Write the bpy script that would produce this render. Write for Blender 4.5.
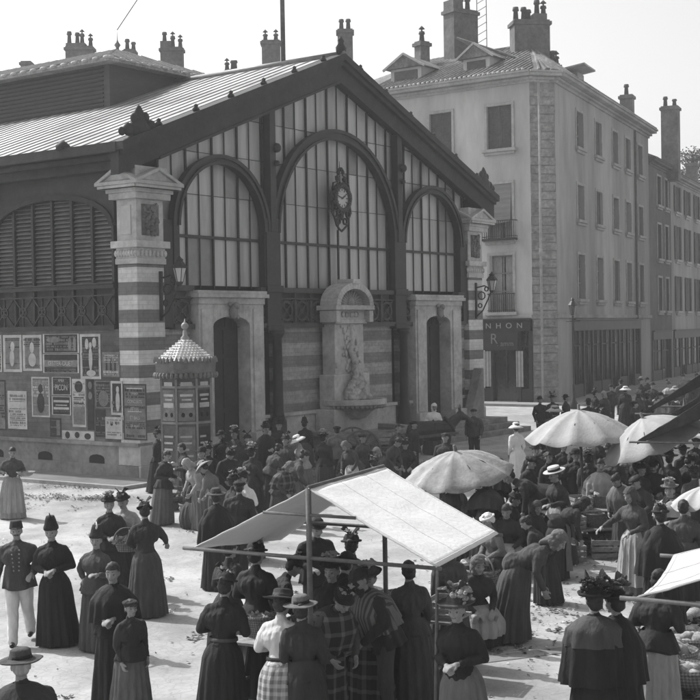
import bpy, bmesh, math, random
from mathutils import Vector, Matrix, noise
R_ = math.radians
random.seed(7)
for o in list(bpy.data.objects): bpy.data.objects.remove(o)
S = bpy.context.scene
COL = S.collection
# ------------------------------------------------------------ camera
FOC, CAMH = 1320.0, 4.3
PITCH, ROLL = math.atan(22 / FOC), 0.0165
cF = Vector((0, math.cos(PITCH), -math.sin(PITCH))); cU0 = Vector((0, math.sin(PITCH), math.cos(PITCH))); cR0 = Vector((1, 0, 0))
cR = cR0 * math.cos(ROLL) - cU0 * math.sin(ROLL); cU = cR0 * math.sin(ROLL) + cU0 * math.cos(ROLL)
cam = bpy.data.cameras.new('camera'); co = bpy.data.objects.new('camera', cam); COL.objects.link(co)
m = Matrix((cR, cU, -cF)).transposed().to_4x4(); m.translation = (0, 0, CAMH); co.matrix_world = m
cam.sensor_width = 36; cam.lens = FOC / 700 * 36; cam.clip_end = 3000; cam.clip_start = .1
S.camera = co
# ------------------------------------------------------------ light
SUN_EL, SUN_AZ = R_(47), R_(-55)          # azimuth from +Y towards +X
w = bpy.data.worlds.new('World'); S.world = w; w.use_nodes = True
nt = w.node_tree; nt.nodes.clear()
sky = nt.nodes.new('ShaderNodeTexSky'); sky.sky_type = 'NISHITA'; sky.sun_disc = False
sky.sun_elevation = SUN_EL; sky.sun_rotation = SUN_AZ; sky.dust_density = 4.0; sky.air_density = 1.3
bw = nt.nodes.new('ShaderNodeRGBToBW'); bg = nt.nodes.new('ShaderNodeBackground'); bg.inputs[1].default_value = .132
wo = nt.nodes.new('ShaderNodeOutputWorld')
nt.links.new(sky.outputs[0], bw.inputs[0]); nt.links.new(bw.outputs[0], bg.inputs[0]); nt.links.new(bg.outputs[0], wo.inputs[0])
sl = bpy.data.lights.new('sun', 'SUN'); sl.energy = 3.0; sl.angle = R_(.55); sl.color = (1, 1, 1)
so = bpy.data.objects.new('sun', sl); COL.objects.link(so)
sd = Vector((math.sin(SUN_AZ) * math.cos(SUN_EL), math.cos(SUN_AZ) * math.cos(SUN_EL), math.sin(SUN_EL)))
so.rotation_euler = sd.to_track_quat('Z', 'Y').to_euler(); so.location = (-20, 20, 40)
S.view_settings.view_transform = 'Standard'; S.view_settings.look = 'None'; S.view_settings.gamma = 1
S.view_settings.exposure = .80; S.view_settings.use_curve_mapping = False
S.render.engine = 'CYCLES'

# ------------------------------------------------------------ helpers
def at(px, py, z=0.0):
    """ground-plane (height z) point seen at photo pixel px,py: used to read positions off the photo"""
    d = cR * (px - 350) + cU * (350 - py) + cF * FOC
    t = (z - CAMH) / d.z
    return Vector((0, 0, CAMH)) + d * t

MATS = {}
def mat(name, g, rough=.85, var=.25, sc=3.0, bump=.15, bsc=None, spec=.3, stain=0, str_=(1, 1, 1), metal=0):
    """grey procedural material: base grey g, two noises of variation, bump"""
    if name in MATS: return MATS[name]
    M = bpy.data.materials.new(name); M.use_nodes = True; n = M.node_tree.nodes; l = M.node_tree.links
    b = n['Principled BSDF']; b.inputs['Roughness'].default_value = rough; b.inputs['Specular IOR Level'].default_value = spec
    b.inputs['Metallic'].default_value = metal
    tc = n.new('ShaderNodeTexCoord'); mp = n.new('ShaderNodeMapping'); mp.inputs['Scale'].default_value = str_
    l.new(tc.outputs['Object'], mp.inputs[0])
    oi = n.new('ShaderNodeObjectInfo')
    n1 = n.new('ShaderNodeTexNoise'); n1.inputs['Scale'].default_value = sc; n1.inputs['Detail'].default_value = 7; n1.inputs['Roughness'].default_value = .65
    l.new(mp.outputs[0], n1.inputs['Vector'])
    n2 = n.new('ShaderNodeTexNoise'); n2.inputs['Scale'].default_value = sc * .17; n2.inputs['Detail'].default_value = 3
    l.new(mp.outputs[0], n2.inputs['Vector'])
    r1 = n.new('ShaderNodeMapRange'); r1.inputs[1].default_value = .3; r1.inputs[2].default_value = .7
    r1.inputs[3].default_value = 1 - var; r1.inputs[4].default_value = 1 + var
    l.new(n1.outputs[0], r1.inputs[0])
    r2 = n.new('ShaderNodeMapRange'); r2.inputs[1].default_value = .35; r2.inputs[2].default_value = .65
    r2.inputs[3].default_value = 1 - var * .7 - stain; r2.inputs[4].default_value = 1 + var * .5
    l.new(n2.outputs[0], r2.inputs[0])
    mu = n.new('ShaderNodeMath'); mu.operation = 'MULTIPLY'; l.new(r1.outputs[0], mu.inputs[0]); l.new(r2.outputs[0], mu.inputs[1])
    m2 = n.new('ShaderNodeMath'); m2.operation = 'MULTIPLY'; m2.inputs[1].default_value = g; l.new(mu.outputs[0], m2.inputs[0])
    l.new(m2.outputs[0], b.inputs['Base Color'])
    if bump:
        nb = n.new('ShaderNodeTexNoise'); nb.inputs['Scale'].default_value = bsc or sc * 4; nb.inputs['Detail'].default_value = 5
        l.new(mp.outputs[0], nb.inputs['Vector'])
        bp = n.new('ShaderNodeBump'); bp.inputs['Strength'].default_value = bump; bp.inputs['Distance'].default_value = .03
        l.new(nb.outputs[0], bp.inputs['Height']); l.new(bp.outputs[0], b.inputs['Normal'])
    M['mul'] = m2.name
    MATS[name] = M
    return M

def pattern(M, kind, a, b_, period, duty=.5, phase=0, axis=2):
    """overlay stripes / checks / bricks on a mat(): two greys a and b_ chosen by object coordinate"""
    n = M.node_tree.nodes; l = M.node_tree.links
    mul = n[M['mul']]
    tc = [x for x in n if x.type == 'TEX_COORD'][0]
    sx = n.new('ShaderNodeSeparateXYZ'); l.new(tc.outputs['Object'], sx.inputs[0])
    def stripe(ax, per, du, ph):
        ad = n.new('ShaderNodeMath'); ad.operation = 'SUBTRACT'; ad.inputs[1].default_value = ph; l.new(sx.outputs[ax], ad.inputs[0])
        dv = n.new('ShaderNodeMath'); dv.operation = 'DIVIDE'; dv.inputs[1].default_value = per; l.new(ad.outputs[0], dv.inputs[0])
        fr = n.new('ShaderNodeMath'); fr.operation = 'FRACT'; l.new(dv.outputs[0], fr.inputs[0])
        lt = n.new('ShaderNodeMath'); lt.operation = 'LESS_THAN'; lt.inputs[1].default_value = du; l.new(fr.outputs[0], lt.inputs[0])
        return lt.outputs[0]
    f = stripe(axis, period, duty, phase)
    if kind == 'check':
        f2 = stripe(0, period, duty, .01)
        mm = n.new('ShaderNodeMath'); mm.operation = 'ADD'; l.new(f, mm.inputs[0]); l.new(f2, mm.inputs[1])
        m3 = n.new('ShaderNodeMath'); m3.operation = 'MULTIPLY'; m3.inputs[1].default_value = .5; l.new(mm.outputs[0], m3.inputs[0]); f = m3.outputs[0]
    mr = n.new('ShaderNodeMapRange'); mr.inputs[3].default_value = b_; mr.inputs[4].default_value = a; l.new(f, mr.inputs[0])
    out = mr.outputs[0]
    if kind == 'courses':            # brick / ashlar joints
        br = n.new('ShaderNodeTexBrick'); br.inputs['Scale'].default_value = 1; br.inputs['Brick Width'].default_value = .42; br.inputs['Row Height'].default_value = .13
        br.inputs['Mortar Size'].default_value = .008; br.inputs['Color1'].default_value = (1, 1, 1, 1); br.inputs['Color2'].default_value = (.82, .82, .82, 1); br.inputs['Mortar'].default_value = (.7, .7, .7, 1)
        cb = n.new('ShaderNodeCombineXYZ'); sm = n.new('ShaderNodeMath'); sm.operation = 'ADD'
        l.new(sx.outputs[0], sm.inputs[0]); l.new(sx.outputs[1], sm.inputs[1]); l.new(sm.outputs[0], cb.inputs[0]); l.new(sx.outputs[2], cb.inputs[1])
        l.new(cb.outputs[0], br.inputs['Vector'])
        bb = n.new('ShaderNodeRGBToBW'); l.new(br.outputs[0], bb.inputs[0])
        m4 = n.new('ShaderNodeMath'); m4.operation = 'MULTIPLY'; l.new(out, m4.inputs[0]); l.new(bb.outputs[0], m4.inputs[1]); out = m4.outputs[0]
    l.new(out, mul.inputs[1])
    return M

class MB:
    def __init__(s, M=None): s.bm = bmesh.new(); s.M = M or Matrix()
    def v(s, p): return s.bm.verts.new(s.M @ Vector(p))
    def face(s, pts):
        try: return s.bm.faces.new([s.v(p) for p in pts])
        except ValueError: pass
    def hexa(s, p):      # 8 corners: bottom 4 ccw, top 4 ccw
        v = [s.v(q) for q in p]
        for f in ((3, 2, 1, 0), (4, 5, 6, 7), (0, 1, 5, 4), (1, 2, 6, 5), (2, 3, 7, 6), (3, 0, 4, 7)): s.bm.faces.new([v[i] for i in f])
        return s
    def box(s, x0, x1, y0, y1, z0, z1):
        return s.hexa([(x0, y0, z0), (x1, y0, z0), (x1, y1, z0), (x0, y1, z0), (x0, y0, z1), (x1, y0, z1), (x1, y1, z1), (x0, y1, z1)])
    def beam(s, a, b, w, h, up=(0, 0, 1)):
        a, b = Vector(a), Vector(b); d = (b - a).normalized(); u = Vector(up)
        x = d.cross(u)
        if x.length < 1e-4: x = d.cross(Vector((1, 0, 0)))
        x.normalize(); z = x.cross(d); x *= w / 2; z *= h / 2
        return s.hexa([a - x - z, a + x - z, b + x - z, b - x - z, a - x + z, a + x + z, b + x + z, b - x + z])
    def tube(s, pts, r, n=8, r2=None, cap=True):
        pts = [Vector(p) for p in pts]; k = len(pts); rings = []
        prev = None
        for i, p in enumerate(pts):
            d = (pts[min(i + 1, k - 1)] - pts[max(i - 1, 0)]).normalized()
            x = prev - d * prev.dot(d) if prev else d.orthogonal()
            x.normalize(); prev = x; y = d.cross(x)
            rr = r if r2 is None else r + (r2 - r) * i / (k - 1)
            rings.append([s.v(p + (x * math.cos(2 * math.pi * j / n) + y * math.sin(2 * math.pi * j / n)) * rr) for j in range(n)])
        for a, b in zip(rings, rings[1:]):
            for j in range(n): s.bm.faces.new([a[j], a[(j + 1) % n], b[(j + 1) % n], b[j]])
        if cap: s.bm.faces.new(rings[0][::-1]); s.bm.faces.new(rings[-1])
        return s
    def lathe(s, prof, c=(0, 0, 0), n=16, sx=1, sy=1, ph=0, wob=None):
        rings = []
        for (r, z) in prof:
            if r <= 1e-5: rings.append([s.v((c[0], c[1], c[2] + z))])
            else: rings.append([s.v((c[0] + r * sx * math.cos(ph + 2 * math.pi * j / n) * (wob(j / n, z) if wob else 1), c[1] + r * sy * math.sin(ph + 2 * math.pi * j / n) * (wob(j / n, z) if wob else 1), c[2] + z)) for j in range(n)])
        for a, b in zip(rings, rings[1:]):
            for j in range(n):
                k = (j + 1) % n
                if len(a) == 1 and len(b) == 1: continue
                if len(a) == 1: s.bm.faces.new([a[0], b[k], b[j]])
                elif len(b) == 1: s.bm.faces.new([a[j], a[k], b[0]])
                else: s.bm.faces.new([a[j], a[k], b[k], b[j]])
        return s
    def ball(s, c, rx, ry=None, rz=None, n=10, rot=None):
        ry = ry or rx; rz = rz or rx; k = max(4, n // 2)
        M0 = s.M; s.M = s.M @ Matrix.Translation(c) @ (rot.to_4x4() if rot else Matrix())
        s.lathe([(math.sin(math.pi * i / k), -math.cos(math.pi * i / k) * rz) for i in range(k + 1)], n=n, sx=rx, sy=ry)
        s.M = M0; return s
    def prism(s, poly, y0, y1, plane='xz'):
        f = (lambda a, b, y: (a, y, b)) if plane == 'xz' else ((lambda a, b, y: (y, a, b)) if plane == 'yz' else (lambda a, b, y: (a, b, y)))
        A = [s.v(f(a, b, y0)) for a, b in poly]; B = [s.v(f(a, b, y1)) for a, b in poly]
        s.bm.faces.new(A); s.bm.faces.new(B[::-1])
        for i in range(len(A)): j = (i + 1) % len(A); s.bm.faces.new([A[j], A[i], B[i], B[j]])
        return s
    def band(s, outer, inner, y0, y1, plane='xz'):
        """solid between two open polylines (same count), thickness y0..y1"""
        for (a, b), (c, d) in zip(zip(outer, outer[1:]), zip(inner, inner[1:])): s.prism([a, b, d, c], y0, y1, plane)
        return s
    def build(s, name, M, parent=None, smooth=False, bevel=0):
        bmesh.ops.recalc_face_normals(s.bm, faces=s.bm.faces)
        me = bpy.data.meshes.new(name); s.bm.to_mesh(me); s.bm.free()
        me.materials.append(M)
        if smooth:
            for p in me.polygons: p.use_smooth = True
        o = bpy.data.objects.new(name, me); COL.objects.link(o)
        if parent: o.parent = parent
        if bevel:
            b = o.modifiers.new('b', 'BEVEL'); b.width = bevel; b.segments = 2; b.limit_method = 'ANGLE'
        return o

def islands(o):
    """one object per connected piece: every pane, step or vent is a part of its own"""
    bm = bmesh.new(); bm.from_mesh(o.data); seen = set(); groups = []
    for v0 in bm.verts:
        if v0 in seen: continue
        st = [v0]; seen.add(v0); g_ = []
        while st:
            v = st.pop(); g_.append(v.index)
            for e in v.link_edges:
                q = e.other_vert(v)
                if q not in seen: seen.add(q); st.append(q)
        groups.append(set(g_))
    for g_ in groups[1:]:
        b2 = bm.copy(); b2.verts.ensure_lookup_table(); bmesh.ops.delete(b2, geom=[v for v in b2.verts if v.index not in g_], context='VERTS')
        me = bpy.data.meshes.new(o.name); b2.to_mesh(me); b2.free(); me.materials.append(o.data.materials[0])
        c = bpy.data.objects.new(o.name.split('.')[0], me); COL.objects.link(c); c.parent = o.parent; c.matrix_parent_inverse = o.matrix_parent_inverse
        for md in o.modifiers:
            n_ = c.modifiers.new(md.name, md.type); n_.width = md.width; n_.segments = md.segments; n_.limit_method = md.limit_method
    bmesh.ops.delete(bm, geom=[v for v in bm.verts if v.index not in groups[0]], context='VERTS'); bm.to_mesh(o.data); bm.free()
def empty(name, loc, rz=0):
    o = bpy.data.objects.new(name, None); COL.objects.link(o); o.location = loc; o.rotation_euler = (0, 0, rz); o.empty_display_size = .3
    return o
def tag(o, label, cat, group=None, kind=None):
    if label: o['label'] = label
    if cat: o['category'] = cat
    if group: o['group'] = group
    if kind: o['kind'] = kind
    return o
def copy_tree(o, parent=None):
    c = o.copy(); COL.objects.link(c)
    if parent: c.parent = parent
    for ch in list(o.children): copy_tree(ch, c)
    return c
def text_mesh(name, body, size, M, parent, loc, rot, depth=.01, align='CENTER', sx=1):
    cu = bpy.data.curves.new(name, 'FONT'); cu.body = body; cu.size = size; cu.extrude = depth; cu.align_x = align; cu.align_y = 'CENTER'
    t = bpy.data.objects.new(name, cu); COL.objects.link(t)
    bpy.context.view_layer.update()
    me = bpy.data.meshes.new_from_object(t.evaluated_get(bpy.context.evaluated_depsgraph_get()))
    bpy.data.objects.remove(t); bpy.data.curves.remove(cu)
    me.materials.clear(); me.materials.append(M)
    o = bpy.data.objects.new(name, me); COL.objects.link(o); o.parent = parent; o.location = loc; o.rotation_euler = rot; o.scale = (sx, 1, 1)
    return o
def arc(cx, cz, r, a0, a1, n, rz=None):
    rz = rz or r
    return [(cx + r * math.cos(R_(a0 + (a1 - a0) * i / n)), cz + rz * math.sin(R_(a0 + (a1 - a0) * i / n))) for i in range(n + 1)]

# ------------------------------------------------------------ materials
IRON = mat('dark_painted_iron', .02, .5, .3, 8, .1)
WOOD_D = mat('dark_wood', .026, .7, .35, 4, .3, str_=(1, 1, 1))
STONE = mat("pale_stone", .42, .85, .22, 5, .35, stain=.12)
STONE_D = mat('weathered_stone', .22, .9, .28, 4, .4, stain=.15)
PIER = pattern(mat('banded_stone_and_brick', .3, .9, .16, 6, .35), 'courses', .56, .16, .80, .53, .13 + .8 * 0)
PANEL = pattern(mat('banded_brick_panel', .3, .9, .22, 9, .5), 'courses', .36, .21, .80, .53, .2)
BRICK = pattern(mat('poster_wall_brick', .12, .9, .3, 3, .3, stain=.15), 'courses', .135, .12, .8, .5)
GLASS = mat('milky_pane', .35, .35, .2, 1.6, 0, spec=.6, stain=.1, str_=(3, 3, .3))
GLASS_D = mat('dull_pane', .16, .3, .25, 1.3, 0, spec=.6)
GLASS_M = mat('murky_pane', .29, .35, .25, 1.6, 0, spec=.6, stain=.1, str_=(3, 3, .3))
ZINC = mat('zinc_sheet', .38, .55, .3, 1.6, .1, spec=.5, stain=.3, str_=(1, 1, 1))
ZINC_D = mat('zinc_seam', .16, .5, .2, 4, 0)
TILE = mat('roof_tiles', .15, .9, .45, 5, .8, bsc=9)
PLASTER_L = mat('lit_face_plaster', .52, .95, .17, 1.1, .3, bsc=12, stain=.26, str_=(1, 1, .28))  # paler copy: the lit face's brightness is put into the colour
PLASTER_R = mat('shaded_street_plaster', .30, .95, .2, 1.0, .3, bsc=12, stain=.26, str_=(1, 1, .25))  # darker copy: the street face's shade is put into the colour
PLASTER_3 = mat('dingy_plaster', .10, .95, .2, 1.2, .2, bsc=12, stain=.15)
PLASTER_4 = mat('sooty_plaster', .15, .95, .2, 1.2, .2, bsc=12, stain=.15)
TRIM = mat('window_trim_stone', .36, .9, .18, 6, .2)
SHUT = mat('shutter_paint', .08, .75, .25, 6, .2)
SHOP = mat('shop_front_paint', .024, .5, .35, 3, .15)
DARKGLASS = mat('dark_window_glass', .02, .15, .3, 2, 0, spec=.7)
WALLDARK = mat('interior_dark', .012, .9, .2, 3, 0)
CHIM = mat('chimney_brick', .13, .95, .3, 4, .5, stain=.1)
POT = mat('chimney_pot_clay', .07, .9, .3, 6, .2)
KERB = mat('kerb_stone', .28, .9, .25, 5, .4)
WHITE = mat('white_paint', .6, .6, .08, 6, .05)
PALEP = mat('faded_paper', .42, .9, .25, 4, .1)
MIDP = mat('grey_paper', .16, .9, .35, 6, .1)
DARKP = mat('dark_printed_paper', .035, .9, .4, 6, .1)
CANVAS = mat('white_canvas', .36, .95, .05, 5, .25, bsc=20)
CANVAS_W = mat('brightened_canvas', .62, .95, .04, 5, .25, bsc=20)  # tone raised so the slope turned from the sun looks lit
CANVAS_P = mat('parasol_canvas', .30, .95, .12, 5, .25, bsc=25)
CANVAS_O = mat('worn_parasol_canvas', .27, .95, .3, 5, .25, bsc=25)
CANVAS_D = mat('dark_canvas', .035, .9, .35, 5, .3, bsc=20)  # canvas nearly black all over
POLE = mat('wooden_pole', .10, .8, .3, 9, .2)
WICKER = pattern(mat('wicker', .2, .9, .3, 30, .8, bsc=90), 'check', .22, .09, .035)
CRATE = mat('crate_wood', .22, .9, .35, 12, .3, str_=(1, 1, 3))
LEAF = mat('leafy_greens', .09, .8, .6, 25, .3)
LEAF_L = mat('pale_greens', .28, .8, .5, 25, .3)
SKIN = mat('skin', .22, .6, .1, 12, .03)
EYE = mat('eye_and_lip_shade', .07, .5, .1, 12, 0)
HAIR_D = mat('dark_hair', .02, .6, .3, 30, .3, str_=(1, 1, .2))
HAIR_G = mat('grey_hair', .3, .7, .3, 30, .3, str_=(1, 1, .2))
CL = {
 'black': mat('black_cloth', .014, .85, .25, 10, .9, bsc=13, str_=(1, 1, .4)), 'cream': mat('cream_cloth', .46, .9, .15, 10, .9, bsc=13, str_=(1, 1, .4)), 'dark': mat('dark_cloth', .028, .9, .25, 10, .9, bsc=13, str_=(1, 1, .4)),
 'charcoal': mat('charcoal_cloth', .055, .9, .25, 10, .9, bsc=13, str_=(1, 1, .4)), 'grey': mat('grey_cloth', .12, .9, .2, 10, .9, bsc=13, str_=(1, 1, .4)),
 'pale': mat('pale_grey_cloth', .27, .9, .18, 10, .9, bsc=13, str_=(1, 1, .4)), 'white': mat('white_cloth', .62, .9, .08, 10, .25, bsc=60),
 'check': pattern(mat('checked_cloth', .2, .9, .15, 10, .9, bsc=13, str_=(1, 1, .4)), 'check', .34, .13, .075, .5),
 'plaid': pattern(mat('dark_plaid_cloth', .1, .9, .15, 10, .9, bsc=13, str_=(1, 1, .4)), 'check', .02, .13, .16, .72),
 'stripe': pattern(mat('striped_cloth', .1, .9, .15, 10, .9, bsc=13, str_=(1, 1, .4)), 'stripe', .15, .06, .05, .5, 0, 0),
}
STRAW = mat('straw_plait', .42, .8, .15, 40, .3)
LEATHER = mat('boot_leather', .015, .4, .2, 10, .1)
HORSE = mat('dark_horse_coat', .03, .5, .3, 6, .1)
exec_parts = []
# ============================================================ GROUND
def struct(o): o['kind'] = 'structure'; return o
GROUND = mat('dusty_square', .36, .95, .14, 1.3, .35, bsc=7, stain=.06)
def ground_detail(M):   # paving joints and worn grey patches
    n = M.node_tree.nodes; l = M.node_tree.links; mul = n[M['mul']]
    tc = [x for x in n if x.type == 'TEX_COORD'][0]
    nz = n.new('ShaderNodeTexNoise'); nz.inputs['Scale'].default_value = .35; nz.inputs['Detail'].default_value = 9; nz.inputs['Roughness'].default_value = .7
    mp = n.new('ShaderNodeMapping'); mp.inputs['Scale'].default_value = (1.2, .7, 1); l.new(tc.outputs['Object'], mp.inputs[0]); l.new(mp.outputs[0], nz.inputs['Vector'])
    mr = n.new('ShaderNodeMapRange'); mr.inputs[1].default_value = .40; mr.inputs[2].default_value = .60; mr.inputs[3].default_value = .66; mr.inputs[4].default_value = 1.1
    l.new(nz.outputs[0], mr.inputs[0])
    vo = n.new('ShaderNodeTexVoronoi'); vo.inputs['Scale'].default_value = 7; vo.feature = 'DISTANCE_TO_EDGE'; l.new(tc.outputs['Object'], vo.inputs['Vector'])
    m2 = n.new('ShaderNodeMapRange'); m2.inputs[1].default_value = 0; m2.inputs[2].default_value = .06; m2.inputs[3].default_value = .80; m2.inputs[4].default_value = 1; l.new(vo.outputs['Distance'], m2.inputs[0])
    a = n.new('ShaderNodeMath'); a.operation = 'MULTIPLY'; l.new(mr.outputs[0], a.inputs[0]); l.new(m2.outputs[0], a.inputs[1])
    b = n.new('ShaderNodeMath'); b.operation = 'MULTIPLY'; b.inputs[1].default_value = .36; l.new(a.outputs[0], b.inputs[0]); l.new(b.outputs[0], mul.inputs[1])
ground_detail(GROUND)
g = MB(); g.face([(-900, -200, 0), (900, -200, 0), (900, 1500, 0), (-900, 1500, 0)]); struct(g.build('ground', GROUND))
ROAD = mat('worn_asphalt_gutter', .17, .95, .25, 2, .4, bsc=14, stain=.1)

# ============================================================ MARKET HALL   local: x along the gable, y depth, z up
HZ = R_(90 - 35.5)
hall = empty('market_hall', (-6.07, 37.9, 0), HZ)
tag(hall, 'iron and glass market hall with striped corner piers, glazed gable and ribbed metal roof', 'market hall')
HM = Matrix.Translation((-6.07, 37.9, 0)) @ Matrix.Rotation(HZ, 4, 'Z')
RZ = lambda u: 13.75 - .385 * abs(u - 10)
D = 34.0; LU, LV, LZ = 6.5, 7.6, 14.0     # clerestory block corner and eave height
# pavement round the hall
p = MB(HM); p.box(-1.7, 0, -1.0, D, 0, .1); struct(p.build('pavement', mat('hall_pavement', .15, .95, .2, 2, .3)))
p = MB(HM); p.box(-1.85, -1.7, -1.0, D, 0, .104); p.box(-1.85, 3.0, -1.15, -1.0, 0, .104); struct(p.build('kerb', KERB))
# roof
def slope(mb, ua, ub, v0, v1, th=.10, lift=0):
    mb.hexa([(ua, v0, RZ(ua) - th + lift), (ub, v0, RZ(ub) - th + lift), (ub, v1, RZ(ub) - th + lift), (ua, v1, RZ(ua) - th + lift),
             (ua, v0, RZ(ua) + lift), (ub, v0, RZ(ub) + lift), (ub, v1, RZ(ub) + lift), (ua, v1, RZ(ua) + lift)])
r = MB()
for a, b in ((-.75, 9.999), (20.75, 10.001)): slope(r, a, b, -.3, LV + .05)
for a, b in ((-.75, LU + .05), (20.75, 20 - LU - .05)): slope(r, a, b, LV + .051, D + .5)
roof = r.build('roof', ZINC, hall)
r = MB(); v = -.05; i = 0
while v < D:
    top = 9.95 if v < LV else LU
    for sgn in (0, 1):
        f = (lambda u: u) if not sgn else (lambda u: 20 - u)
        a, b = f(-.74), f(top)
        r.beam((a, v, RZ(a) + .012), (b, v, RZ(b) + .012), .05, .03)
    v += .56
r.build('standing_seams', ZINC_D, roof)
r = MB(); r.tube([(10, -.3, 13.8), (10, LV, 13.8)], .11, 8); r.build('ridge_cap', ZINC_D, roof, True)
# raking bargeboards with raised edge and antefixes
b = MB()
for sg in (1, -1):
    F = lambda u: 10 + sg * (u - 10)
    def rk(u0, u1, dz0, dz1, y0, y1):
        P = [(F(u0), RZ(u0) + dz0), (F(u1), RZ(u1) + dz0), (F(u1), RZ(u1) + dz1), (F(u0), RZ(u0) + dz1)]
        b.prism(P, y0, y1)
    rk(-.75, 9.999, -.88, -.16, -.10, .22)
    rk(-.80, 9.999, -.17, .06, -.34, .20)
    rk(-.70, 9.999, -.34, -.18, -.24, .0)
    rk(.9, 9.999, -.94, -.85, -.14, .0)
b.build('bargeboard', WOOD_D, hall)
b = MB()
u = 0.8
while u < 9.6:
    for sg in (1, -1):
        U = 10 + sg * (u - 10); z = RZ(u) + .05
        b.lathe([(0, 0), (.13, 0), (.14, .07), (.07, .13), (.09, .18), (0, .24)], (U, -.2, z), 7, sy=.6)
    u += 1.62
islands(b.build('antefix', WOOD_D, hall, True))
for sg in (0, 1):                              # corner acroteria
    b = MB()
    U = .1 if not sg else 19.9
    z = RZ(.1)
    b.lathe([(0, -.1), (.4, 0), (.42, .2), (.25, .42), (.2, .62), (.08, .8), (0, .86)], (U, -.1, z), 9, sy=.5)
    for k, (dx, dz, s_) in enumerate([(-.45, .1, .2), (.45, .28, .2), (-.72, .02, .13), (.75, .34, .13), (-.2, .45, .16), (.22, .52, .16)]):
        b.ball((U + (dx if not sg else -dx), -.12, z + dz), s_, s_ * .6, s_)
    b.build('acroterion', WOOD_D, hall, True)
b = MB()
b.lathe([(0, -.1), (.22, 0), (.25, .2), (.12, .35), (.16, .45), (0, .62)], (10, -.15, 13.82), 8, sy=.6)
v = 2.2
while v < D: b.lathe([(0, 0), (.2, 0), (.22, .12), (.1, .24), (0, .3)], (-.72, v, RZ(-.72)), 7); v += 4.2
islands(b.build('antefix', WOOD_D, hall, True))
# eaves gutter and fascia along the flanks
b = MB()
for sg in (0, 1):
    f = (lambda u: u) if not sg else (lambda u: 20 - u)
    for (a, c, z0, z1) in ((-.82, -.62, 9.38, 9.66), (-.6, .3, 9.2, 9.36), (-.35, .25, 8.95, 9.2)):
        x0, x1 = sorted((f(a), f(c))); b.box(x0, x1, -.05, D + .4, z0, z1)
b.build('eaves_fascia', WOOD_D, hall)
# ---- clerestory
c = MB(); c.box(LU, 20 - LU, LV, D, 10.5, LZ); cl_ = c.build('clerestory', mat('clerestory_louvre_wall', .07, .8, .15, 2, .2, str_=(1, .4, 4)), hall)
c = MB()
for k in range(14):
    z = 12.0 + k * .15
    c.box(LU - .05, LU - .001, LV + .3, D, z, z + .05)
c.build('louvre_slats', WOOD_D, cl_)
def hip(mb, u0, u1, v0, v1, z0, rise, th=.12, inset=3.6):
    uc = (u0 + u1) / 2; a = [(u0, v0), (u1, v0), (u1, v1), (u0, v1)]
    top = [(uc, v0 + inset, z0 + rise), (uc, v1 - inset, z0 + rise)]
    V = [mb.v((x, y, z0)) for x, y in a] + [mb.v((x, y, z0 - th)) for x, y in a] + [mb.v(t) for t in top]
    for f in ((0, 1, 8), (1, 2, 9, 8), (2, 3, 9), (3, 0, 8, 9), (7, 6, 5, 4), (0, 4, 5, 1), (1, 5, 6, 2), (2, 6, 7, 3), (3, 7, 4, 0)): mb.bm.faces.new([V[i] for i in f])
c = MB(); hip(c, LU - .5, 20.5 - LU, LV - .5, D + .5, LZ + .05, 1.35); cr = c.build('clerestory_roof', mat('pale_ribbed_tiles', .26, .8, .3, 3, .5, str_=(4, 4, .5)), hall)
c = MB(); v = LV - .5
while v < D: a_ = min(1, (v - LV + .5) / 3.6); c.beam((LU - .5, v, LZ + .07), (LU - .5 + 3.95 * a_, v, LZ + .07 + 1.35 * a_), .09, .08) if a_ > .02 else None; v += .5
u = LU - .3
while u < 20.3 - LU: a_ = 1 - abs(u - 10) / 4; c.beam((u, LV - .5, LZ + .07), (u, LV - .5 + 3.6 * a_, LZ + .07 + 1.35 * a_), .09, .08) if a_ > .02 else None; u += .5
c.build('roof_rolls', MATS['pale_ribbed_tiles'], cr)
c = MB()
v = LV - .4
while v < D: c.ball((LU - .52, v, LZ + .06), .1, .16, .06, 6); v += .55
u = LU - .4
while u < 20.4 - LU: c.ball((u, LV - .52, LZ + .06), .16, .1, .06, 6); u += .55
c.build('eave_tiles', mat('pale_eave_tile', .4, .8, .2, 5, .1), cr, True)
c = MB(); px, pv, pz = 10, LV + 3.1, LZ + 1.4
c.lathe([(0, -.1), (.1, -.1), (.06, .15), (.13, .25), (.05, .38), (.02, .45), (0, .9)], (10, LV + 3.1, LZ + 1.35), 8); c.build('finial', ZINC_D, cr, True)
c = MB(); c.tube([(10, 2.4, 13.7), (10, 2.4, 24)], .085, 8, .07); c.build('flagpole', POLE, hall, True)
c = MB(); c.tube([(10, LV + 3.1, LZ + 2.2), (10, 2.4, 23.6)], .018, 5); c.build('guy_wire', IRON, hall)
# ---- inner shell (walls that are not seen through)
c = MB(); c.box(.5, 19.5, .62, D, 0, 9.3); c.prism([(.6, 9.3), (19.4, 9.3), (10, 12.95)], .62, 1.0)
c.build('inner_wall', WALLDARK, hall)
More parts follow.
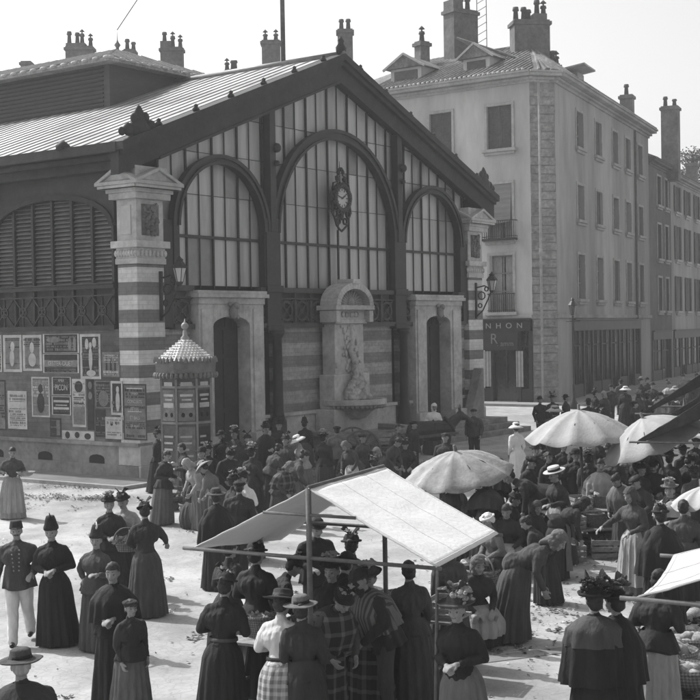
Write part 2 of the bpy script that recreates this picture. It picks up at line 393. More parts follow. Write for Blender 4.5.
# ---- flank facade
c = MB(); c.box(.02, .45, .6, D, 1.05, 4.38); c.build('brick_wall', BRICK, hall)
c = MB(); c.box(-.12, .5, -.0, D, .1, .42); c.box(-.03, .5, .0, D, .42, .98); c.box(-.11, .5, -.02, D, .98, 1.08); pl = c.build('plinth', STONE_D, hall)
c = MB()
for k in range(12):
    vv = 1.45 + k * 2.24
    c.prism([(vv, .44), (vv + .62, .44), (vv + .62, .58)] + arc(vv + .31, .58, .31, 0, 180, 6, .12)[1:-1] + [(vv, .58)], -.045, .0, 'yz')
islands(c.build('air_vent', WALLDARK, pl))
def xrail(mb, f, z0, z1, n, ends=True):
    """iron balustrade of x-panels; f(t, out, z) maps to local, t in 0..1"""
    pass
bays = [(.95, 6.35), (7.55, 12.95), (14.15, 19.55), (20.75, 26.15), (27.35, 32.75)]
for bi, (v0, v1) in enumerate(bays):
    vc, hw = (v0 + v1) / 2, (v1 - v0) / 2
    # arch in dark frieze
    c = MB(); ar = arc(vc, 7.42, hw, 180, 0, 20, 1.05); 
    P = [(v0, 9.0)] + [(a, 9.0) for a, z in ar[1:-1]] + [(v1, 9.0)]
    c.band(P, ar, .06, .40, 'yz'); fz = c.build('arched_frieze', mat('dark_panelled_frieze', .045, .8, .2, 3, .2), hall)
    c = MB(); c.band(arc(vc, 7.42, hw, 180, 0, 24, 1.05), arc(vc, 7.42, hw - .16, 180, 0, 24, .88), -.02, .059, 'yz'); c.build('arch_rib', WOOD_D, fz)
    c = MB(); z = 5.72
    while z < 8.44:
        half = hw - .15 if z < 7.42 else (hw - .15) * math.sqrt(max(0, 1 - ((z - 7.42) / .92) ** 2))
        if half > .3: c.hexa([(.16, vc - half, z), (.28, vc - half, z + .09), (.28, vc + half, z + .09), (.16, vc + half, z), (.16, vc - half, z + .02), (.28, vc - half, z + .11), (.28, vc + half, z + .11), (.16, vc + half, z + .02)])
        z += .125
    sh = c.build('louvred_shutter', mat('louvre_slats_paint', .15, .8, .25, 3, .2), hall)
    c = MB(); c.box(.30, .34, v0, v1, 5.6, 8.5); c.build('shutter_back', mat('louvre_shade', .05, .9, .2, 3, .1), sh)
    c = MB(); n = 7
    for k in range(n):
        vv = v0 + .1 + (v1 - v0 - .2) * k / (n - 1)
        zt = 7.42 + .88 * math.sqrt(max(0, 1 - ((vv - vc) / (hw - .1)) ** 2)) if abs(vv - vc) < hw - .1 else 7.42
        c.box(.08, .20, vv - .045, vv + .045, 4.45, zt)
    c.build('shutter_mullions', IRON, sh)
    c = MB(); c.box(.3, .34, v0, v1, 4.38, 5.6)
    bl = c.build('balustrade', mat('balustrade_back_board', .10, .8, .3, 2, .2), hall)
    c = MB(); c.box(-.02, .16, v0, v1, 5.58, 5.70); c.box(-.06, .2, v0, v1, 5.705, 5.74); c.box(-.02, .16, v0, v1, 4.36, 4.50); c.box(.0, .10, v0, v1, 5.36, 5.40)
    for k in range(n - 1):
        a = v0 + .1 + (v1 - v0 - .2) * k / (n - 1); e = v0 + .1 + (v1 - v0 - .2) * (k + 1) / (n - 1)
        c.beam((.05, a, 4.5), (.05, e, 5.38), .05, .045); c.beam((.05, e, 4.5), (.056, a, 5.38), .05, .045)
        c.lathe([(.14, -.02), (.14, .02), (.10, .02), (.10, -.02), (.14, -.02)], (0, 0, 0), 10) if False else None
        c.box(.02, .08, (a + e) / 2 - .02, (a + e) / 2 + .02, 4.5, 5.38)
        M0 = c.M; c.M = M0 @ Matrix.Translation((.05, (a + e) / 2, 4.94)) @ Matrix.Rotation(math.pi / 2, 4, 'Y')
        c.lathe([(.17, -.025), (.17, .025), (.12, .025), (.12, -.025), (.17, -.025)], n=12); c.M = M0
    c.build('iron_lattice', IRON, bl)
# ---- piers
def pier(u0, v0, wu, wv, front_base=1.05):
    o = MB(); o.box(u0, u0 + wu, v0, v0 + wv, .98, 6.25); pr = o.build('corner_pier', PIER, hall, bevel=.02)
    o = MB()
    def ring(a, z0, z1): o.box(u0 - a, u0 + wu + a, v0 - a, v0 + wv + a, z0, z1)
    ring(.10, 0, .42); ring(.05, .42, 1.0); ring(.05, 6.25, 6.42); ring(.03, 6.42, 6.72); ring(.14, 6.72, 6.92); ring(.0, 6.92, 8.12); ring(.16, 8.12, 8.3); ring(.22, 8.3, 8.42); ring(.36, 8.62, 8.66)
    # dentils below the necking
    k = 0
    while k < 8:
        t = k / 7
        for (x, y) in ((u0 + t * wu, v0 - .045), (u0 - .045, v0 + t * wv)): o.ball((x, y, 6.56), .07, .07, .11, 6)
        k += 1
    cap = o.build('capital', STONE, pr, bevel=.012)
    o = MB()
    for (a0, a1, pl_) in ((u0 - .42, u0 + wu + .42, 'xz'), (v0 - .42, v0 + wv + .42, 'yz')):
        q0, q1 = ((v0 - .42, v0 + wv + .42) if pl_ == 'xz' else (u0 - .42, u0 + wu + .42))
        c0 = (a0 + a1) / 2
        o.prism([(a0, 8.42), (a1, 8.42), (a1, 8.5), (c0, 8.93), (a0, 8.5)], q0 + .06, q1 - .06, pl_)
        for sg in (0, 1):
            e0 = (a0 - .03, a1 + .03)[sg]; o.band([(e0, 8.60), (c0, 9.03)], [(e0, 8.50), (c0, 8.93)], q0 - .02, q1 + .02, pl_)
    o.box(u0 - .12, u0 + wu + .12, v0 - .12, v0 + wv + .12, 8.6, 9.06)
    o.build('pediment_block', STONE, cap, bevel=.012)
    o = MB(); rr = random.Random(3)
    o.box(u0 + .22, u0 + wu - .22, v0 - .03, v0, 7.08, 7.98)
    for k in range(46): o.ball((u0 + wu / 2 + rr.uniform(-.3, .3), v0 - .05, 7.53 + rr.uniform(-.42, .42)), rr.uniform(.04, .10), .05, rr.uniform(.04, .1), 6)
    o.build('carved_arms', mat('dark_carving', .13, .9, .4, 6, .3), cap, True)  # arms relief coloured darker than the stone around it
    o = MB(); o.box(u0 - .025, u0, v0 + .2, v0 + wv - .2, 7.1, 7.95); o.build('flank_panel', mat('clean_stone_panel', .42, .9, .1, 5, .1), cap, bevel=.01)
    return pr
pier(0, 0, 1.12, .78); pier(18.75, 0, 1.12, .78)
for vv in (6.42, 13.02, 19.62, 26.22): pier(0, vv, .6, 1.06)
# striped wing of the flank wall behind the corner pier is covered in bills: kept in brick_wall
# ---- gable: glazing, mullions, arches
GV = .30
c = MB(); ap = lambda u: RZ(u) - .86
# gable glass as one sheet per pane, a few of them dull
zrow = [5.68, 7.12, 8.45, 9.75, 11.0, 12.9]
rr = random.Random(11); gl = MB(); gd = MB(); gm = MB()
u = 1.2; cols = []
while u < 18.75: cols.append(u); u += .605
for a in cols:
    e = min(a + .605, 18.8)
    for z0, z1 in zip(zrow, zrow[1:]):
        t0, t1 = min(z1, ap(a)), min(z1, ap(e))
        if max(t0, t1) <= z0 + .02: continue
        q = rr.uniform(0, .03); P = [(a, z0), (e, z0), (e, max(z0, t1)), (a, max(z0, t0))]
        if len(set(P)) < 4: P = list(dict.fromkeys(P))
        if len(P) < 3: continue
        (lambda x: gd if x < .09 else gm if x < .42 else gl)(rr.random()).prism(P, GV + q, GV + q + .02)
gz = gl.build('gable_glazing', GLASS, hall); gm.build('murky_panes', GLASS_M, gz); gd.build('dull_panes', GLASS_D, gz)
m_ = MB()
for k, a in enumerate(cols + [18.75]):
    wdt = .03 if k % 2 else .055
    zt = ap(a)
    if zt > 5.7: m_.box(a - wdt / 2, a + wdt / 2, GV - .03 if k % 2 else GV - .06, GV + .0, 5.6, zt)
for z, hh, dd in ((7.12, .09, .08), (8.45, .018, .01), (9.75, .018, .01), (11.0, .018, .01)):
    half = min(8.75, 10 - (10 - (12.8 - z) / .385) if False else (12.8 - z) / .385)
    m_.box(10 - half, 10 + half, GV - dd, GV + .004, z, z + hh)
m_.build('glazing_bars', IRON, gz)
def arch(cx, r_out, r_in, zs, stilt=0):
    o = MB(); o.band(arc(cx, zs, r_out, 180, 0, 36), arc(cx, zs, r_in, 180, 0, 36), .02, .26)
    o.band(arc(cx, zs, r_out + .05, 180, 0, 36), arc(cx, zs, r_out - .07, 180, 0, 36), -.04, .021)
    o.band(arc(cx, zs, r_in + .07, 180, 0, 36), arc(cx, zs, r_in - .02, 180, 0, 36), -.04, .0215)
    for sg in (-1, 1):
        a, b_ = sorted((cx + sg * r_out, cx + sg * r_in)); o.box(a, b_, .02, .26, 5.6, zs)
    o.build('iron_arch', IRON, hall)
arch(3.83, 2.24, 2.0, 7.45); arch(16.17, 2.24, 2.0, 7.45); arch(10, 3.70, 3.40, 7.45)
for u in (6.25, 13.75):
    o = MB(); o.box(u - .15, u + .15, -.06, .24, 7.45, ap(u)); o.box(u - .36, u + .36, -.02, .25, 4.3, 7.9); o.box(u - .42, u + .42, -.08, .22, 5.5, 5.72); o.box(u - .42, u + .42, -.08, .22, 4.25, 4.42)
    col = o.build('iron_column', IRON, hall, bevel=.01)
    o = MB(); o.lathe([(0, 0), (.34, 0), (.34, .35), (.27, .42), (.27, 1.3), (.2, 1.45), (.17, 1.6), (.15, 4.0), (.22, 4.1), (.26, 4.25), (0, 4.25)], (u, -.1, 0), 14); o.build('column_shaft', IRON, col, True)
    o = MB(); o.ball((u + .14, -.1, 10.2), .16); o.ball((u + .14, -.1, 9.7), .1); o.build('column_boss', IRON, col, True)
# dark filling between arch spandrels and piers low down
o = MB()
for a, b_ in ((1.12, 1.56), (6.1, 6.4), (13.6, 13.9), (18.4, 18.75)): o.box(a, b_, .05, .28, 4.4, 7.6)
islands(o.build('iron_stile', IRON, hall))
# ---- balustrade zone below the glass
def lattice(u0, u1, n):
    o = MB(); o.box(u0, u1, .28, .31, 4.4, 5.6); L = o.build('ornamental_grille', mat('grille_back', .09, .8, .3, 2, .1), hall)
    o = MB(); o.box(u0, u1, .0, .27, 5.5, 5.66); o.box(u0, u1, .05, .2, 5.28, 5.33); o.box(u0, u1, .0, .27, 4.34, 4.50)
    w_ = (u1 - u0) / n
    for k in range(n):
        a = u0 + k * w_; cc = a + w_ / 2
        o.box(a - .035, a + .035, .05, .2, 4.5, 5.5)
        o.band(arc(cc, 4.9, w_ * .42, 0, 360, 14), arc(cc, 4.9, w_ * .32, 0, 360, 14), .1, .16)
        o.beam((a, .13, 4.52), (a + w_, .13, 5.28), .04, .04); o.beam((a + w_, .131, 4.52), (a, .131, 5.28), .04, .04)
        o.ball((cc, .12, 4.9), .09, .06, .09, 6)
        for s2 in (-.3, .3):
            o.band(arc(cc + s2 * w_, 5.15, .09, 0, 360, 8), arc(cc + s2 * w_, 5.15, .055, 0, 360, 8), .1, .15)
            o.band(arc(cc + s2 * w_, 4.64, .09, 0, 360, 8), arc(cc + s2 * w_, 4.64, .055, 0, 360, 8), .1, .15)
    o.build('iron_scrolls', mat('grille_iron', .05, .6, .3, 8, .1), L)
lattice(6.6, 13.4, 8); lattice(1.55, 2.42, 1); lattice(5.6, 5.92, 1); lattice(14.1, 14.6, 1); lattice(17.95, 18.5, 1)
# brick panels, stone base
o = MB()
for a, b_ in ((6.55, 13.45), (1.12, 2.46), (5.55, 6.0), (14.0, 14.56), (17.93, 18.75)): o.box(a, b_, .24, .5, 1.52, 4.36)
islands(o.build('banded_panel', PANEL, hall))
o = MB()
for a, b_ in ((6.5, 13.5), (.9, 2.46), (5.55, 6.0), (14.0, 14.56), (17.93, 18.75)): o.box(a, b_, .12, .5, 0, 1.42); o.box(a, b_, .04, .5, 1.42, 1.53)
o.bm.free()
for a, b_ in ((6.5, 13.5), (.9, 2.46), (5.55, 6.0), (14.0, 14.56), (17.93, 18.75)):
    o = MB(); o.box(a, b_, .12, .5, 0, 1.42); o.box(a, b_, .04, .5, 1.42, 1.53); o.build('stone_base', STONE, hall, bevel=.01)
def door(u0, u1, d0, d1):
    """stone portal u0..u1 with opening d0..d1"""
    o = MB(); o.box(u0, d0, -.12, .5, .6, 5.1); o.box(d1, u1, -.12, .5, .6, 5.1)
    cx, hw = (d0 + d1) / 2, (d1 - d0) / 2
    ar = arc(cx, 4.42, hw, 180, 0, 14, .3); o.band([(a, 5.1) for a, z in ar], ar, -.12, .5)
    o.box(u0 - .03, u1 + .03, -.16, .5, 5.1, 5.3); o.box(u0 - .14, u1 + .14, -.26, .5, 5.3, 5.42); o.box(u0 - .1, u1 + .1, -.2, .5, 5.42, 5.52)
    P = o.build('stone_portal', STONE, hall, bevel=.012)
    o = MB(); o.box(u0 + .1, d0 - .14, -.17, -.12, 1.1, 4.95); o.box(d1 + .14, u1 - .1, -.17, -.12, 1.1, 4.95); o.box(u0 - .06, d0 + .0, -.3, -.12, .5, 1.05); o.box(d1, u1 + .06, -.3, -.12, .5, 1.05)
    o.build('pilaster', STONE, P, bevel=.01)
    o = MB(); o.ball((cx, -.2, 4.86), .17, .12, .24); o.ball((cx + .05, -.27, 5.05), .12, .1, .12); o.ball((cx - .16, -.2, 5.1), .08); o.ball((cx + .18, -.2, 4.7), .07); o.build('keystone_carving', STONE_D, P, True)
    o = MB(); o.box(d0, d1, .4, .46, .6, 4.75)
    dd = o.build('door_leaf', mat('door_dark_paint', .018, .6, .3, 3, .1), P)
    o = MB()
    for k in range(2):
        a = d0 + .06 + k * hw; 
        for z0, z1 in ((.75, 1.7), (1.85, 3.4), (3.55, 4.3)): o.box(a + .08, a + hw - .18, .37, .40, z0, z1)
    for k in range(5): o.box(d0 + .02, d1 - .02, .3, .33, 4.38 + k * .001, 4.40) if k == 0 else o.box(d0 + (d1 - d0) * k / 5 - .015, d0 + (d1 - d0) * k / 5 + .015, .3, .33, 4.4, 4.7)
    o.build('door_panel', WOOD_D, dd)
door(2.46, 5.55, 3.12, 4.86); door(14.56, 17.93, 15.35, 17.1)
# steps along the front
for a, b_ in ((1.5, 6.6), (13.6, 20.6)):
    o = MB()
    for k in range(3): o.box(a + k * .3 * 0, b_ - k * .32, -1.75 + k * .36, .1 - (k == 0) * 0, k * .2, .2 + k * .2 - .001 * 0)
    o.build('front_steps', STONE_D, hall, bevel=.015)
o = MB(); o.prism([(19.0, .6), (19.0, 2.6), (18.85, 2.6), (17.9, .6)], -.5, -.1); o.build('raking_buttress', STONE_D, hall, bevel=.03)

# ---- clock hanging before the centre arch
ck = empty('hanging_clock', HM @ Vector((10, .0, 8.82)), HZ); tag(ck, 'round clock in a scrolled dark iron frame hung before the tall centre arch', 'clock')
o = MB(); rr = random.Random(5)
o.band(arc(0, 0, .50, 0, 360, 28), arc(0, 0, .35, 0, 360, 28), -.16, .06)
for k in range(18):
    a = k * 20; o.ball((math.cos(R_(a)) * .50, -.08, math.sin(R_(a)) * .50), .075, .06, .075, 6)
o.tube([(0, 0, .4), (0, 0, 1.28)], .035, 6, .01)
for s in (-1, 1):
    o.tube([(s * .05, -.05, 1.05), (s * .16, -.05, .95), (s * .1, -.05, .8), (s * .3, -.05, .72), (s * .24, -.05, .55), (s * .45, -.05, .5), (s * .5, -.05, .3)], .035, 6)
    o.tube([(s * .5, -.05, -.2), (s * .56, -.05, -.5), (s * .4, -.05, -.7), (s * .3, -.05, -.95), (s * .12, -.05, -1.08), (0, -.05, -1.15)], .04, 6)
    o.band(arc(s * .38, -.55, .14, 0, 360, 10), arc(s * .38, -.55, .09, 0, 360, 10), -.09, -.03)
    o.band(arc(s * .2, -.8, .13, 0, 360, 10), arc(s * .2, -.8, .08, 0, 360, 10), -.09, -.03)
    o.ball((s * .2, -.05, .66), .09); o.ball((s * .13, -.05, .9), .07); o.ball((s * .57, -.05, .05), .08, .05, .2)
o.ball((0, -.05, 1.0), .08); o.ball((0, -.05, -.62), .12, .08, .16); o.beam((0, .12, -1.1), (0, .12, -3.1), .05, .05); o.beam((-.5, .12, -.6), (-.5, .12, -3.1), .04, .04)
o.build('scrolled_frame', IRON, ck, True)
o = MB(); o.prism(arc(0, 0, .35, 0, 360, 28)[:-1], -.09, -.06); fc = o.build('dial', mat('enamel_dial', .42, .4, .1, 3, 0), ck)
o = MB()
for k in range(12):
    a = R_(30 * k); o.beam((math.sin(a) * .24, -.096, math.cos(a) * .24), (math.sin(a) * .32, -.096, math.cos(a) * .32), .035, .008, (0, 1, 0))
o.build('hour_marks', IRON, fc)
for (nm, a, L_, w_) in (('hour_hand', 62, .2, .05), ('minute_hand', 285, .29, .035)):
    o = MB(); a = R_(a); o.beam((-math.sin(a) * .06, -.105 - w_ * .2, -math.cos(a) * .06), (math.sin(a) * L_, -.105 - w_ * .2, math.cos(a) * L_), w_, .008, (0, 1, 0)); o.build(nm, IRON, fc)

# ---- wall lamps on the two front piers
def wall_lamp(u, v, z, label, side=1):
    L = empty('wall_lamp', HM @ Vector((u, v, z)), HZ); tag(L, label, 'lamp', 'wrought iron lamps on the corner piers')
    o = MB(); o.box(-.06, .06, -.05, 0, -.9, .55)
    o.tube([(0, -.05, -.8), (.02, -.3, -.6), (.02, -.55, -.15), (.02, -.75, .25)], .028, 6)
    o.tube([(0, -.05, .35), (.02, -.4, .42), (.02, -.75, .25)], .028, 6)
    M0 = o.M
    for (yy, zz, r) in ((-.28, .02, .17), (-.5, .28, .1), (-.2, -.38, .1)):
        o.band(arc(yy, zz, r, 0, 360, 12), arc(yy, zz, r - .035, 0, 360, 12), -.02, .03, 'yz')
    o.build('bracket', IRON, L, True)
    o = MB(); o.lathe([(0, .2), (.10, .22), (.20, .62), (0, .62)], (.02, -.75, 0), 6); lg = o.build('lantern_glass', mat('lamp_glass', .4, .2, .1, 3, 0, spec=.7), L)
    o = MB(); o.lathe([(.22, .61), (.23, .65), (.1, .82), (.12, .86), (.05, .92), (0, 1.0)], (.02, -.75, 0), 6); o.lathe([(0, .1), (.07, .14), (.11, .22)], (.02, -.75, 0), 6)
    for k in range(6):
        a = 2 * math.pi * k / 6; o.beam((.02 + .1 * math.cos(a), -.75 + .1 * math.sin(a), .22), (.02 + .2 * math.cos(a), -.75 + .2 * math.sin(a), .62), .02, .02)
    o.build('lantern_frame', IRON, lg)
wall_lamp(.95, 0, 5.5, 'black iron scroll lamp on the near striped pier, above the kiosk')
wall_lamp(19.3, 0, 5.5, 'black iron scroll lamp on the far striped pier, beside the shop building')

# ---- bills pasted on the flank
def poster(v, z, w_, h_, kind, label, parts=(), th=.012):
    """v = centre along the flank, z = bottom"""
    o = MB(); o.box(-th, 0, -w_ / 2, w_ / 2, 0, h_)
    P = o.build('poster', kind, None); P.location = HM @ Vector((.02, v, z)); P.rotation_euler = (0, 0, HZ)
    tag(P, label, 'poster', 'bills pasted on the flank of the hall')
    k = 0
    for (nm, m, shape) in parts:
        k += 1; o = MB()
        for s in shape:
            y0, y1, z0, z1 = s[:4]
            if len(s) > 4: o.prism([(y0 + (y1 - y0) / 2 + (y1 - y0) / 2 * math.cos(a), z0 + (z1 - z0) / 2 + (z1 - z0) / 2 * math.sin(a)) for a in [i * math.pi / 8 for i in range(16)]], -th - .004 * k, -th - .0005 * k, 'yz')
            else: o.box(-th - .004 * k, -th - .0005 * k, y0, y1, z0, z1)
        o.build(nm, m, P)
    return P
def ptext(P, body, size, m, y, z, sx=1):
    return text_mesh('lettering', body, size, m, P, (-.024, y, z), (math.pi / 2, 0, -math.pi / 2), .003, sx=sx)
PT = [ # px x0,x1,y0,y1 on the photograph are converted below with flank()
]
def flank(px, py):
    d = cR * (px - 350) + cU * (350 - py) + cF * FOC
    g_ = Vector((math.cos(HZ), math.sin(HZ), 0)); P0 = Vector((-6.07, 37.9, 0))
    t = (P0 - Vector((0, 0, CAMH))).dot(g_) / d.dot(g_); P = Vector((0, 0, CAMH)) + d * t
    return (P - P0).dot(Vector((-math.sin(HZ), math.cos(HZ), 0))), P.z
def bill(x0, x1, y0, y1, kind, label, parts=()):
    xc = (x0 + x1) / 2; va, zb = flank(x0, y1); vb, _ = flank(x1, y1); _, zt = flank(xc, y0); _, zb = flank(xc, y1)
    w_, h_ = abs(va - vb), zt - zb
    pp = [(n_, m, [(-(s[0] - .5) * w_, -(s[1] - .5) * w_, s[2] * h_, s[3] * h_) + tuple(s[4:]) if True else 0 for s in sh]) for n_, m, sh in parts]
    pp = [(n_, m, [(min(s[0], s[1]), max(s[0], s[1])) + s[2:] for s in sh]) for n_, m, sh in pp]
    P = poster((va + vb) / 2, zb, w_, h_, kind, label, pp)
    if w_ > .3 and h_ > .4:
        rr = random.Random(int(x0 * 7 + y0)); o = MB(); z = h_ * .93
        while z > h_ * .08:
            lh = rr.choice((.02, .03, .05, .08)) ; z -= lh + .025
            if rr.random() < .25: z -= .1; continue
            y = -w_ * .42; 
            while y < w_ * .4 and z > .03:
                q = lh * rr.uniform(.3, .8); 
                if rr.random() < .82: o.box(-.0165, -.0122, y, min(y + q, w_ * .44), z, z + lh * rr.uniform(.8, 1))
                y += q + lh * .3
        if len(o.bm.verts): o.build('printed_ornament', (MIDP if kind in (PALEP, DARKP) else (PALEP if rr.random() < .5 else DARKP)), P)
        else: o.bm.free()
    if min(va, vb) < .85: P.location = HM @ Vector((-.004, (va + vb) / 2, zb))
    return P, w_, h_
FR = lambda t: [(0, 1, 0, t * .6), (0, 1, 1 - t * .6, 1), (0, t, t * .6, 1 - t * .6), (1 - t, 1, t * .6, 1 - t * .6)]
bill(-12, 2, 335, 372, MIDP, 'grey illustrated bill cut by the left edge of the view', [('margin', PALEP, FR(.1))])
bill(3.5, 22, 335, 372, MIDP, 'tall illustrated bill with pale margin at the upper far left of the wall', [('margin', PALEP, FR(.12)), ('figure', PALEP, [(.35, .6, .15, .6, 1), (.4, .62, .55, .82, 1)])])
bill(23, 42, 335, 371, MIDP, 'tall picture bill with a light border, second from the left of the upper row', [('margin', PALEP, FR(.12)), ('figure', PALEP, [(.3, .7, .12, .5, 1), (.38, .6, .5, .8, 1)])])
bill(43, 79, 334, 353, DARKP, 'wide dark bill above the bill with a line of capitals', [('margin', PALEP, FR(.04)), ('figure', MIDP, [(.7, .8, .15, .8, 1), (.84, .92, .1, .85, 1), (.1, .5, .55, .85, 1)])])
P, w_, h_ = bill(43, 79, 354, 373, DARKP, 'wide dark bill with one line of pale capitals across the middle', [('margin', PALEP, FR(.04)), ('strip', MIDP, [(.04, .96, .32, .68)])])
ptext(P, 'ŒSTER-DUET', h_ * .34, PALEP, 0, h_ * .5, .95)
bill(80.5, 101, 334, 379, DARKP, 'tall dark bill of a dancing pale figure with raised arms', [('margin', PALEP, FR(.1)), ('figure', PALEP, [(.42, .6, .18, .7, 1), (.44, .58, .68, .82, 1), (.25, .42, .66, .9, 1), (.6, .8, .7, .92, 1), (.3, .75, .06, .2, 1)])])
bill(103, 120, 352, 377, MIDP, 'faded grey bill beside the striped pier, right of the dancing figure', [('lines', DARKP, [(.2, .3, .1, .9), (.45, .55, .2, .8), (.7, .8, .1, .7)])])
bill(8, 27, 391, 429, PALEP, 'blank pale sheet, the brightest bill on the wall', [('lines', MIDP, [(.2, .8, .85, .88), (.25, .75, .78, .8)])])
bill(32, 50, 377, 417, MIDP, 'grey bill with a standing figure left of the capital-lettered black bill', [('margin', PALEP, FR(.06)), ('figure', DARKP, [(.3, .7, .1, .6, 1), (.38, .62, .6, .82, 1)])])
P, w_, h_ = bill(52, 71, 377, 395, DARKP, 'black bill with bold white letters reading PICON', [('margin', PALEP, FR(.05))])
ptext(P, 'PICON', h_ * .46, PALEP, 0, h_ * .4, .72); ptext(P, 'AMER', h_ * .22, PALEP, 0, h_ * .8, .9)
bill(52, 71, 396.5, 415, DARKP, 'dark bill with three pale bands just below the one reading PICON', [('margin', PALEP, FR(.05)), ('lines', PALEP, [(.1, .9, .3, .42), (.1, .9, .68, .8), (.2, .8, .5, .56)])])
bill(72.5, 86, 379, 427, PALEP, 'tall pale bill with an arched heading', [('arch', DARKP, [(.2, .8, .72, .96, 1)]), ('panel', MIDP, [(.08, .92, .05, .42)]), ('lines', DARKP, [(.15, .85, .48, .5), (.15, .85, .6, .62)])])
bill(87.5, 94, 379, 430, DARKP, 'narrow dark bill between the arched bill and the disc bill', [('figure', MIDP, [(.2, .8, .6, .75, 1), (.2, .8, .8, .95, 1)])])
bill(95.5, 111, 381, 408, DARKP, 'dark bill with a large grey disc', [('margin', MIDP, FR(.06)), ('disc', MIDP, [(.2, .85, .05, .65, 1)])])
bill(111.8, 123.5, 381, 415, DARKP, 'small framed bill of a pale standing woman', [('margin', PALEP, FR(.12)), ('figure', PALEP, [(.4, .75, .1, .7, 1), (.45, .7, .65, .85, 1)])])
bill(106, 123, 417, 439, PALEP, 'pale square bill low on the wall below the framed figure', [('lines', DARKP, [(.3, .45, .6, .72, 1), (.6, .7, .65, .8, 1)])])
bill(95.5, 105.5, 409.5, 437, DARKP, 'plain dark bill below the disc bill', [])
P, w_, h_ = bill(124.5, 147.5, 384, 440, MIDP, 'large grey bill of text beside the kiosk', [('margin', DARKP, FR(.04)), ('lines', PALEP, [(.15, .85, .91, .93), (.2, .8, .5, .515)])])
for i, (t_, s_) in enumerate((('GRANDS', .06), ('CONCERTS', .085), ('FÊTES', .1), ('ET BALS', .085), ('DE NUIT', .07))): ptext(P, t_, h_ * s_, PALEP, 0, h_ * (.83 - i * .145), .8)
bill(50, 61, 418, 437, DARKP, 'small black bill under the banded bill', [('figure', MIDP, [(.6, .9, .1, .9)])])
bill(62, 94, 431, 440, PALEP, 'low torn pale bill along the plinth ledge', [('figure', DARKP, [(.1, .25, .1, .9, 1), (.4, .55, .2, .9, 1), (.7, .9, .1, .8, 1)])])
bill(-10, 6, 380, 430, MIDP, 'grey bill at the left edge beside the blank sheet', [('margin', DARKP, FR(.05))])
# ============================================================ FOUNTAIN against the gable
ft = empty('fountain', HM @ Vector((9.8, .0, 0)), HZ); tag(ft, 'carved stone wall fountain with arched top, relief and round basins between the two portals', 'fountain')
o = MB(); o.box(-.85, .85, -.45, .1, 2.7, 4.45); o.box(-1.05, 1.05, -.55, .1, 1.55, 2.7); o.box(-1.0, 1.0, -.5, .1, 2.55, 2.72); o.box(-1.3, 1.3, -.7, .1, 0, 1.55)
sh = o.build('pedestal', STONE, ft, bevel=.025)
o = MB(); o.box(-.95, .95, -.55, .1, 4.45, 4.6); o.box(-.9, .9, -.5, .1, 4.6, 4.92); o.box(-1.15, 1.15, -.75, .1, 4.92, 5.08)
for sg in (-1, 1): o.box(sg * .98 - .12, sg * .98 + .12, -.72, .0, 4.5, 4.9)
o.band(arc(0, 5.08, 1.1, 180, 0, 20, .78), arc(0, 5.08, .86, 180, 0, 20, .56), -.75, -.02)
o.prism([(-.86, 5.08)] + arc(0, 5.08, .86, 180, 0, 16, .56) + [(.86, 5.08)], -.45, -.02)
o.box(-.2, .2, -.8, -.1, 5.82, 5.98)
hd = o.build('arched_pediment', STONE, ft, bevel=.015)
rr = random.Random(8); o = MB()
for k in range(14):
    a = R_(180 * k / 13); o.beam((0, -.5, 5.1), (math.cos(a) * .72, -.5, 5.1 + math.sin(a) * .5), .07, .07)
o.ball((0, -.52, 5.18), .2, .12, .2); o.build('shell_carving', STONE_D, hd, True)
o = MB()
for k in range(60):
    t = rr.random(); o.ball((rr.gauss(0, .16 + .16 * (1 - t)), -.47, 2.8 + 1.6 * t), rr.uniform(.04, .09), .06, rr.uniform(.05, .14), 6)
o.tube([(0, -.5, 4.35), (.08, -.52, 3.9), (-.1, -.55, 3.5), (.1, -.58, 3.1), (0, -.6, 2.8)], .09, 7)
for k in range(10): o.ball((rr.uniform(-.6, .6), -.52, 4.76), .09, .06, .1, 6)
o.build('relief_carving', STONE, sh, True)
FIG_SPOT = Matrix.Translation((9.8, 0, 0))
o = MB(); o.lathe([(0, 1.2), (.45, 1.2), (.7, 1.45), (1.05, 1.62), (1.18, 1.68), (1.18, 1.86), (1.05, 1.86), (.95, 1.74), (0, 1.70)], (0, -.55, 0), 28)
up = o.build('upper_basin', STONE, ft, False, .01)
o = MB()
for k in range(22): a = math.pi * (1 + k / 21); o.ball((1.08 * math.cos(a), -.55 + 1.08 * math.sin(a), 1.62), .09, .09, .08, 6)
o.build('basin_moulding', STONE_D, up, True)
o = MB(); o.lathe([(0, 0), (2.0, 0), (2.0, .15), (1.85, .2), (1.85, .68), (2.05, .72), (2.05, .86), (1.75, .86), (1.7, .6), (0, .58)], (0, -.6, 0), 32, sx=1.05, sy=.98)
o.build('lower_basin', STONE_D, ft)
o = MB(); o.lathe([(0, .75), (1.7, .75)], (0, -.6, 0), 24, sx=1.05, sy=.98); o.build('basin_water', mat('dark_water', .03, .05, .2, 3, .1, spec=.8), ft)

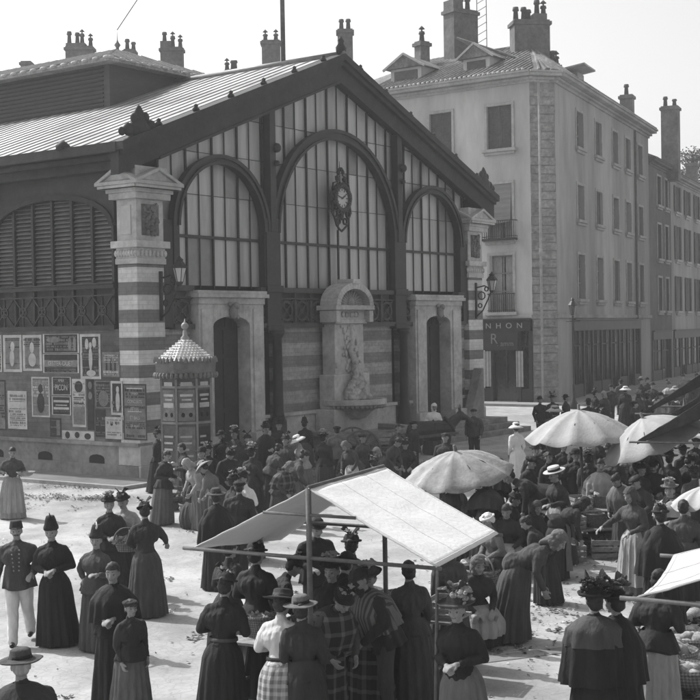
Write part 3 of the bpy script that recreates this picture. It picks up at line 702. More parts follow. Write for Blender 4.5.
# ============================================================ KIOSK
kp = at(188, 500); kk = empty('advertising_kiosk', (kp.x, kp.y, 0), R_(8)); tag(kk, 'eight-sided poster kiosk with a pale scaled cone roof and ball finial', 'kiosk')
PH = math.pi / 8
o = MB(); o.lathe([(0, 0), (.78, 0), (.78, .28), (.70, .34), (.70, .42), (.66, .46), (.66, 3.12), (0, 3.12)], n=8, ph=PH); kb = o.build('kiosk_body', mat('kiosk_green_paint', .085, .6, .25, 5, .1), kk)
o = MB()
for k in range(8):
    a = PH + 2 * math.pi * k / 8; o.beam((.67 * math.cos(a), .67 * math.sin(a), .44), (.67 * math.cos(a), .67 * math.sin(a), 3.1), .055, .055)
for z, r_ in ((1.96, .69), (2.86, .69), (.95, .685)): o.lathe([(r_ - .03, z), (r_, z + .01), (r_, z + .06), (r_ - .03, z + .07)], n=8, ph=PH)
o.build('kiosk_frame', mat('kiosk_moulding', .2, .6, .25, 5, .1), kb)
o = MB(); o.lathe([(0, 3.12), (.70, 3.12), (.74, 3.2), (.80, 3.24), (.82, 3.5), (.76, 3.56), (0, 3.56)], n=8, ph=PH)
for k in range(40):
    a = 2 * math.pi * k / 40; o.ball((.775 * math.cos(a), .775 * math.sin(a), 3.18), .055, .055, .08, 6)
    o.lathe([(.05, 3.5), (.04, 3.58), (0, 3.66)], (.77 * math.cos(a), .77 * math.sin(a), 0), 5)
kc = o.build('scalloped_cornice', mat('kiosk_cornice_paint', .13, .6, .3, 5, .1), kk)
o = MB(); prof = []
n = 9
for i in range(n):
    z = 3.52 + i * .062; r_ = .70 * (1 - i / n) ** .93 + .07
    prof += [(r_, z), (r_ - .045, z + .056)]
o.lathe(prof + [(.05, 4.1)], n=8, ph=PH)
kr = o.build('scale_roof', mat('pale_zinc_scales', .55, .5, .15, 9, .3), kk)
o = MB()
for i in range(n):
    z = 3.54 + i * .062; r_ = (.70 * (1 - i / n) ** .93 + .07) * .955; c_ = max(8, int(r_ * 72))
    for j in range(c_):
        a = 2 * math.pi * (j + .5 * (i % 2)) / c_; o.ball((r_ * math.cos(a), r_ * math.sin(a), z), .034, .034, .03, 5)
o.build('roof_scales', MATS['pale_zinc_scales'], kr, True)
o = MB(); o.lathe([(.1, 4.05), (.11, 4.12), (.06, 4.18), (.05, 4.28), (.035, 4.33)], n=10); o.ball((0, 0, 4.42), .095, n=12); o.lathe([(.03, 4.5), (0, 4.62)], n=6); o.build('ball_finial', mat('finial_zinc', .22, .5, .2, 5, .1), kk, True)
rr = random.Random(4); 
for k in range(8):
    a = 2 * math.pi * k / 8 ; q = .66 * math.cos(PH) + .004
    M_ = Matrix.Rotation(a + math.pi / 2, 4, 'Z') @ Matrix.Translation((0, -q, 0))
    o = MB(M_); o.box(-.21, .21, -.012, 0, 2.05, 2.82); o.box(-.21, .21, -.012, 0, 1.05, 1.9) if k != 5 else o.box(-.21, .21, -.012, 0, 1.95, 1.951)
    pn = o.build('glazed_bill_panel', [MIDP, DARKP, MIDP][k % 3], kb)
    o = MB(M_)
    o.box(-.16, .16, -.02, -.0125, 2.66, 2.72); o.box(-.12, .12, -.02, -.0125, 2.56, 2.6); o.box(-.17, .17, -.02, -.0125, 2.38, 2.5); o.box(-.14, .14, -.02, -.0125, 2.9, 3.02)
    for j in range(4): o.box(-.17, -.17 + rr.uniform(.2, .34), -.02, -.0125, 1.15 + j * .16, 1.2 + j * .16)
    o.build('printed_lines', PALEP, pn)
    o = MB(M_); o.ball((-.09, -.015, 2.2), .05, .01, .06, 8); o.ball((.1, -.015, 2.2), .05, .01, .06, 8); o.build('printed_spots', CL['black'], pn)
text_mesh('lettering', 'THÉÂTRE', .085, PALEP, kb, Vector((0, 0, 2.945)) + Matrix.Rotation(math.pi * 2 * 6 / 8 + math.pi / 2, 3, 'Z') @ Vector((0, -.665, 0)), (math.pi / 2, 0, math.pi * 2 * 6 / 8 + math.pi / 2), .004)

# ============================================================ TOWN BUILDINGS
def frame_M(B, az, outward_right):
    d = Vector((math.sin(az), math.cos(az), 0)); n_ = Vector((d.y, -d.x, 0)) * (1 if outward_right else -1)
    M = Matrix.Identity(4)
    for i in range(3): M[i][0], M[i][1], M[i][2], M[i][3] = d[i], n_[i], (0, 0, 1)[i], B[i]
    return M
def facade(parent, M, t0, t1, z0, z1, ops, m, name='wall', th=.45):
    """wall with real openings (a,b,c,d)=t0,t1,z0,z1"""
    o = MB(M); ts = sorted({t0, t1} | {x for q in ops for x in q[:2] if t0 < x < t1})
    for a, b_ in zip(ts, ts[1:]):
        mid = (a + b_) / 2; blk = sorted([(q[2], q[3]) for q in ops if q[0] < mid < q[1]]); z = z0
        for (c0, c1) in blk + [(z1, z1)]:
            if c0 > z + 1e-4: o.box(a, b_, -th, 0, z, c0)
            z = c1
    bmesh.ops.remove_doubles(o.bm, verts=o.bm.verts, dist=1e-4)
    return o.build(name, m, parent)
def window(parent, M, a, b_, z0, z1, style='glass', sill=True, trim=TRIM, seed=0):
    o = MB(M); o.box(a, b_, -.36, -.30, z0, z1); wn = o.build('window', DARKGLASS, parent)
    wd = b_ - a
    o = MB(M)
    for x in (a, b_ - .07, (a + b_) / 2 - .035): o.box(x, x + .07, -.30, -.24, z0, z1)
    for z in (z0, z1 - .07, z0 + (z1 - z0) * .36, z0 + (z1 - z0) * .68): o.box(a, b_, -.298, -.245, z, z + .06)
    o.build('frame', mat('window_frame_paint', .2, .7, .2, 4, .1), wn)
    o = MB(M)
    if trim:
        o.box(a - .16, a, .0, .05, z0, z1 + .16); o.box(b_, b_ + .16, .0, .05, z0, z1 + .16); o.box(a - .001, b_ + .001, .0, .045, z1, z1 + .155)
    if sill: o.box(a - .28, b_ + .28, -.05, .2, z0 - .17, z0 - .002); o.box(a - .18, b_ + .18, 0, .12, z0 - .32, z0 - .175)
    if trim or sill: o.build('sill', trim or TRIM, wn, bevel=.01)
    if style == 'closed':
        for x0, x1 in ((a + .02, a + wd / 2 - .015), (a + wd / 2 + .015, b_ - .02)):
            o = MB(M); o.box(x0 + .03, x1 - .03, -.2, -.155, z0, z1)
            o.box(x0, x0 + .06, -.16, -.1, z0, z1); o.box(x1 - .06, x1, -.16, -.1, z0, z1)
            z = z0 + .02
            while z < z1 - .08: o.hexa([(x0 + .05, -.16, z), (x1 - .05, -.16, z), (x1 - .05, -.12, z + .0), (x0 + .05, -.12, z), (x0 + .05, -.15, z + .07), (x1 - .05, -.15, z + .07), (x1 - .05, -.11, z + .07), (x0 + .05, -.11, z + .07)]); z += .1
            o.build('shutter', SHUT, wn)
    if style == 'open':
        for x0, x1 in ((a - wd * .42, a - .03), (b_ + .03, b_ + wd * .42)):
            o = MB(M); o.box(x0, x1, .055, .09, z0, z1)
            z = z0 + .06
            while z < z1 - .08: o.box(x0 + .05, x1 - .05, .089, .105, z, z + .05); z += .1
            o.build('shutter', SHUT, wn)
    if style == 'curtain':
        o = MB(M); o.box(a + .05, a + wd * .42, -.299, -.29, z0, z1); o.box(b_ - wd * .42, b_ - .05, -.299, -.29, z0, z1); islands(o.build('curtain', CL['pale'], wn))
    return wn
def rail(parent, M, a, b_, z0, hgt=1.0, out=.35):
    o = MB(M); o.box(a, b_, 0, out + .05, z0 - .12, z0)
    for y in (out,): 
        o.beam((a, y, z0 + hgt), (b_, y, z0 + hgt), .05, .05); o.beam((a, y, z0 + .1), (b_, y, z0 + .1), .03, .03)
        x = a
        while x < b_ + .01: o.beam((x, y, z0), (x, y, z0 + hgt), .025, .025); x += .13
    for x in (a, b_): o.beam((x, 0, z0 + hgt), (x, out, z0 + hgt), .04, .04); o.beam((x, 0, z0 + .1), (x, out, z0 + .1), .03, .03)
    return o.build('balcony_railing', IRON, parent)

B0 = Vector((10.8, 70.5, 0)); AL, AR = R_(-54.2), R_(24.5)
ML, MR = frame_M(B0, AL, False), frame_M(B0, AR, True)
bd = empty('corner_building', B0); tag(bd, 'pale plastered four storey corner house with tiled roof and big chimneys, right of the hall', 'building')
# children are meshed in world coordinates
def world_child(fn):
    return fn
class WB(MB): pass
def adopt(o): o.matrix_parent_inverse = Matrix.Translation(-B0); return o
_build = MB.build
def build2(s, name, M, parent=None, smooth=False, bevel=0):
    o = _build(s, name, M, parent, smooth, bevel)
    if parent is not None and parent.get('wb'): 
        if parent.type == 'EMPTY': o.matrix_parent_inverse = parent.matrix_world.inverted() if False else Matrix.Translation(-parent.location)
        o['wb'] = 1
    return o
MB.build = build2
bd['wb'] = 1
CH = 1.15      # chamfer
# left face
opsL = [(2.25, 3.78, 13.95, 16.3), (2.3, 3.78, 9.05, 12.03), (2.3, 3.72, 5.03, 8.13), (6.05, 7.5, 14.0, 16.3), (6.1, 7.5, 9.3, 12.0), (6.1, 7.5, 5.3, 8.1), (9.7, 11.1, 14.0, 16.3), (9.7, 11.1, 9.3, 12.0), (9.7, 11.1, 5.3, 8.1)]
shopL = (.55, 4.45, .15, 4.62)
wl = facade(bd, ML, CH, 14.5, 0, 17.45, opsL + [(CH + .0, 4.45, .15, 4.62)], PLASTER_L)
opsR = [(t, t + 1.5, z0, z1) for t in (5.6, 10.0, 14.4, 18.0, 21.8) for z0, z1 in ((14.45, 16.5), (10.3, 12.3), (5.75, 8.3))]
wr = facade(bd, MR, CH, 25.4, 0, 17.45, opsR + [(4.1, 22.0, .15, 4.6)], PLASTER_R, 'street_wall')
# chamfered quoin corner
pL = ML @ Vector((CH, 0, 0)); pR = MR @ Vector((CH, 0, 0)); 
inn = ML @ Vector((CH + .5, -.8, 0))
o = MB(); k = 0; z = 0
o.prism([(pL.x, pL.y), (pR.x, pR.y), (inn.x + .4, inn.y + .2)], 0, 17.45, 'xy'); qb = o.build('chamfered_corner', mat('quoin_stone', .25, .9, .25, 3, .5, stain=.2), bd)
o = MB(); dd = (pR - pL).normalized(); nn = Vector((dd.y, -dd.x, 0))
z = .5; rr = random.Random(2)
while z < 17.0:
    a, b_ = (-.25, (pR - pL).length + .25) if k % 2 else (.05, (pR - pL).length - .05)
    P0_, P1_ = pL + dd * max(a, -.0), pL + dd * min(b_, (pR - pL).length)
    ex = rr.uniform(.02, .05)
    q0, q1 = P0_ + nn * ex, P1_ + nn * ex
    o.prism([(P0_.x, P0_.y), (P1_.x, P1_.y), (q1.x, q1.y), (q0.x, q0.y)], z, z + .40, 'xy'); z += .46; k += 1
o.build('quoins', mat('rough_quoin', .24, .95, .4, 4, .8), qb)
# drainpipes
o = MB(ML); o.tube([(CH - .62, .12, 17.3), (CH - .62, .12, .3)], .07, 8); o.tube([(CH - .62, .12, 8.0), (CH - .62, .12, 8.4)], .1, 8); o.build('drainpipe', mat('pale_drainpipe', .32, .6, .2, 3, .1), bd, True)
o = MB(MR); o.tube([(20.6, .12, 17.3), (20.6, .12, 4.6)], .08, 8); o.build('drainpipe', SHUT, bd, True)
# cornice
def cornice(parent, M, t0, t1, z, m=TRIM, s=1, name='cornice'):
    o = MB(M)
    for (d_, a, b_) in ((.12, 0, .14), (.3, .14, .27), (.62, .30, .46), (.72, .46, .56)): o.box(t0, t1, -.4, d_ * s, z + a, z + b_)
    return o.build(name, m, parent)
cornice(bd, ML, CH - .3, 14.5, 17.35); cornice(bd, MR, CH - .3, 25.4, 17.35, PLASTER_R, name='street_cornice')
o = MB(); 
for (d_, a, b_) in ((.12, 0, .14), (.3, .14, .27), (.62, .30, .46), (.72, .46, .56)):
    e = [pL - dd * .2, pR + dd * .2]; q = [e[0] + nn * d_ * .96, e[1] + nn * d_ * .96]
    o.prism([(e[0].x, e[0].y), (q[0].x, q[0].y), (q[1].x, q[1].y), (e[1].x, e[1].y)], 17.352 + a, 17.348 + b_, 'xy')
o.build('corner_cornice', TRIM, bd)
# string course
o = MB(ML); o.box(CH - .0, 14.5, 0, .12, 4.68, 4.86); o.build('string_course', TRIM, bd)
o = MB(MR); o.box(CH, 25.4, 0, .14, 4.66, 4.86); o.build('string_course', PLASTER_R, bd)
# windows
st = ['closed', 'half', 'curtain', 'closed', 'closed', 'glass', 'closed', 'glass', 'glass']
for i, q in enumerate(opsL):
    wn = window(bd, ML, *q, style='curtain' if st[i] in ('half', 'curtain') else st[i])
    if st[i] == 'half':
        o = MB(ML); o.hexa([(q[0] + .06, .1, q[2] + .9), (q[1] - .02, .1, q[2] + .75), (q[1] - .02, .14, q[2] + .75), (q[0] + .06, .14, q[2] + .9), (q[0] + .03, -.05, q[3]), (q[1] - .02, -.05, q[3]), (q[1] - .02, -.01, q[3]), (q[0] + .03, -.01, q[3])])
        o.build('awning_shutter', mat('slatted_blind', .2, .8, .2, 5, .4, str_=(.3, .3, 6)), wn)
rail(bd, ML, 2.0, 4.0, 9.05, .95, .42); rail(bd, ML, 2.2, 3.85, 5.03, 1.0, .12); rail(bd, ML, 5.9, 7.7, 9.3, .95, .3)
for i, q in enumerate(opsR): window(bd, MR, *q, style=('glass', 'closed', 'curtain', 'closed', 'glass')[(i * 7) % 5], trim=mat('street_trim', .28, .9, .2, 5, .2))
# shop front left
def shopfront(parent, M, a, b_, zt, bays, door_i, m=SHOP, back=-.45):
    o = MB(M); o.box(a, b_, back - .1, back, .1, zt); sf = o.build('shop_front', WALLDARK, parent)
    o = MB(M); o.box(a, b_, -.1, .10, zt - .62, zt - .02); o.box(a - .06, b_ + .06, -.1, .22, zt - .02, zt + .06)
    n_ = len(bays) + 1; xs = [a] + list(bays) + [b_]
    for x in xs: o.box(x - .11, x + .11, -.12, .06, .12, zt - .62)
    for i in range(len(xs) - 1):
        if i not in door_i: o.box(xs[i] + .11, xs[i + 1] - .11, -.14, .02, .12, .85)
    fr_ = o.build('shop_joinery', m, sf, bevel=.01)
    for i in range(len(xs) - 1):
        o = MB(M)
        o.box(xs[i] + .12, xs[i + 1] - .12, -.22, -.19, .86 if i not in door_i else .12, zt - .64); o.build('shop_window' if i not in door_i else 'shop_door', DARKGLASS, sf)
        o = MB(M); wq = xs[i + 1] - xs[i]; mid = (xs[i] + xs[i + 1]) / 2
        o.box(mid - .03, mid + .03, -.18, -.12, .86, zt - .64)
        o.box(xs[i] + .12, xs[i + 1] - .12, -.18, -.12, zt - 1.5, zt - 1.43); o.build('glazing_bar', m, sf)
    return sf
sf = shopfront(bd, ML, CH + .12, 4.38, 4.6, (2.0, 3.72), (1,))
o = MB(ML); o.box(2.0, 4.38, .105, .16, 2.95, 4.0); sg_ = o.build('shop_signboard', mat('shop_sign_black', .02, .6, .3, 3, .1), sf)
o = MB(ML); o.box(1.72, 2.14, .03, .1, .95, 2.9); o.box(3.72, 4.3, .03, .1, .95, 2.9)
islands(o.build('striped_curtain_panel', pattern(mat('striped_panel', .3, .8, .15, 6, .1), 'stripe', .34, .18, .16, .5, 0, 0), sf))
# lettering stands on the fascia; text local x must run towards the corner (negative t)
def sign_text(M, body, size, m, parent, t, out, z, sx=1, flip=True):
    cu = bpy.data.curves.new('lettering', 'FONT'); cu.body = body; cu.size = size; cu.extrude = .01; cu.align_x = 'CENTER'; cu.align_y = 'CENTER'
    tmp = bpy.data.objects.new('lettering', cu); COL.objects.link(tmp); bpy.context.view_layer.update()
    me = bpy.data.meshes.new_from_object(tmp.evaluated_get(bpy.context.evaluated_depsgraph_get())); bpy.data.objects.remove(tmp); bpy.data.curves.remove(cu)
    me.materials.clear(); me.materials.append(m)
    for v_ in me.vertices: v_.co = M @ Vector((t + (-1 if flip else 1) * v_.co.x * sx, out + v_.co.z, z + v_.co.y))
    o = bpy.data.objects.new('lettering', me); COL.objects.link(o); o.parent = parent
    return o
sign_text(ML, 'N  H  O  N', .42, mat('sign_letter_paint', .3, .7, .2, 4, 0), sf, 2.85, .125, 4.27, 1.15)
sign_text(ML, 'R', .8, mat('sign_letter_grey', .16, .7, .2, 4, 0), sf, 3.45, .175, 3.55); sign_text(ML, '. amm', .42, MATS['sign_letter_grey'], sf, 2.75, .175, 3.3)
# shop fronts along the street
shopfront(bd, MR, 4.2, 21.9, 4.55, (6.6, 8.7, 10.9, 13.3, 15.6, 18.0, 20.0), (1, 4, 6))
o = MB(ML); o.box(-.5, 14.5, 0, 1.9, 0, .13); struct(o.build('pavement', mat('far_pavement', .24, .95, .15, 2, .3)))
o = MB(MR); o.box(-.5, 60, 0, 2.2, 0, .128); struct(o.build('pavement', MATS['far_pavement']))
# roof
def rooft(parent, pts, faces, m=TILE, name='roof'):
    bm = bmesh.new(); vs = [bm.verts.new(p) for p in pts]
    for f in faces: bm.faces.new([vs[i] for i in f])
    bmesh.ops.recalc_face_normals(bm, faces=bm.faces)
    me = bpy.data.meshes.new(name); bm.to_mesh(me); bm.free(); me.materials.append(m)
    o = bpy.data.objects.new(name, me); COL.objects.link(o); o.parent = parent
    if parent.type == 'EMPTY': o.matrix_parent_inverse = Matrix.Translation(-parent.location)
    return o
zc = 17.92
A_ = pL + nn * .5 + Vector((0, 0, zc)); B_ = pR + nn * .5 + Vector((0, 0, zc))
L1 = ML @ Vector((14.6, .72, zc)); R1 = MR @ Vector((25.4, .72, zc))
RG = 3.05; depth = 6.5
ridgeC = ML @ Vector((4.7, -depth, zc + RG)); ridgeL = ML @ Vector((11.3, -depth, zc + RG)); ridgeR = MR @ Vector((25.4, -depth, zc + RG))
backL = ML @ Vector((14.6, -2 * depth, zc)); backC = ML @ Vector((9.0, -2 * depth, zc)); backR = MR @ Vector((25.4, -2 * depth, zc))
bot = [q - Vector((0, 0, .12)) for q in (A_, B_, L1, R1, backL, backC, backR)]
rf = rooft(bd, [A_, B_, L1, R1, ridgeC, ridgeL, ridgeR, backL, backC, backR] + bot, [(2, 0, 4, 5), (0, 1, 4), (1, 3, 6, 4), (7, 2, 5), (8, 7, 5, 4), (9, 8, 4, 6), (3, 9, 6), (0, 2, 12, 10), (1, 0, 10, 11), (3, 1, 11, 13), (12, 14, 15, 10), (10, 15, 16, 13, 11), (2, 7, 14, 12), (7, 8, 15, 14), (8, 9, 16, 15), (9, 3, 13, 16)])
rf['wb'] = 1
def tiles_ridges(M, t0, t1, parent):
    """raised courses of roman tiles running down the slope"""
    o = MB(M); t = t0
    sl_ = RG / (depth + .7)
    while t < t1:
        a = (t, .68, zc + .02); tt = t
        b_ = (t, -depth + .2, zc + RG - .12)
        o.tube([a, b_], .075, 5); t += .34
    return o.build('roman_tiles', TILE, parent)
o = MB()
for (s0, s1, e0, e1) in ((A_, ML @ Vector((4.9, .68, zc)), A_, ridgeC), (B_, A_, B_, ridgeC), (B_, MR @ Vector((3.4, .68, zc)), B_, ridgeC)):
    n_ = max(3, int((s1 - s0).length / .3))
    for k in range(n_):
        q = k / n_
        if s1 == A_: a_, b_ = s0.lerp(s1, q), s0.lerp(s1, .5).lerp(ridgeC, 1 - abs(q - .5) * 1.9)
        else: a_, b_ = s0.lerp(s1, q), e0.lerp(e1, q)
        if (b_ - a_).length > .1: o.tube([a_ + Vector((0, 0, .03)), b_ + Vector((0, 0, .03))], .075, 5)
o.build('roman_tiles', TILE, rf)
tiles_ridges(ML, 4.9, 11.4, rf); tiles_ridges(MR, 3.3, 25.2, rf)
o = MB(ML); t = CH
while t < 14.5: o.ball((t, .72, zc + .03), .11, .08, .07, 6); t += .3
o.build('eave_tiles', MATS['pale_eave_tile'], rf, True)
def dormer(M, t, w_, back, z0, h_, parent):
    o = MB(M); o.box(t - w_ / 2, t + w_ / 2, -back - 2.2, -back, z0, z0 + h_); d_ = o.build('dormer', PLASTER_L, parent)
    o = MB(M); o.prism([(t - w_ / 2 - .3, z0 + h_), (t + w_ / 2 + .3, z0 + h_), (t, z0 + h_ + .75)], -back - 3.2, -back + .25); o.build('dormer_roof', TILE, d_)
    o = MB(M)
    o.beam((t - w_ / 2 - .38, -back + .26, z0 + h_ - .05), (t, -back + .26, z0 + h_ + .8), .1, .12); o.beam((t + w_ / 2 + .38, -back + .26, z0 + h_ - .05), (t, -back + .26, z0 + h_ + .8), .1, .12); o.build('dormer_verge', TRIM, d_)
    o = MB(M); o.box(t - w_ / 2 + .25, t + w_ / 2 - .25, -back, -back + .03, z0 + .3, z0 + h_ - .15); o.build('dormer_window', SHUT, d_)
dormer(ML, 5.1, 1.7, 1.2, 18.2, 1.15, rf); dormer(ML, 9.7, 2.1, 1.0, 18.1, 1.25, rf)
def chimney(x, y, z0, z1, wx, wy, rz, parent, npots=3, seed=1, m=CHIM, steps=()):
    M = Matrix.Translation((x, y, 0)) @ Matrix.Rotation(rz, 4, 'Z'); rr = random.Random(seed)
    o = MB(M); o.box(-wx / 2, wx / 2, -wy / 2, wy / 2, z0, z1); o.box(-wx / 2 - .1, wx / 2 + .1, -wy / 2 - .1, wy / 2 + .1, z1 - .3, z1 - .1)
    for (a, b_, zz) in steps: o.box(a, b_, -wy / 2 + .03, wy / 2 - .03, z1, zz)
    c = o.build('chimney', m, parent)
    if not parent.get('wb') : pass
    for k in range(npots):
        xx = -wx / 2 + wx * (k + .5) / npots + rr.uniform(-.08, .08); h_ = rr.uniform(.45, .95); zz = z1
        for (a, b_, q) in steps:
            if a <= xx <= b_: zz = q
        o = MB(M); o.lathe([(0, 0), (.17, 0), (.13, h_ * .7), (.2, h_ * .75), (.16, h_), (0, h_)], (xx, 0, zz - .02), 8)
        if rr.random() < .6: o.lathe([(.05, h_), (.05, h_ + .12), (.2, h_ + .13), (0, h_ + .34)], (xx, 0, zz), 8)
        p = o.build('chimney_pot', POT, c, True)
    return c
def px_point(px, py, depth_y):
    d = cR * (px - 350) + cU * (350 - py) + cF * FOC
    return Vector((0, 0, CAMH)) + d * (depth_y / d.y)
# chimney stacks of the corner house: the two great ones
a = px_point(461, 45, 81); chimney(a.x, a.y, 19, a.z + 2.7 - .6, 1.9, 1.0, R_(35), rf, 3, 3, steps=((-.95, -.2, a.z + 2.6),))
a = px_point(530, 55, 77); chimney(a.x, a.y, 19, a.z + 1.95, 2.1, 1.1, R_(8), rf, 5, 5, steps=((.1, .9, a.z + 2.3),))
a = px_point(422, 46, 80); chimney(a.x, a.y, 19.5, a.z + .25, .7, .6, R_(35), rf, 1, 9)
a = px_point(555, 66, 76); chimney(a.x, a.y, 18.5, a.z + .1, .5, .5, 0, rf, 2, 12)
a = px_point(627, 100, 95); chimney(a.x, a.y, 18, a.z + .35, .9, .7, R_(-24), rf, 1, 13)
# street side dormer hatch
dd_ = MB(MR); dd_.box(12.2, 13.8, -3.2, -1.6, 18.3, 20.0); dm = dd_.build('dormer', PLASTER_R, rf)
dd_ = MB(MR); dd_.hexa([(11.6, -3.6, 19.9), (14.4, -3.6, 19.9), (14.4, -1.0, 20.3), (11.6, -1.0, 20.3), (11.6, -3.6, 20.0), (14.4, -3.6, 20.0), (14.4, -1.0, 20.4), (11.6, -1.0, 20.4)]); dd_.build('dormer_roof', ZINC, dm)
# lattice mast behind the stack
a = px_point(482, 40, 84); ms = empty('lattice_mast', (a.x, a.y, 0)); tag(ms, 'thin lattice mast rising behind the big chimney', 'mast')
o = MB()
for s in (-.3, .3): o.beam((s, 0, 18), (s, 0, 26.5), .05, .05)
z = 18.2
while z < 26.4: o.beam((-.3, 0, z), (.3, 0, z + .35), .035, .035); z += .5
o.build('mast_frame', mat('galvanised_bar', .2, .6, .2, 3, 0), ms)
# ---- houses further along the street
def row_house(t0, t1, zt, m, label, wins, dz=0, front=0.0, shop=True, rise=2.6, seed=1):
    B = MR @ Vector((t0, 0, 0)); h = empty('terraced_house', B); h['wb'] = 1; tag(h, label, 'house', 'houses beyond the corner building')
    ops = [(a, b_, z0, z1) for (a, b_, z0, z1, s) in wins]
    sh = [(t0 + .5, t1 - .5, .15, 3.75)] if shop else []
    facade(h, MR, t0, t1, 0, zt, ops + sh, m)
    o = MB(MR); o.box(t0, t1, -10, -.46, 0, zt - .02); o.build('house_body', m, h)
    for (a, b_, z0, z1, s) in wins: window(h, MR, a, b_, z0, z1, style=s, trim=MATS['street_trim'] if seed % 2 else None)
    if shop: 
        n_ = max(2, int((t1 - t0 - 1) / 2.4)); shopfront(h, MR, t0 + .55, t1 - .55, 3.7, [t0 + .55 + (t1 - t0 - 1.1) * k / n_ for k in range(1, n_)], (1,))
    cornice(h, MR, t0, t1, zt - .4, m, .7)
    q = [MR @ Vector(v_) for v_ in ((t0, .6, zt + .15), (t1, .6, zt + .15), (t1, -5, zt + rise), (t0, -5, zt + rise), (t1, -10.4, zt + .15), (t0, -10.4, zt + .15))]
    r_ = rooft(h, q, [(0, 1, 2, 3), (3, 2, 4, 5), (1, 4, 2), (0, 3, 5), (0, 5, 4, 1)]); r_['wb'] = 1
    return h, r_
h1, r1 = row_house(25.45, 33.3, 15.9, PLASTER_3, 'narrow sooty house just past the corner building', [(28.2, 29.6, 12.9, 15.0, 'glass'), (28.2, 29.6, 9.0, 11.5, 'glass'), (28.2, 29.6, 5.2, 7.6, 'closed'), (31, 32.2, 12.9, 15, 'closed'), (31, 32.2, 9, 11.5, 'glass'), (31, 32.2, 5.2, 7.6, 'glass')])
h2, r2 = row_house(33.35, 47.5, 15.6, PLASTER_R, 'grey house with open louvred shutters at the right edge', [(a, a + 1.5, z0, z1, 'open') for a in (35.2, 39.4, 43.8) for z0, z1 in ((12.9, 14.9), (9.2, 11.8), (5.2, 7.9))], seed=2)
h3, r3 = row_house(47.55, 62, 14.6, PLASTER_4, 'last dim house of the row, mostly outside the view', [(a, a + 1.4, z0, z1, 'open') for a in (49.5, 54, 58.4) for z0, z1 in ((9.2, 11.6), (5.2, 7.7))], seed=2)
a = px_point(671, 165, 100); chimney(a.x, a.y, 15, a.z + 4.4, 1.25, 1.0, R_(-24), r1, 2, 21)
a = px_point(692, 175, 112); chimney(a.x, a.y, 15, a.z + 1.0, .9, .8, R_(-24), r2, 1, 22)
# ---- houses behind the hall: only their stacks clear its roofs
def back_block(px0, px1, y, ztop, label):
    a, b_ = px_point(px0, 300, y), px_point(px1, 300, y); 
    h = empty('rear_house', ((a.x + b_.x) / 2, y, 0)); h['wb'] = 1; tag(h, label, 'house', 'houses behind the market hall')
    o = MB(); o.box(a.x, b_.x, y - 4, y + 4, 0, ztop - 3); o.build('wall', PLASTER_4, h)
    q = [Vector(v_) for v_ in ((a.x, y - 4.4, ztop - 3), (b_.x, y - 4.4, ztop - 3), (b_.x, y, ztop), (a.x, y, ztop), (b_.x, y + 4.4, ztop - 3), (a.x, y + 4.4, ztop - 3))]
    r_ = rooft(h, q, [(0, 1, 2, 3), (3, 2, 4, 5), (1, 4, 2), (0, 3, 5), (0, 5, 4, 1)]); r_['wb'] = 1
    o = MB()
    for k in range(3):
        x = a.x + (b_.x - a.x) * (k + .3) / 3; o.box(x, x + 1.2, y - 4.03, y - 4.0, ztop - 6.5, ztop - 4.6)
    o.build('window', DARKGLASS, h)
    return r_
rb = back_block(185, 300, 96, 21.8, 'long tiled house hidden behind the hall with one square chimney'); 
def stack(px, pyt, pyb, wpx, y, r_, n_, seed, steps=(), m=CHIM):
    a = px_point(px, pyt, y); sc = y / FOC
    return chimney(a.x, y, 18, a.z, wpx * sc, .9, R_(0), r_, n_, seed, m, [(s[0] * sc, s[1] * sc, a.z + s[2] * sc) for s in steps])
stack(271, 41, 68, 18, 95, rb, 2, 31)
stack(232, 70, 74, 12, 96, rb, 3, 32)
rb = back_block(302, 372, 94, 22.2, 'tiled house behind the gable peak with a tall chimney'); stack(345, 30, 60, 15, 93, rb, 2, 33)
rb = back_block(130, 184, 98, 22.3, 'tiled house with a stepped cluster of pots behind the clerestory'); stack(172, 48, 70, 22, 97, rb, 3, 34, ((-11, 0, 6),)); stack(130, 50, 60, 11, 98, rb, 2, 35); stack(197, 74, 76, 16, 97, rb, 0, 38)
rb = back_block(-40, 128, 98, 22.0, 'broad house at far left whose row of chimney pots shows over the clerestory'); stack(80, 47, 58, 27, 97, rb, 4, 36, ((-13, 6, 3),)); stack(27, 62, 68, 10, 98, rb, 0, 37)
# rear wing between hall and corner building
wing = back_block(366, 420, 88, 20.2, 'tiled house joining the corner building behind the hall gable')
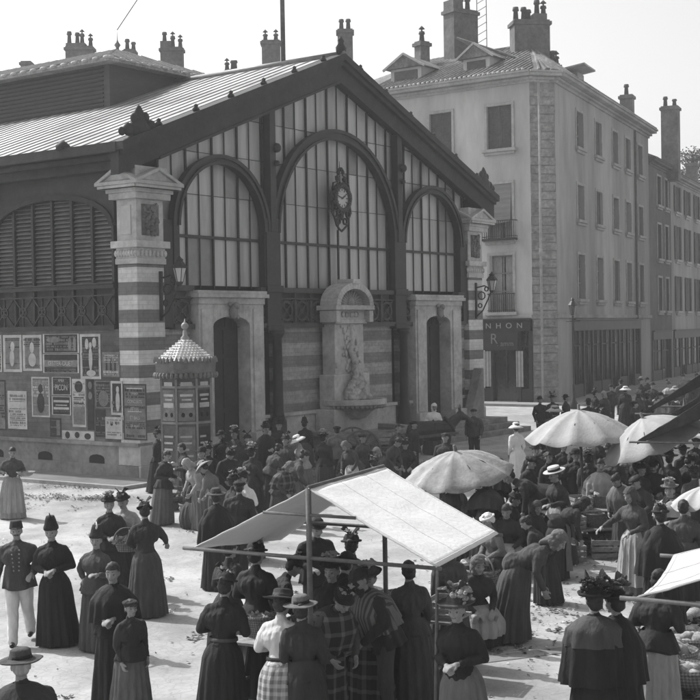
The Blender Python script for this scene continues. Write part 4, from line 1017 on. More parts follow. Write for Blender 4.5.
# ---- tree over the last roofs
def tree(x, y, h_, r_, label, seed=1):
    rr = random.Random(seed); t = empty('plane_tree', (x, y, 0)); tag(t, label, 'tree')
    o = MB(); o.tube([(0, 0, 0), (.1, .1, h_ * .35), (-.2, 0, h_ * .6)], .35, 9, .18)
    for k in range(7):
        a = rr.uniform(0, 6.28); o.tube([(-.1, 0, h_ * (.35 + k * .04)), (r_ * .4 * math.cos(a), r_ * .4 * math.sin(a), h_ * (.6 + k * .03)), (r_ * .75 * math.cos(a), r_ * .75 * math.sin(a), h_ * (.72 + k * .03))], .13, 6, .03)
    o.build('trunk', POLE, t, True)
    o = MB()
    for k in range(70):
        a = rr.uniform(0, 6.28); q = r_ * rr.random() ** .5; z = h_ * rr.uniform(.5, 1.0); q *= 1 - abs(z / h_ - .72) * 1.9
        cx, cy = q * math.cos(a), q * math.sin(a)
        for j in range(90):
            p = Vector((cx, cy, z)) + Vector((rr.gauss(0, .42), rr.gauss(0, .42), rr.gauss(0, .34))); d1 = Vector((rr.uniform(-1, 1), rr.uniform(-1, 1), rr.uniform(-1, 1))).normalized() * .13; d2 = d1.orthogonal().normalized() * .09
            o.face([p - d1, p + d2, p + d1, p - d2])
    o.build('crown', mat('tree_foliage', .05, .7, .5, 2, 0), t)
a = px_point(694, 150, 122); tree(a.x, a.y, 20.0, 3.2, 'leafy tree showing over the last roofs at the right edge')
# ---- street lamp by the quoined corner
lp = at(574, 409); L = empty('street_lamp', (lp.x, lp.y, 0)); tag(L, 'slender iron street lamp with a small lantern by the corner building', 'street lamp')
o = MB(); o.lathe([(0, 0), (.2, 0), (.2, .3), (.1, .5), (.08, 1.2), (.05, 1.3), (.035, 4.6), (.06, 4.7), (0, 4.75)], n=10); o.beam((-.35, 0, 4.45), (.35, 0, 4.45), .04, .04); o.build('lamp_post', IRON, L, True)
o = MB(); o.lathe([(0, 4.75), (.1, 4.75), (.2, 5.25), (0, 5.25)], n=6); lq = o.build('lantern', DARKGLASS, L)
o = MB(); o.lathe([(.23, 5.24), (.24, 5.28), (.08, 5.5), (.1, 5.55), (0, 5.7)], n=6); o.build('lantern_cap', IRON, lq)
MB.build = _build
# ============================================================ PEOPLE
def remesh(name, prims, voxel, smooth=2, disp=0, dsc=(7, 7, 2.2), m=None):
    bm = bmesh.new()
    for pr in prims:
        if pr[0] == 'cap':
            _, a, b_, r1, r2 = pr; a, b_ = Vector(a), Vector(b_); d = b_ - a; L_ = d.length
            if L_ < 1e-5: d = Vector((0, 0, 1)); L_ = .001
            q = d.to_track_quat('Z', 'Y').to_matrix().to_4x4(); q.translation = a
            prof = [(r1 * math.sin(t), -r1 * math.cos(t)) for t in [math.pi / 2 * i / 4 for i in range(5)]] + [(r2 * math.cos(t), L_ + r2 * math.sin(t)) for t in [math.pi / 2 * i / 4 for i in range(5)]]
            mb = MB(q); mb.lathe([(0 if r_ < 1e-4 else r_, z) for r_, z in prof], n=12)
        else:
            _, c, rad, rot = pr; mb = MB(Matrix.Translation(c) @ rot.to_4x4()); mb.ball((0, 0, 0), *rad, n=16)
        me = bpy.data.meshes.new('t'); bmesh.ops.recalc_face_normals(mb.bm, faces=mb.bm.faces); mb.bm.to_mesh(me); mb.bm.free(); bm.from_mesh(me); bpy.data.meshes.remove(me)
    me = bpy.data.meshes.new('t'); bm.to_mesh(me); bm.free()
    o = bpy.data.objects.new('t', me); COL.objects.link(o)
    r_ = o.modifiers.new('r', 'REMESH'); r_.mode = 'VOXEL'; r_.voxel_size = voxel
    if smooth: s_ = o.modifiers.new('s', 'SMOOTH'); s_.factor = .5; s_.iterations = smooth
    bpy.context.view_layer.update()
    out = bpy.data.meshes.new_from_object(o.evaluated_get(bpy.context.evaluated_depsgraph_get())); out.name = name
    bpy.data.objects.remove(o)
    if disp:
        for v_, n_ in [(v_, v_.normal.copy()) for v_ in out.vertices]:
            p = Vector((v_.co.x * dsc[0], v_.co.y * dsc[1], v_.co.z * dsc[2])); v_.co += n_ * (noise.noise(p) * disp + noise.noise(p * 2.7) * disp * .5 + disp * .25)
    for p in out.polygons: p.use_smooth = True
    out.materials.clear()
    if m: out.materials.append(m)
    return out
I3 = Matrix.Identity(3)
def hand(W, d, n_, curl, side):
    """palm, four unequal fingers with a knuckle bend and a thumb leaving the side of the palm"""
    d = d.normalized(); n_ = (n_ - d * n_.dot(d)).normalized(); a = d.cross(n_).normalized() * side
    P = [('cap', W, W + d * .03, .024, .027)]
    for k in (-1.2, 0, 1.2): P.append(('cap', W + d * .02 + a * .014 * k, W + d * .085 + a * .019 * k, .0135, .0125))
    for k, L_ in zip((-1.5, -.5, .5, 1.5), (.062, .075, .08, .072)):
        b0 = W + d * .088 + a * .0195 * k; d1 = (d * math.cos(curl * .5) + n_ * math.sin(curl * .5)).normalized(); d2 = (d * math.cos(curl * 1.4) + n_ * math.sin(curl * 1.4)).normalized()
        b1 = b0 + d1 * L_ * .5; b2 = b1 + d2 * L_ * .5; P += [('cap', b0, b1, .0105, .0098), ('cap', b1, b2, .0098, .0085)]
    t0 = W + d * .03 + a * .022; t1 = t0 + (d * .6 + a * .65 + n_ * .3).normalized() * .042; t2 = t1 + (d * .9 + a * .1 + n_ * .4).normalized() * .032
    P += [('cap', t0, t1, .0125, .011), ('cap', t1, t2, .011, .009)]
    return P
def make_proto(key, sex='f', lean=0, el=None, wr=None, hp=0, hy=0, legs='stand', curl=.7, voxel=.0095, crouch=0, bust=1.0, arm_out=None):
    """joints in metres for a 1.60 m figure facing -Y; lean/hp/hy in degrees"""
    Mh = Matrix.Translation((0, 0, .92)) @ Matrix.Rotation(R_(lean), 4, 'X') @ Matrix.Translation((0, 0, -.92))
    dz = -crouch
    T = lambda p: Mh @ Vector(p) + Vector((0, 0, dz))
    HM_ = Matrix.Translation((0, 0, dz)) @ Mh @ Matrix.Translation((0, .005, 1.43)) @ Matrix.Rotation(R_(hy), 4, 'Z') @ Matrix.Rotation(R_(hp), 4, 'X')
    HT = lambda p: HM_ @ Vector(p)
    hr = HM_.to_3x3(); tr = Mh.to_3x3()
    sw = .158 if sex == 'f' else .19
    el = el or [(-.205, .03, 1.03), (.205, .03, 1.03)]; wr = wr or [(-.19, -.08, .82), (.18, -.10, .83)]
    S_ = [T((-sw, .01, 1.275)), T((sw, .01, 1.275))]; E_ = [T(p) for p in el]; W_ = [T(p) for p in wr]
    B = [('cap', T((-.06, 0, 1.19)), T((.06, 0, 1.19)), .10, .10), ('cap', T((0, 0, 1.2)), T((0, 0, 1.0)), .105, .09), ('cap', T((0, .01, 1.0)), T((0, .015, .9)), .095, .11),
         ('cap', T((-sw + .02, .01, 1.275)), T((sw - .02, .01, 1.275)), .058, .058), ('cap', T((-.04, .01, 1.33)), T((-sw, .01, 1.28)), .045, .04), ('cap', T((.04, .01, 1.33)), T((sw, .01, 1.28)), .045, .04), ('cap', T((0, .015, 1.33)), HT((0, 0, .02)), .052, .048),
         ('ell', HT((0, -.008, .115)), (.073, .090, .105), hr), ('ell', HT((0, -.035, .055)), (.052, .058, .055), hr), ('cap', HT((-.012, -.078, .018)), HT((.012, -.078, .018)), .018, .018),
         ('cap', HT((0, -.092, .118)), HT((0, -.112, .082)), .010, .0155), ('cap', HT((-.018, -.090, .050)), HT((.018, -.090, .050)), .011, .011),
         ('cap', HT((-.045, -.066, .080)), HT((-.03, -.072, .072)), .02, .02), ('cap', HT((.045, -.066, .080)), HT((.03, -.072, .072)), .02, .02),
         ('cap', HT((-.05, -.076, .133)), HT((.05, -.076, .133)), .013, .013),
         ('ell', HT((-.074, .002, .095)), (.011, .021, .032), hr), ('ell', HT((.074, .002, .095)), (.011, .021, .032), hr)]
    for i, sd in ((0, -1), (1, 1)):
        B += [('cap', S_[i], E_[i], .040, .032), ('cap', E_[i], W_[i], .031, .022)]
        d = (W_[i] - E_[i]).normalized(); inn = Vector((-sd, 0, 0)) if d.z < -.6 else Vector((-.25 * sd, 0, -1))
        B += hand(W_[i], d, inn, curl, 1 if d.cross(inn).y * 1 < 0 else -1)
    hx = .085
    if legs == 'walk': K = [(-hx, -.14, .50), (hx, .02, .48)]; A = [(-hx, -.22, .09), (hx, .24, .12)]
    elif legs == 'bend': K = [(-hx - .02, -.12, .48), (hx + .02, -.1, .48)]; A = [(-hx - .02, .0, .08), (hx + .02, .03, .08)]
    else: K = [(-hx - .01, -.02, .47), (hx + .01, -.015, .47)]; A = [(-hx - .03, .02, .08), (hx + .03, .02, .08)]
    hips = [Vector((-hx, .01, .87 + dz)), Vector((hx, .01, .87 + dz))]
    if crouch:
        K = [(-hx - .06, -.33, .46), (hx + .06, -.33, .46)]; A = [(-hx - .04, -.1, .08), (hx + .04, -.1, .08)]
    if sex == 'f' and not crouch: K = [(-hx, -.03, .47), (hx, -.03, .47)]; A = [(-hx - .01, .02, .08), (hx + .01, .02, .08)]
    lr = .62 if sex == 'f' else 1
    feet = []
    for i in (0, 1):
        B += [('cap', hips[i], K[i], .085 * lr, .056 * lr), ('cap', K[i], A[i], .056 * lr, .034)]
        a = Vector(A[i]); B.append(('cap', a + Vector((0, .02, -.03)), a + Vector((0, -.12, -.045)), .036, .028))
        feet += [('cap', a + Vector((0, 0, .06)), a, .05, .045), ('cap', a + Vector((0, .03, -.035)), a + Vector((0, -.12, -.045)), .045, .034)]
    P = {'sex': sex, 'HM': HM_, 'lean': lean}
    body = remesh('person', B, voxel, 1); body.materials.append(SKIN); body.materials.append(EYE)
    inv = HM_.inverted()
    for p in body.polygons:
        c = inv @ p.center
        if c.y < -.05:
            if min((c - Vector((sx, -.078, .108))).length for sx in (-.031, .031)) < .0128: p.material_index = 1
            elif abs(c.x) < .019 and abs(c.z - .049) < .004 and c.y < -.08: p.material_index = 1
            elif .012 < abs(c.x) < .05 and abs(c.z - .140) < .0035 and c.y < -.07: p.material_index = 1
    P['body'] = body; P['top'] = max(v_.co.z for v_ in body.vertices)
    P['shoes'] = remesh('shoes', feet, .014, 1, m=LEATHER)
    # upper garment
    th = .02 if sex == 'f' else .028
    C_ = [('cap', T((-.075, 0, 1.19)), T((.075, 0, 1.19)), .115 + th, .115 + th), ('cap', T((0, 0, 1.2)), T((0, 0, 1.02)), .125 + th, (.1 if sex == 'f' else .125) + th),
          ('cap', T((-.03, .01, 1.32)), T((-sw, .01, 1.27)), .05 + th, .042 + th), ('cap', T((.03, .01, 1.32)), T((sw, .01, 1.27)), .05 + th, .042 + th), ('cap', T((0, .015, 1.33)), T((0, .012, 1.385)), .062, .060)]
    if sex == 'f': C_ += [('cap', T((-.055, -.085, 1.2)), T((.055, -.085, 1.2)), .066 * bust, .066 * bust), ('cap', T((0, .01, 1.0)), T((0, .015, .93)), .125, .155)]
    else: C_ += [('cap', T((0, .01, 1.05)), T((0, .01, .93)), .145, .15)]
    for i in (0, 1):
        c0 = E_[i] + (W_[i] - E_[i]) * .9
        if sex == 'f': mid = S_[i].lerp(E_[i], .35); C_ += [('cap', S_[i] + Vector((0, 0, .0)), mid, .066, .074), ('cap', mid, E_[i], .072, .050), ('cap', E_[i], c0, .050, .034)]
        else: C_ += [('cap', S_[i], E_[i], .074, .060), ('cap', E_[i], c0, .060, .046)]
    P['top_g'] = remesh('bodice' if sex == 'f' else 'jacket', C_, .0125, 1, .011, (15, 15, 5))
    # trousers
    if sex == 'm':
        tr_ = [('cap', hips[0], hips[1], .125, .125)]
        for i in (0, 1): tr_ += [('cap', hips[i], K[i], .112, .08), ('cap', K[i], Vector(A[i]) + Vector((0, 0, -.01)), .08, .066)]
        P['basque'] = basque(T, .166, .055, .30, 1.06)
        P['trousers'] = remesh('trousers', tr_, .014, 2, .014, (8, 8, 4))
    # skirt: loft with folds, hem on the ground
    def skirt(name, z0, z1, r0, r1, seed, a0=0, a1=2 * math.pi, off=0, amp=.085, back=.06, nf=17):
        rr = random.Random(seed); ph = [rr.uniform(0, 6.28) for _ in range(4)]; o = MB(); nn_ = 84; rows = []
        w0 = T((0, .01, 1.0)) if not crouch else T((0, 0, 1.0)); wc = Vector((w0.x, w0.y, 0)); zt = w0.z
        if crouch: zt = w0.z
        full = a1 - a0 > 6.2
        for i in range(17):
            t = i / 16; z = (zt + z0) * (1 - t) + z1 * t; r_ = r0 + (r1 - r0) * (t ** .8) ; row = []
            hipb = .075 * math.sin(min(1, t / .22) * math.pi / 2)
            c = wc * (1 - min(1, t * 1.6)) + Vector((0, (.03 + back * t), 0))
            if crouch: c = c + Vector((0, -.12 * t, 0)); r_ *= 1 + .35 * math.sin(t * math.pi)
            for j in range(nn_ + (0 if full else 1)):
                a = a0 + (a1 - a0) * j / nn_
                f = 1 + amp * t ** .8 * (.9 * math.sin(nf * a + ph[0] + 1.1 * math.sin(2 * a + ph[2])) + .6 * math.sin((nf // 2) * a + ph[1] + t) + .35 * math.sin((nf * 2 + 1) * a + ph[3]))
                f *= 1 + (.03 * noise.noise(Vector((math.cos(a) * 3, math.sin(a) * 3, t * 5 + seed))))
                rr_ = (r_ + hipb * (1 if not off else 1)) * f + off
                row.append(o.v((c.x + rr_ * math.cos(a), c.y + rr_ * .88 * math.sin(a), z)))
            rows.append(row)
        for A_2, B_2 in zip(rows, rows[1:]):
            for j in range(nn_ if full else nn_): k = (j + 1) % len(A_2) if full else j + 1; o.bm.faces.new([A_2[j], A_2[k], B_2[k], B_2[j]])
        if full: o.bm.faces.new(rows[0]); 
        bmesh.ops.recalc_face_normals(o.bm, faces=o.bm.faces); me = bpy.data.meshes.new(name); o.bm.to_mesh(me); o.bm.free()
        for p in me.polygons: p.use_smooth = True
        return me
    if sex == 'f':
        P['skirt'] = skirt('skirt', .0, .025, .115, .215, hash(key) % 97 if False else len(key) * 7)
        P['apron'] = skirt('apron', .0, .16, .125, .255, len(key) * 7, R_(210), R_(330), .022)
        o = MB(); ring_ = []
        for (r_, z) in ((.15, .975), (.156, .98), (.150, 1.015), (.143, 1.01)): ring_.append([o.v(T((r_ * math.cos(a / 20 * math.pi), .012 + r_ * .93 * math.sin(a / 20 * math.pi), z))) for a in range(40)])
        for q0, q1 in zip(ring_, ring_[1:] + ring_[:1]):
            for j in range(40): o.bm.faces.new([q0[j], q0[(j + 1) % 40], q1[(j + 1) % 40], q1[j]])
        P['belt'] = mesh_of(o, 'belt')
        P['basque'] = basque(T)
    if sex == 'f' and 'basque' not in P: pass
    # cape / shawl lofted from the neck
    def cape(name, zb, rb, hang):
        o = MB(); rows = []; nn_ = 60; rr = random.Random(5)
        for i in range(12):
            t = i / 11; row = []
            z = 1.40 - (1.40 - zb) * t; rx = .07 + (rb - .07) * min(1, t * 2.2) ** .6 + .05 * t * hang; ry = .07 + (rb * .78 - .07) * min(1, t * 2.2) ** .7 + .05 * t * hang
            for j in range(nn_):
                a = 2 * math.pi * j / nn_; f = 1 + .085 * t * math.sin(11 * a + 1.3 * math.sin(3 * a)) + .03 * noise.noise(Vector((3 * math.cos(a), 3 * math.sin(a), t * 3)))
                row.append(o.v(T((rx * f * math.cos(a), .01 + ry * f * math.sin(a), z))))
            rows.append(row)
        for A_2, B_2 in zip(rows, rows[1:]):
            for j in range(nn_): o.bm.faces.new([A_2[j], A_2[(j + 1) % nn_], B_2[(j + 1) % nn_], B_2[j]])
        bmesh.ops.recalc_face_normals(o.bm, faces=o.bm.faces); me = bpy.data.meshes.new(name); o.bm.to_mesh(me); o.bm.free()
        for p in me.polygons: p.use_smooth = True
        return me
    P['cape'] = cape('cape', .76, .265, 1.3); P['collar_cape'] = cape('collar', 1.12, .25, .9); P['shawl'] = cape('shawl', .98, .262, .8)
    return P
def basque(T, r0=.142, fl_=.085, dr=.21, zt=1.03):
    """flared jacket skirt from the waist over the hips"""
    o = MB(); rows = []
    for th in (0, .008):
        rr_ = []
        for i in range(7):
            t = i / 6; row = []
            for j in range(56):
                a = 2 * math.pi * j / 56; f = 1 + .06 * t * math.sin(9 * a + 1.2 * math.sin(2 * a)); q = (r0 + fl_ * t ** .8) * f + th
                row.append(o.v(T((q * 1.02 * math.cos(a), .015 + q * .92 * math.sin(a), zt - dr * t - .012 * math.sin(3 * a)))))
            rr_.append(row)
        rows.append(rr_)
        for A_2, B_2 in zip(rr_, rr_[1:]):
            for j in range(56): o.bm.faces.new([A_2[j], A_2[(j + 1) % 56], B_2[(j + 1) % 56], B_2[j]])
    for j in range(56): o.bm.faces.new([rows[0][-1][j], rows[0][-1][(j + 1) % 56], rows[1][-1][(j + 1) % 56], rows[1][-1][j]])
    return mesh_of(o, 'basque')
PR = {}
A_ = lambda *a, **k: None
def defp(key, **k): PR[key] = k
defp('f_stand', sex='f')
defp('f_clasp', sex='f', el=[(-.25, .02, 1.07), (.25, .02, 1.07)], wr=[(-.06, -.2, 1.03), (.07, -.21, 1.05)], hp=6)
defp('f_carry', sex='f', el=[(-.25, .04, 1.08), (.25, .03, 1.08)], wr=[(-.16, -.24, 1.06), (.16, -.24, 1.06)], hp=12, lean=4)
defp('f_reach', sex='f', lean=10, el=[(-.3, -.1, 1.14), (.24, -.02, 1.08)], wr=[(-.36, -.32, 1.06), (.14, -.25, 1.02)], hp=14)
defp('f_hip', sex='f', el=[(-.34, .1, 1.10), (.25, .02, 1.06)], wr=[(-.19, -.03, .98), (.18, -.2, 1.1)], hy=25)
defp('f_bend', sex='f', lean=62, el=[(-.24, -.16, 1.16), (.24, -.16, 1.16)], wr=[(-.16, -.4, 1.12), (.18, -.38, 1.08)], hp=-20, legs='bend')
defp('f_stoop', sex='f', lean=28, el=[(-.25, -.08, 1.10), (.25, -.08, 1.10)], wr=[(-.15, -.3, 1.0), (.17, -.3, .98)], hp=12, legs='bend')
defp('f_sit', sex='f', lean=12, crouch=.42, el=[(-.25, -.02, 1.06), (.25, -.02, 1.06)], wr=[(-.1, -.26, .98), (.12, -.26, .98)], hp=8)
defp('m_walk', sex='m', legs='walk', el=[(-.27, .08, 1.06), (.3, .02, 1.06)], wr=[(-.3, -.06, .84), (.22, -.2, .98)], hy=8)
defp('m_stand', sex='m', el=[(-.26, .04, 1.05), (.26, .03, 1.05)], wr=[(-.24, -.06, .82), (.25, -.08, .82)])
defp('m_carry', sex='m', lean=6, el=[(-.28, .02, 1.06), (.28, .02, 1.06)], wr=[(-.16, -.24, 1.04), (.16, -.24, 1.06)], hp=12)
defp('m_lean', sex='m', lean=24, el=[(-.3, -.08, 1.1), (.29, -.06, 1.1)], wr=[(-.2, -.34, 1.08), (.14, -.32, .98)], hp=6, hy=15)
defp('m_bend', sex='m', lean=50, el=[(-.26, -.16, 1.14), (.26, -.16, 1.14)], wr=[(-.16, -.38, 1.08), (.18, -.38, 1.06)], hp=-10, legs='bend')
_c = {}
def proto(key):
    if key not in _c: _c[key] = make_proto(key, **PR[key])
    return _c[key]
# ---- head wear and hair in head space (origin at neck top; crown at z=.22)
HW = {}
def hw(name, kids):
    """kids = list of (object name, mesh, material key default)"""
    HW[name] = kids
def mesh_of(mb, name, smooth=True):
    bmesh.ops.recalc_face_normals(mb.bm, faces=mb.bm.faces); me = bpy.data.meshes.new(name); mb.bm.to_mesh(me); mb.bm.free()
    for p in me.polygons: p.use_smooth = smooth
    return me
HAIRF = remesh('hair', [('ell', (0, .004, .132), (.082, .102, .100), I3), ('ell', (0, .035, .085), (.074, .075, .07), I3), ('ell', (0, .10, .15), (.045, .04, .045), I3)], .011, 1, .008, (30, 30, 30))
HAIRM = remesh('hair', [('ell', (0, .004, .128), (.078, .099, .098), I3), ('ell', (0, .03, .085), (.07, .07, .06), I3)], .011, 1, .006, (30, 30, 30))
def clip_hair(me):
    bm = bmesh.new(); bm.from_mesh(me); k = [v_ for v_ in bm.verts if v_.co.y < -.055 + max(0, (.165 - v_.co.z)) * .55 and v_.co.z < .158]
    bmesh.ops.delete(bm, geom=k, context='VERTS'); bm.to_mesh(me); bm.free()
clip_hair(HAIRF); clip_hair(HAIRM)
BEARD = remesh('beard', [('ell', (0, -.062, .015), (.05, .05, .05), I3), ('cap', (-.03, -.1, .068), (.03, -.1, .068), .012, .012), ('ell', (0, -.07, -.03), (.035, .035, .04), I3)], .01, 1, .008, (40, 40, 40))
MOUST = remesh('moustache', [('cap', (0, -.104, .066), (-.035, -.092, .055), .010, .006), ('cap', (0, -.104, .066), (.035, -.092, .055), .010, .006)], .006, 0)
def hat_profile(prof, sx=1, sy=1.12, n=24, name='hat', c=(0, .01, .15), wob=None):
    return mesh_of(MB().lathe(prof, c, n, sx, sy, wob=wob), name)
def flowers(seed, n_=16, r=.085, z=.2, up=.12, s=.035, name='flowers'):
    rr = random.Random(seed); o = MB()
    for k in range(n_):
        a = rr.uniform(0, 6.28); q = r * rr.random() ** .5; h_ = z + rr.uniform(0, up)
        p = Vector((q * math.cos(a), .01 + q * math.sin(a), h_))
        for j in range(4):
            d = Vector((rr.uniform(-1, 1), rr.uniform(-1, 1), rr.uniform(-.2, 1))).normalized(); o.ball(p + d * s * .7, s * rr.uniform(.4, .8), s * .35, s * rr.uniform(.4, .9), 6, d.to_track_quat('Z', 'Y').to_matrix())
    return mesh_of(o, name, False)
def bow(name='ribbon_bow', up=.17):
    o = MB()
    for s in (-1, 1):
        o.hexa([(s * .0, -.02, .22), (s * .02, .02, .22), (s * .1, .05, .22 + up * .8), (s * .07, -.03, .22 + up), (s * .0, .0, .24), (s * .02, .04, .24), (s * .12, .06, .22 + up * .7), (s * .09, -.02, .24 + up)])
    o.ball((0, 0, .24), .035); return mesh_of(o, name, False)
br = lambda f, z: 1 + .06 * math.sin(f * 12.566 + 1) + .05 * math.sin(f * 25.1)
hw('flower', [('hat', hat_profile([(0, .105), (.07, .1), (.082, .06), (.086, .035), (.12, .028), (.135, .045), (.12, .02), (.085, .02)], wob=br), 'm'), ('flowers', flowers(1), 'f')])
hw('bigflower', [('hat', hat_profile([(0, .10), (.075, .095), (.09, .05), (.092, .03), (.155, .022), (.17, .04), (.155, .012), (.09, .014)], wob=br), 'm'), ('flowers', flowers(2, 24, .12, .19, .13, .042), 'f'), ('ribbon_bow', bow(), 'm')])
hw('bonnet', [('hat', hat_profile([(0, .10), (.065, .09), (.086, .05), (.09, .01), (.115, .0), (.118, .015), (.09, .025)], wob=br), 'm'), ('ribbon_bow', bow(up=.12), 'm'), ('flowers', flowers(4, 8, .06, .22, .06, .03), 'f')])
hw('toque', [('hat', hat_profile([(0, .17), (.055, .165), (.07, .12), (.088, .04), (.094, .0), (.1, -.01), (.1, .02), (.088, .05)]), 'm'), ('feather', mesh_of(MB().tube([(0, -.05, .24), (.02, -.06, .31), (.0, -.02, .36)], .02, 6, .008), 'feather'), 'f')])
hw('wide', [('hat', hat_profile([(0, .10), (.06, .105), (.08, .09), (.09, .02), (.095, .012), (.16, -.002), (.175, .01), (.16, .01), (.095, .025)], wob=br), 'm'), ('hat_band', hat_profile([(.093, .02), (.0955, .022), (.091, .055), (.088, .055)], name='hat_band'), 'b')])
hw('boater', [('hat', hat_profile([(0, .105), (.088, .105), (.094, .1), (.094, .022), (.17, .018), (.175, .024), (.17, .03), (.096, .03)]), 'm'), ('hat_band', hat_profile([(.095, .03), (.098, .03), (.098, .07), (.095, .07)], name='hat_band'), 'b')])
hw('bowler', [('hat', hat_profile([(0, .12), (.05, .112), (.08, .085), (.092, .03), (.094, .01), (.125, .01), (.135, .022), (.125, .004), (.09, .004)]), 'm')])
hw('kepi', [('cap', hat_profile([(0, .095), (.07, .095), (.077, .085), (.092, .0), (.094, -.01), (.085, -.01)], name='cap'), 'm'), ('peak', mesh_of(MB().prism([(-.06, -.075), (-.045, -.115), (0, -.145), (.045, -.115), (.06, -.075)], .148, .156, 'xy'), 'peak', False), 'b')])
hw('cap', [('cap', remesh('cap', [('ell', (0, .012, .175), (.105, .115, .045), I3), ('ell', (0, .01, .16), (.086, .1, .05), I3), ('ell', (0, -.1, .15), (.055, .04, .008), I3)], .01, 1, .01, (15, 15, 15)), 'm')])
hw('whitecap', [('cap', remesh('cap', [('ell', (0, .018, .15), (.095, .105, .09), I3), ('ell', (0, .05, .1), (.085, .085, .07), I3)], .011, 1, .014, (18, 18, 18)), 'm'), ('frill', hat_profile([(.095, .0), (.12, .01), (.12, .03), (.09, .03)], name='frill', wob=lambda f, z: 1 + .06 * math.sin(f * 120)), 'm')])
def kerch():
    me = remesh('kerchief', [('ell', (0, .010, .135), (.095, .106, .104), I3), ('ell', (0, .02, .07), (.092, .09, .08), I3), ('cap', (0, .07, .05), (0, .12, -.06), .06, .03), ('cap', (-.05, -.02, .0), (.05, -.02, .0), .035, .035)], .011, 1, .012, (15, 15, 15))
    bm = bmesh.new(); bm.from_mesh(me); k = [v_ for v_ in bm.verts if v_.co.y < -.062 and v_.co.z < .168 and v_.co.z > .005]; bmesh.ops.delete(bm, geom=k, context='VERTS'); bm.to_mesh(me); bm.free(); return me
hw('kerchief', [('kerchief', kerch(), 'm')])
hw('sunhat', [('hat', hat_profile([(0, .1), (.06, .1), (.085, .08), (.095, .02), (.15, -.02), (.2, -.05), (.205, -.045), (.15, -.005), (.097, .03)], wob=br), 'm'), ('hat_band', hat_profile([(.096, .025), (.099, .025), (.093, .055), (.09, .055)], name='hat_band'), 'b')])
hw('none', [])
TOPS = {'flower': .13, 'bigflower': .14, 'bonnet': .1, 'toque': .12, 'wide': .04, 'boater': .04, 'bowler': .05, 'kepi': .03, 'cap': .0, 'whitecap': .02, 'kerchief': .015, 'sunhat': .035, 'none': .0}
def child_mesh(par, name, me, m, M=None):
    o = bpy.data.objects.new(name, me); COL.objects.link(o); o.parent = par
    if len(me.materials) == 0: me.materials.append(m)
    o.material_slots[0].link = 'OBJECT'; o.material_slots[0].material = m
    if M is not None: o.matrix_local = M
    return o
def mk(x): return x if not isinstance(x, str) else (CL.get(x) or {'straw': STRAW, 'leather': LEATHER}.get(x))
FACE = {'n': 0}
def person(label, px, py, key, rot, hat='none', hatm='black', top='black', low='black', sc=1.0, extra=(), group='people at the market', fl='pale', hair=HAIR_D, xy=None, cat='person'):
    """px,py = crown of the hat on the photograph, rot = facing (0 towards the view, 90 right, 180 away)"""
    P = proto(key); zt = (P['top'] + TOPS[hat]) * sc
    if P['lean'] > 20: zt = P['top'] * sc
    pos = at(px, py, zt) if xy is None else Vector(xy + (0,))
    b_ = bpy.data.objects.new('person', P['body']); COL.objects.link(b_)
    b_.location = (pos.x, pos.y, 0); b_.rotation_euler = (0, 0, R_(rot)); b_.scale = (sc * random.uniform(.97, 1.04), sc * random.uniform(.97, 1.04), sc)
    tag(b_, label, cat, group)
    f = P['sex'] == 'f'; child_mesh(b_, 'shoes', P['shoes'], LEATHER)
    child_mesh(b_, 'bodice' if f else 'jacket', P['top_g'], mk(top))
    if f: child_mesh(b_, 'skirt', P['skirt'], mk(low))
    else: child_mesh(b_, 'trousers', P['trousers'], mk(low))
    if not f: child_mesh(b_, 'jacket_skirt', P['basque'], mk(top))
    elif sum(map(ord, label)) % 6 and not any(e[0] in ('apron', 'belt', 'cape') for e in extra): child_mesh(b_, 'basque', P['basque'], mk(top))
    b_.rotation_euler = (R_(random.uniform(-2, 2)), R_(random.uniform(-2.2, 2.2)), R_(rot + random.uniform(-6, 6)))
    if f and group in ('shoppers by the gable', 'buyers and sellers among the right hand stalls') and not extra and len(label) % 3 == 0 and low in ('dark', 'charcoal'): child_mesh(b_, 'apron', P['apron'], mk(('grey', 'pale', 'cream')[len(label) % 9 // 3]))
    HM2 = P['HM']
    if hat != 'kerchief': child_mesh(b_, 'hair', HAIRF if f else HAIRM, hair, HM2)
    for (nm, me, k) in HW[hat]:
        child_mesh(b_, nm, me, mk({'m': hatm, 'f': fl, 'b': 'black' if hatm not in ('black', 'dark') else 'charcoal'}[k]), HM2)
    for e in extra:
        nm, m = e
        if nm in ('cape', 'shawl', 'collar_cape'): child_mesh(b_, 'cape' if nm != 'shawl' else 'shawl', P[nm], mk(m))
        elif nm == 'apron' and f: child_mesh(b_, 'apron', P['apron'], mk(m))
        elif nm == 'belt' and f: child_mesh(b_, 'belt', P['belt'], mk(m))
        elif nm == 'beard': child_mesh(b_, 'beard', BEARD, mk(m) or m, HM2)
        elif nm == 'moustache': child_mesh(b_, 'moustache', MOUST, mk(m) or m, HM2)
        elif nm == 'buttons':
            o = MB()
            for s in (-1, 1):
                for k in range(6): o.ball((s * (.035 + .018 * k / 5), -.150 - .008, 1.02 + .055 * k), .012, .008, .012, 6)
            child_mesh(b_, 'buttons', mesh_of(o, 'buttons'), CL['pale'])
    return b_
G1, G2, G3, G4 = 'people in the foreground', 'shoppers by the gable', 'buyers and sellers among the right hand stalls', 'passers by in the street'
p = person
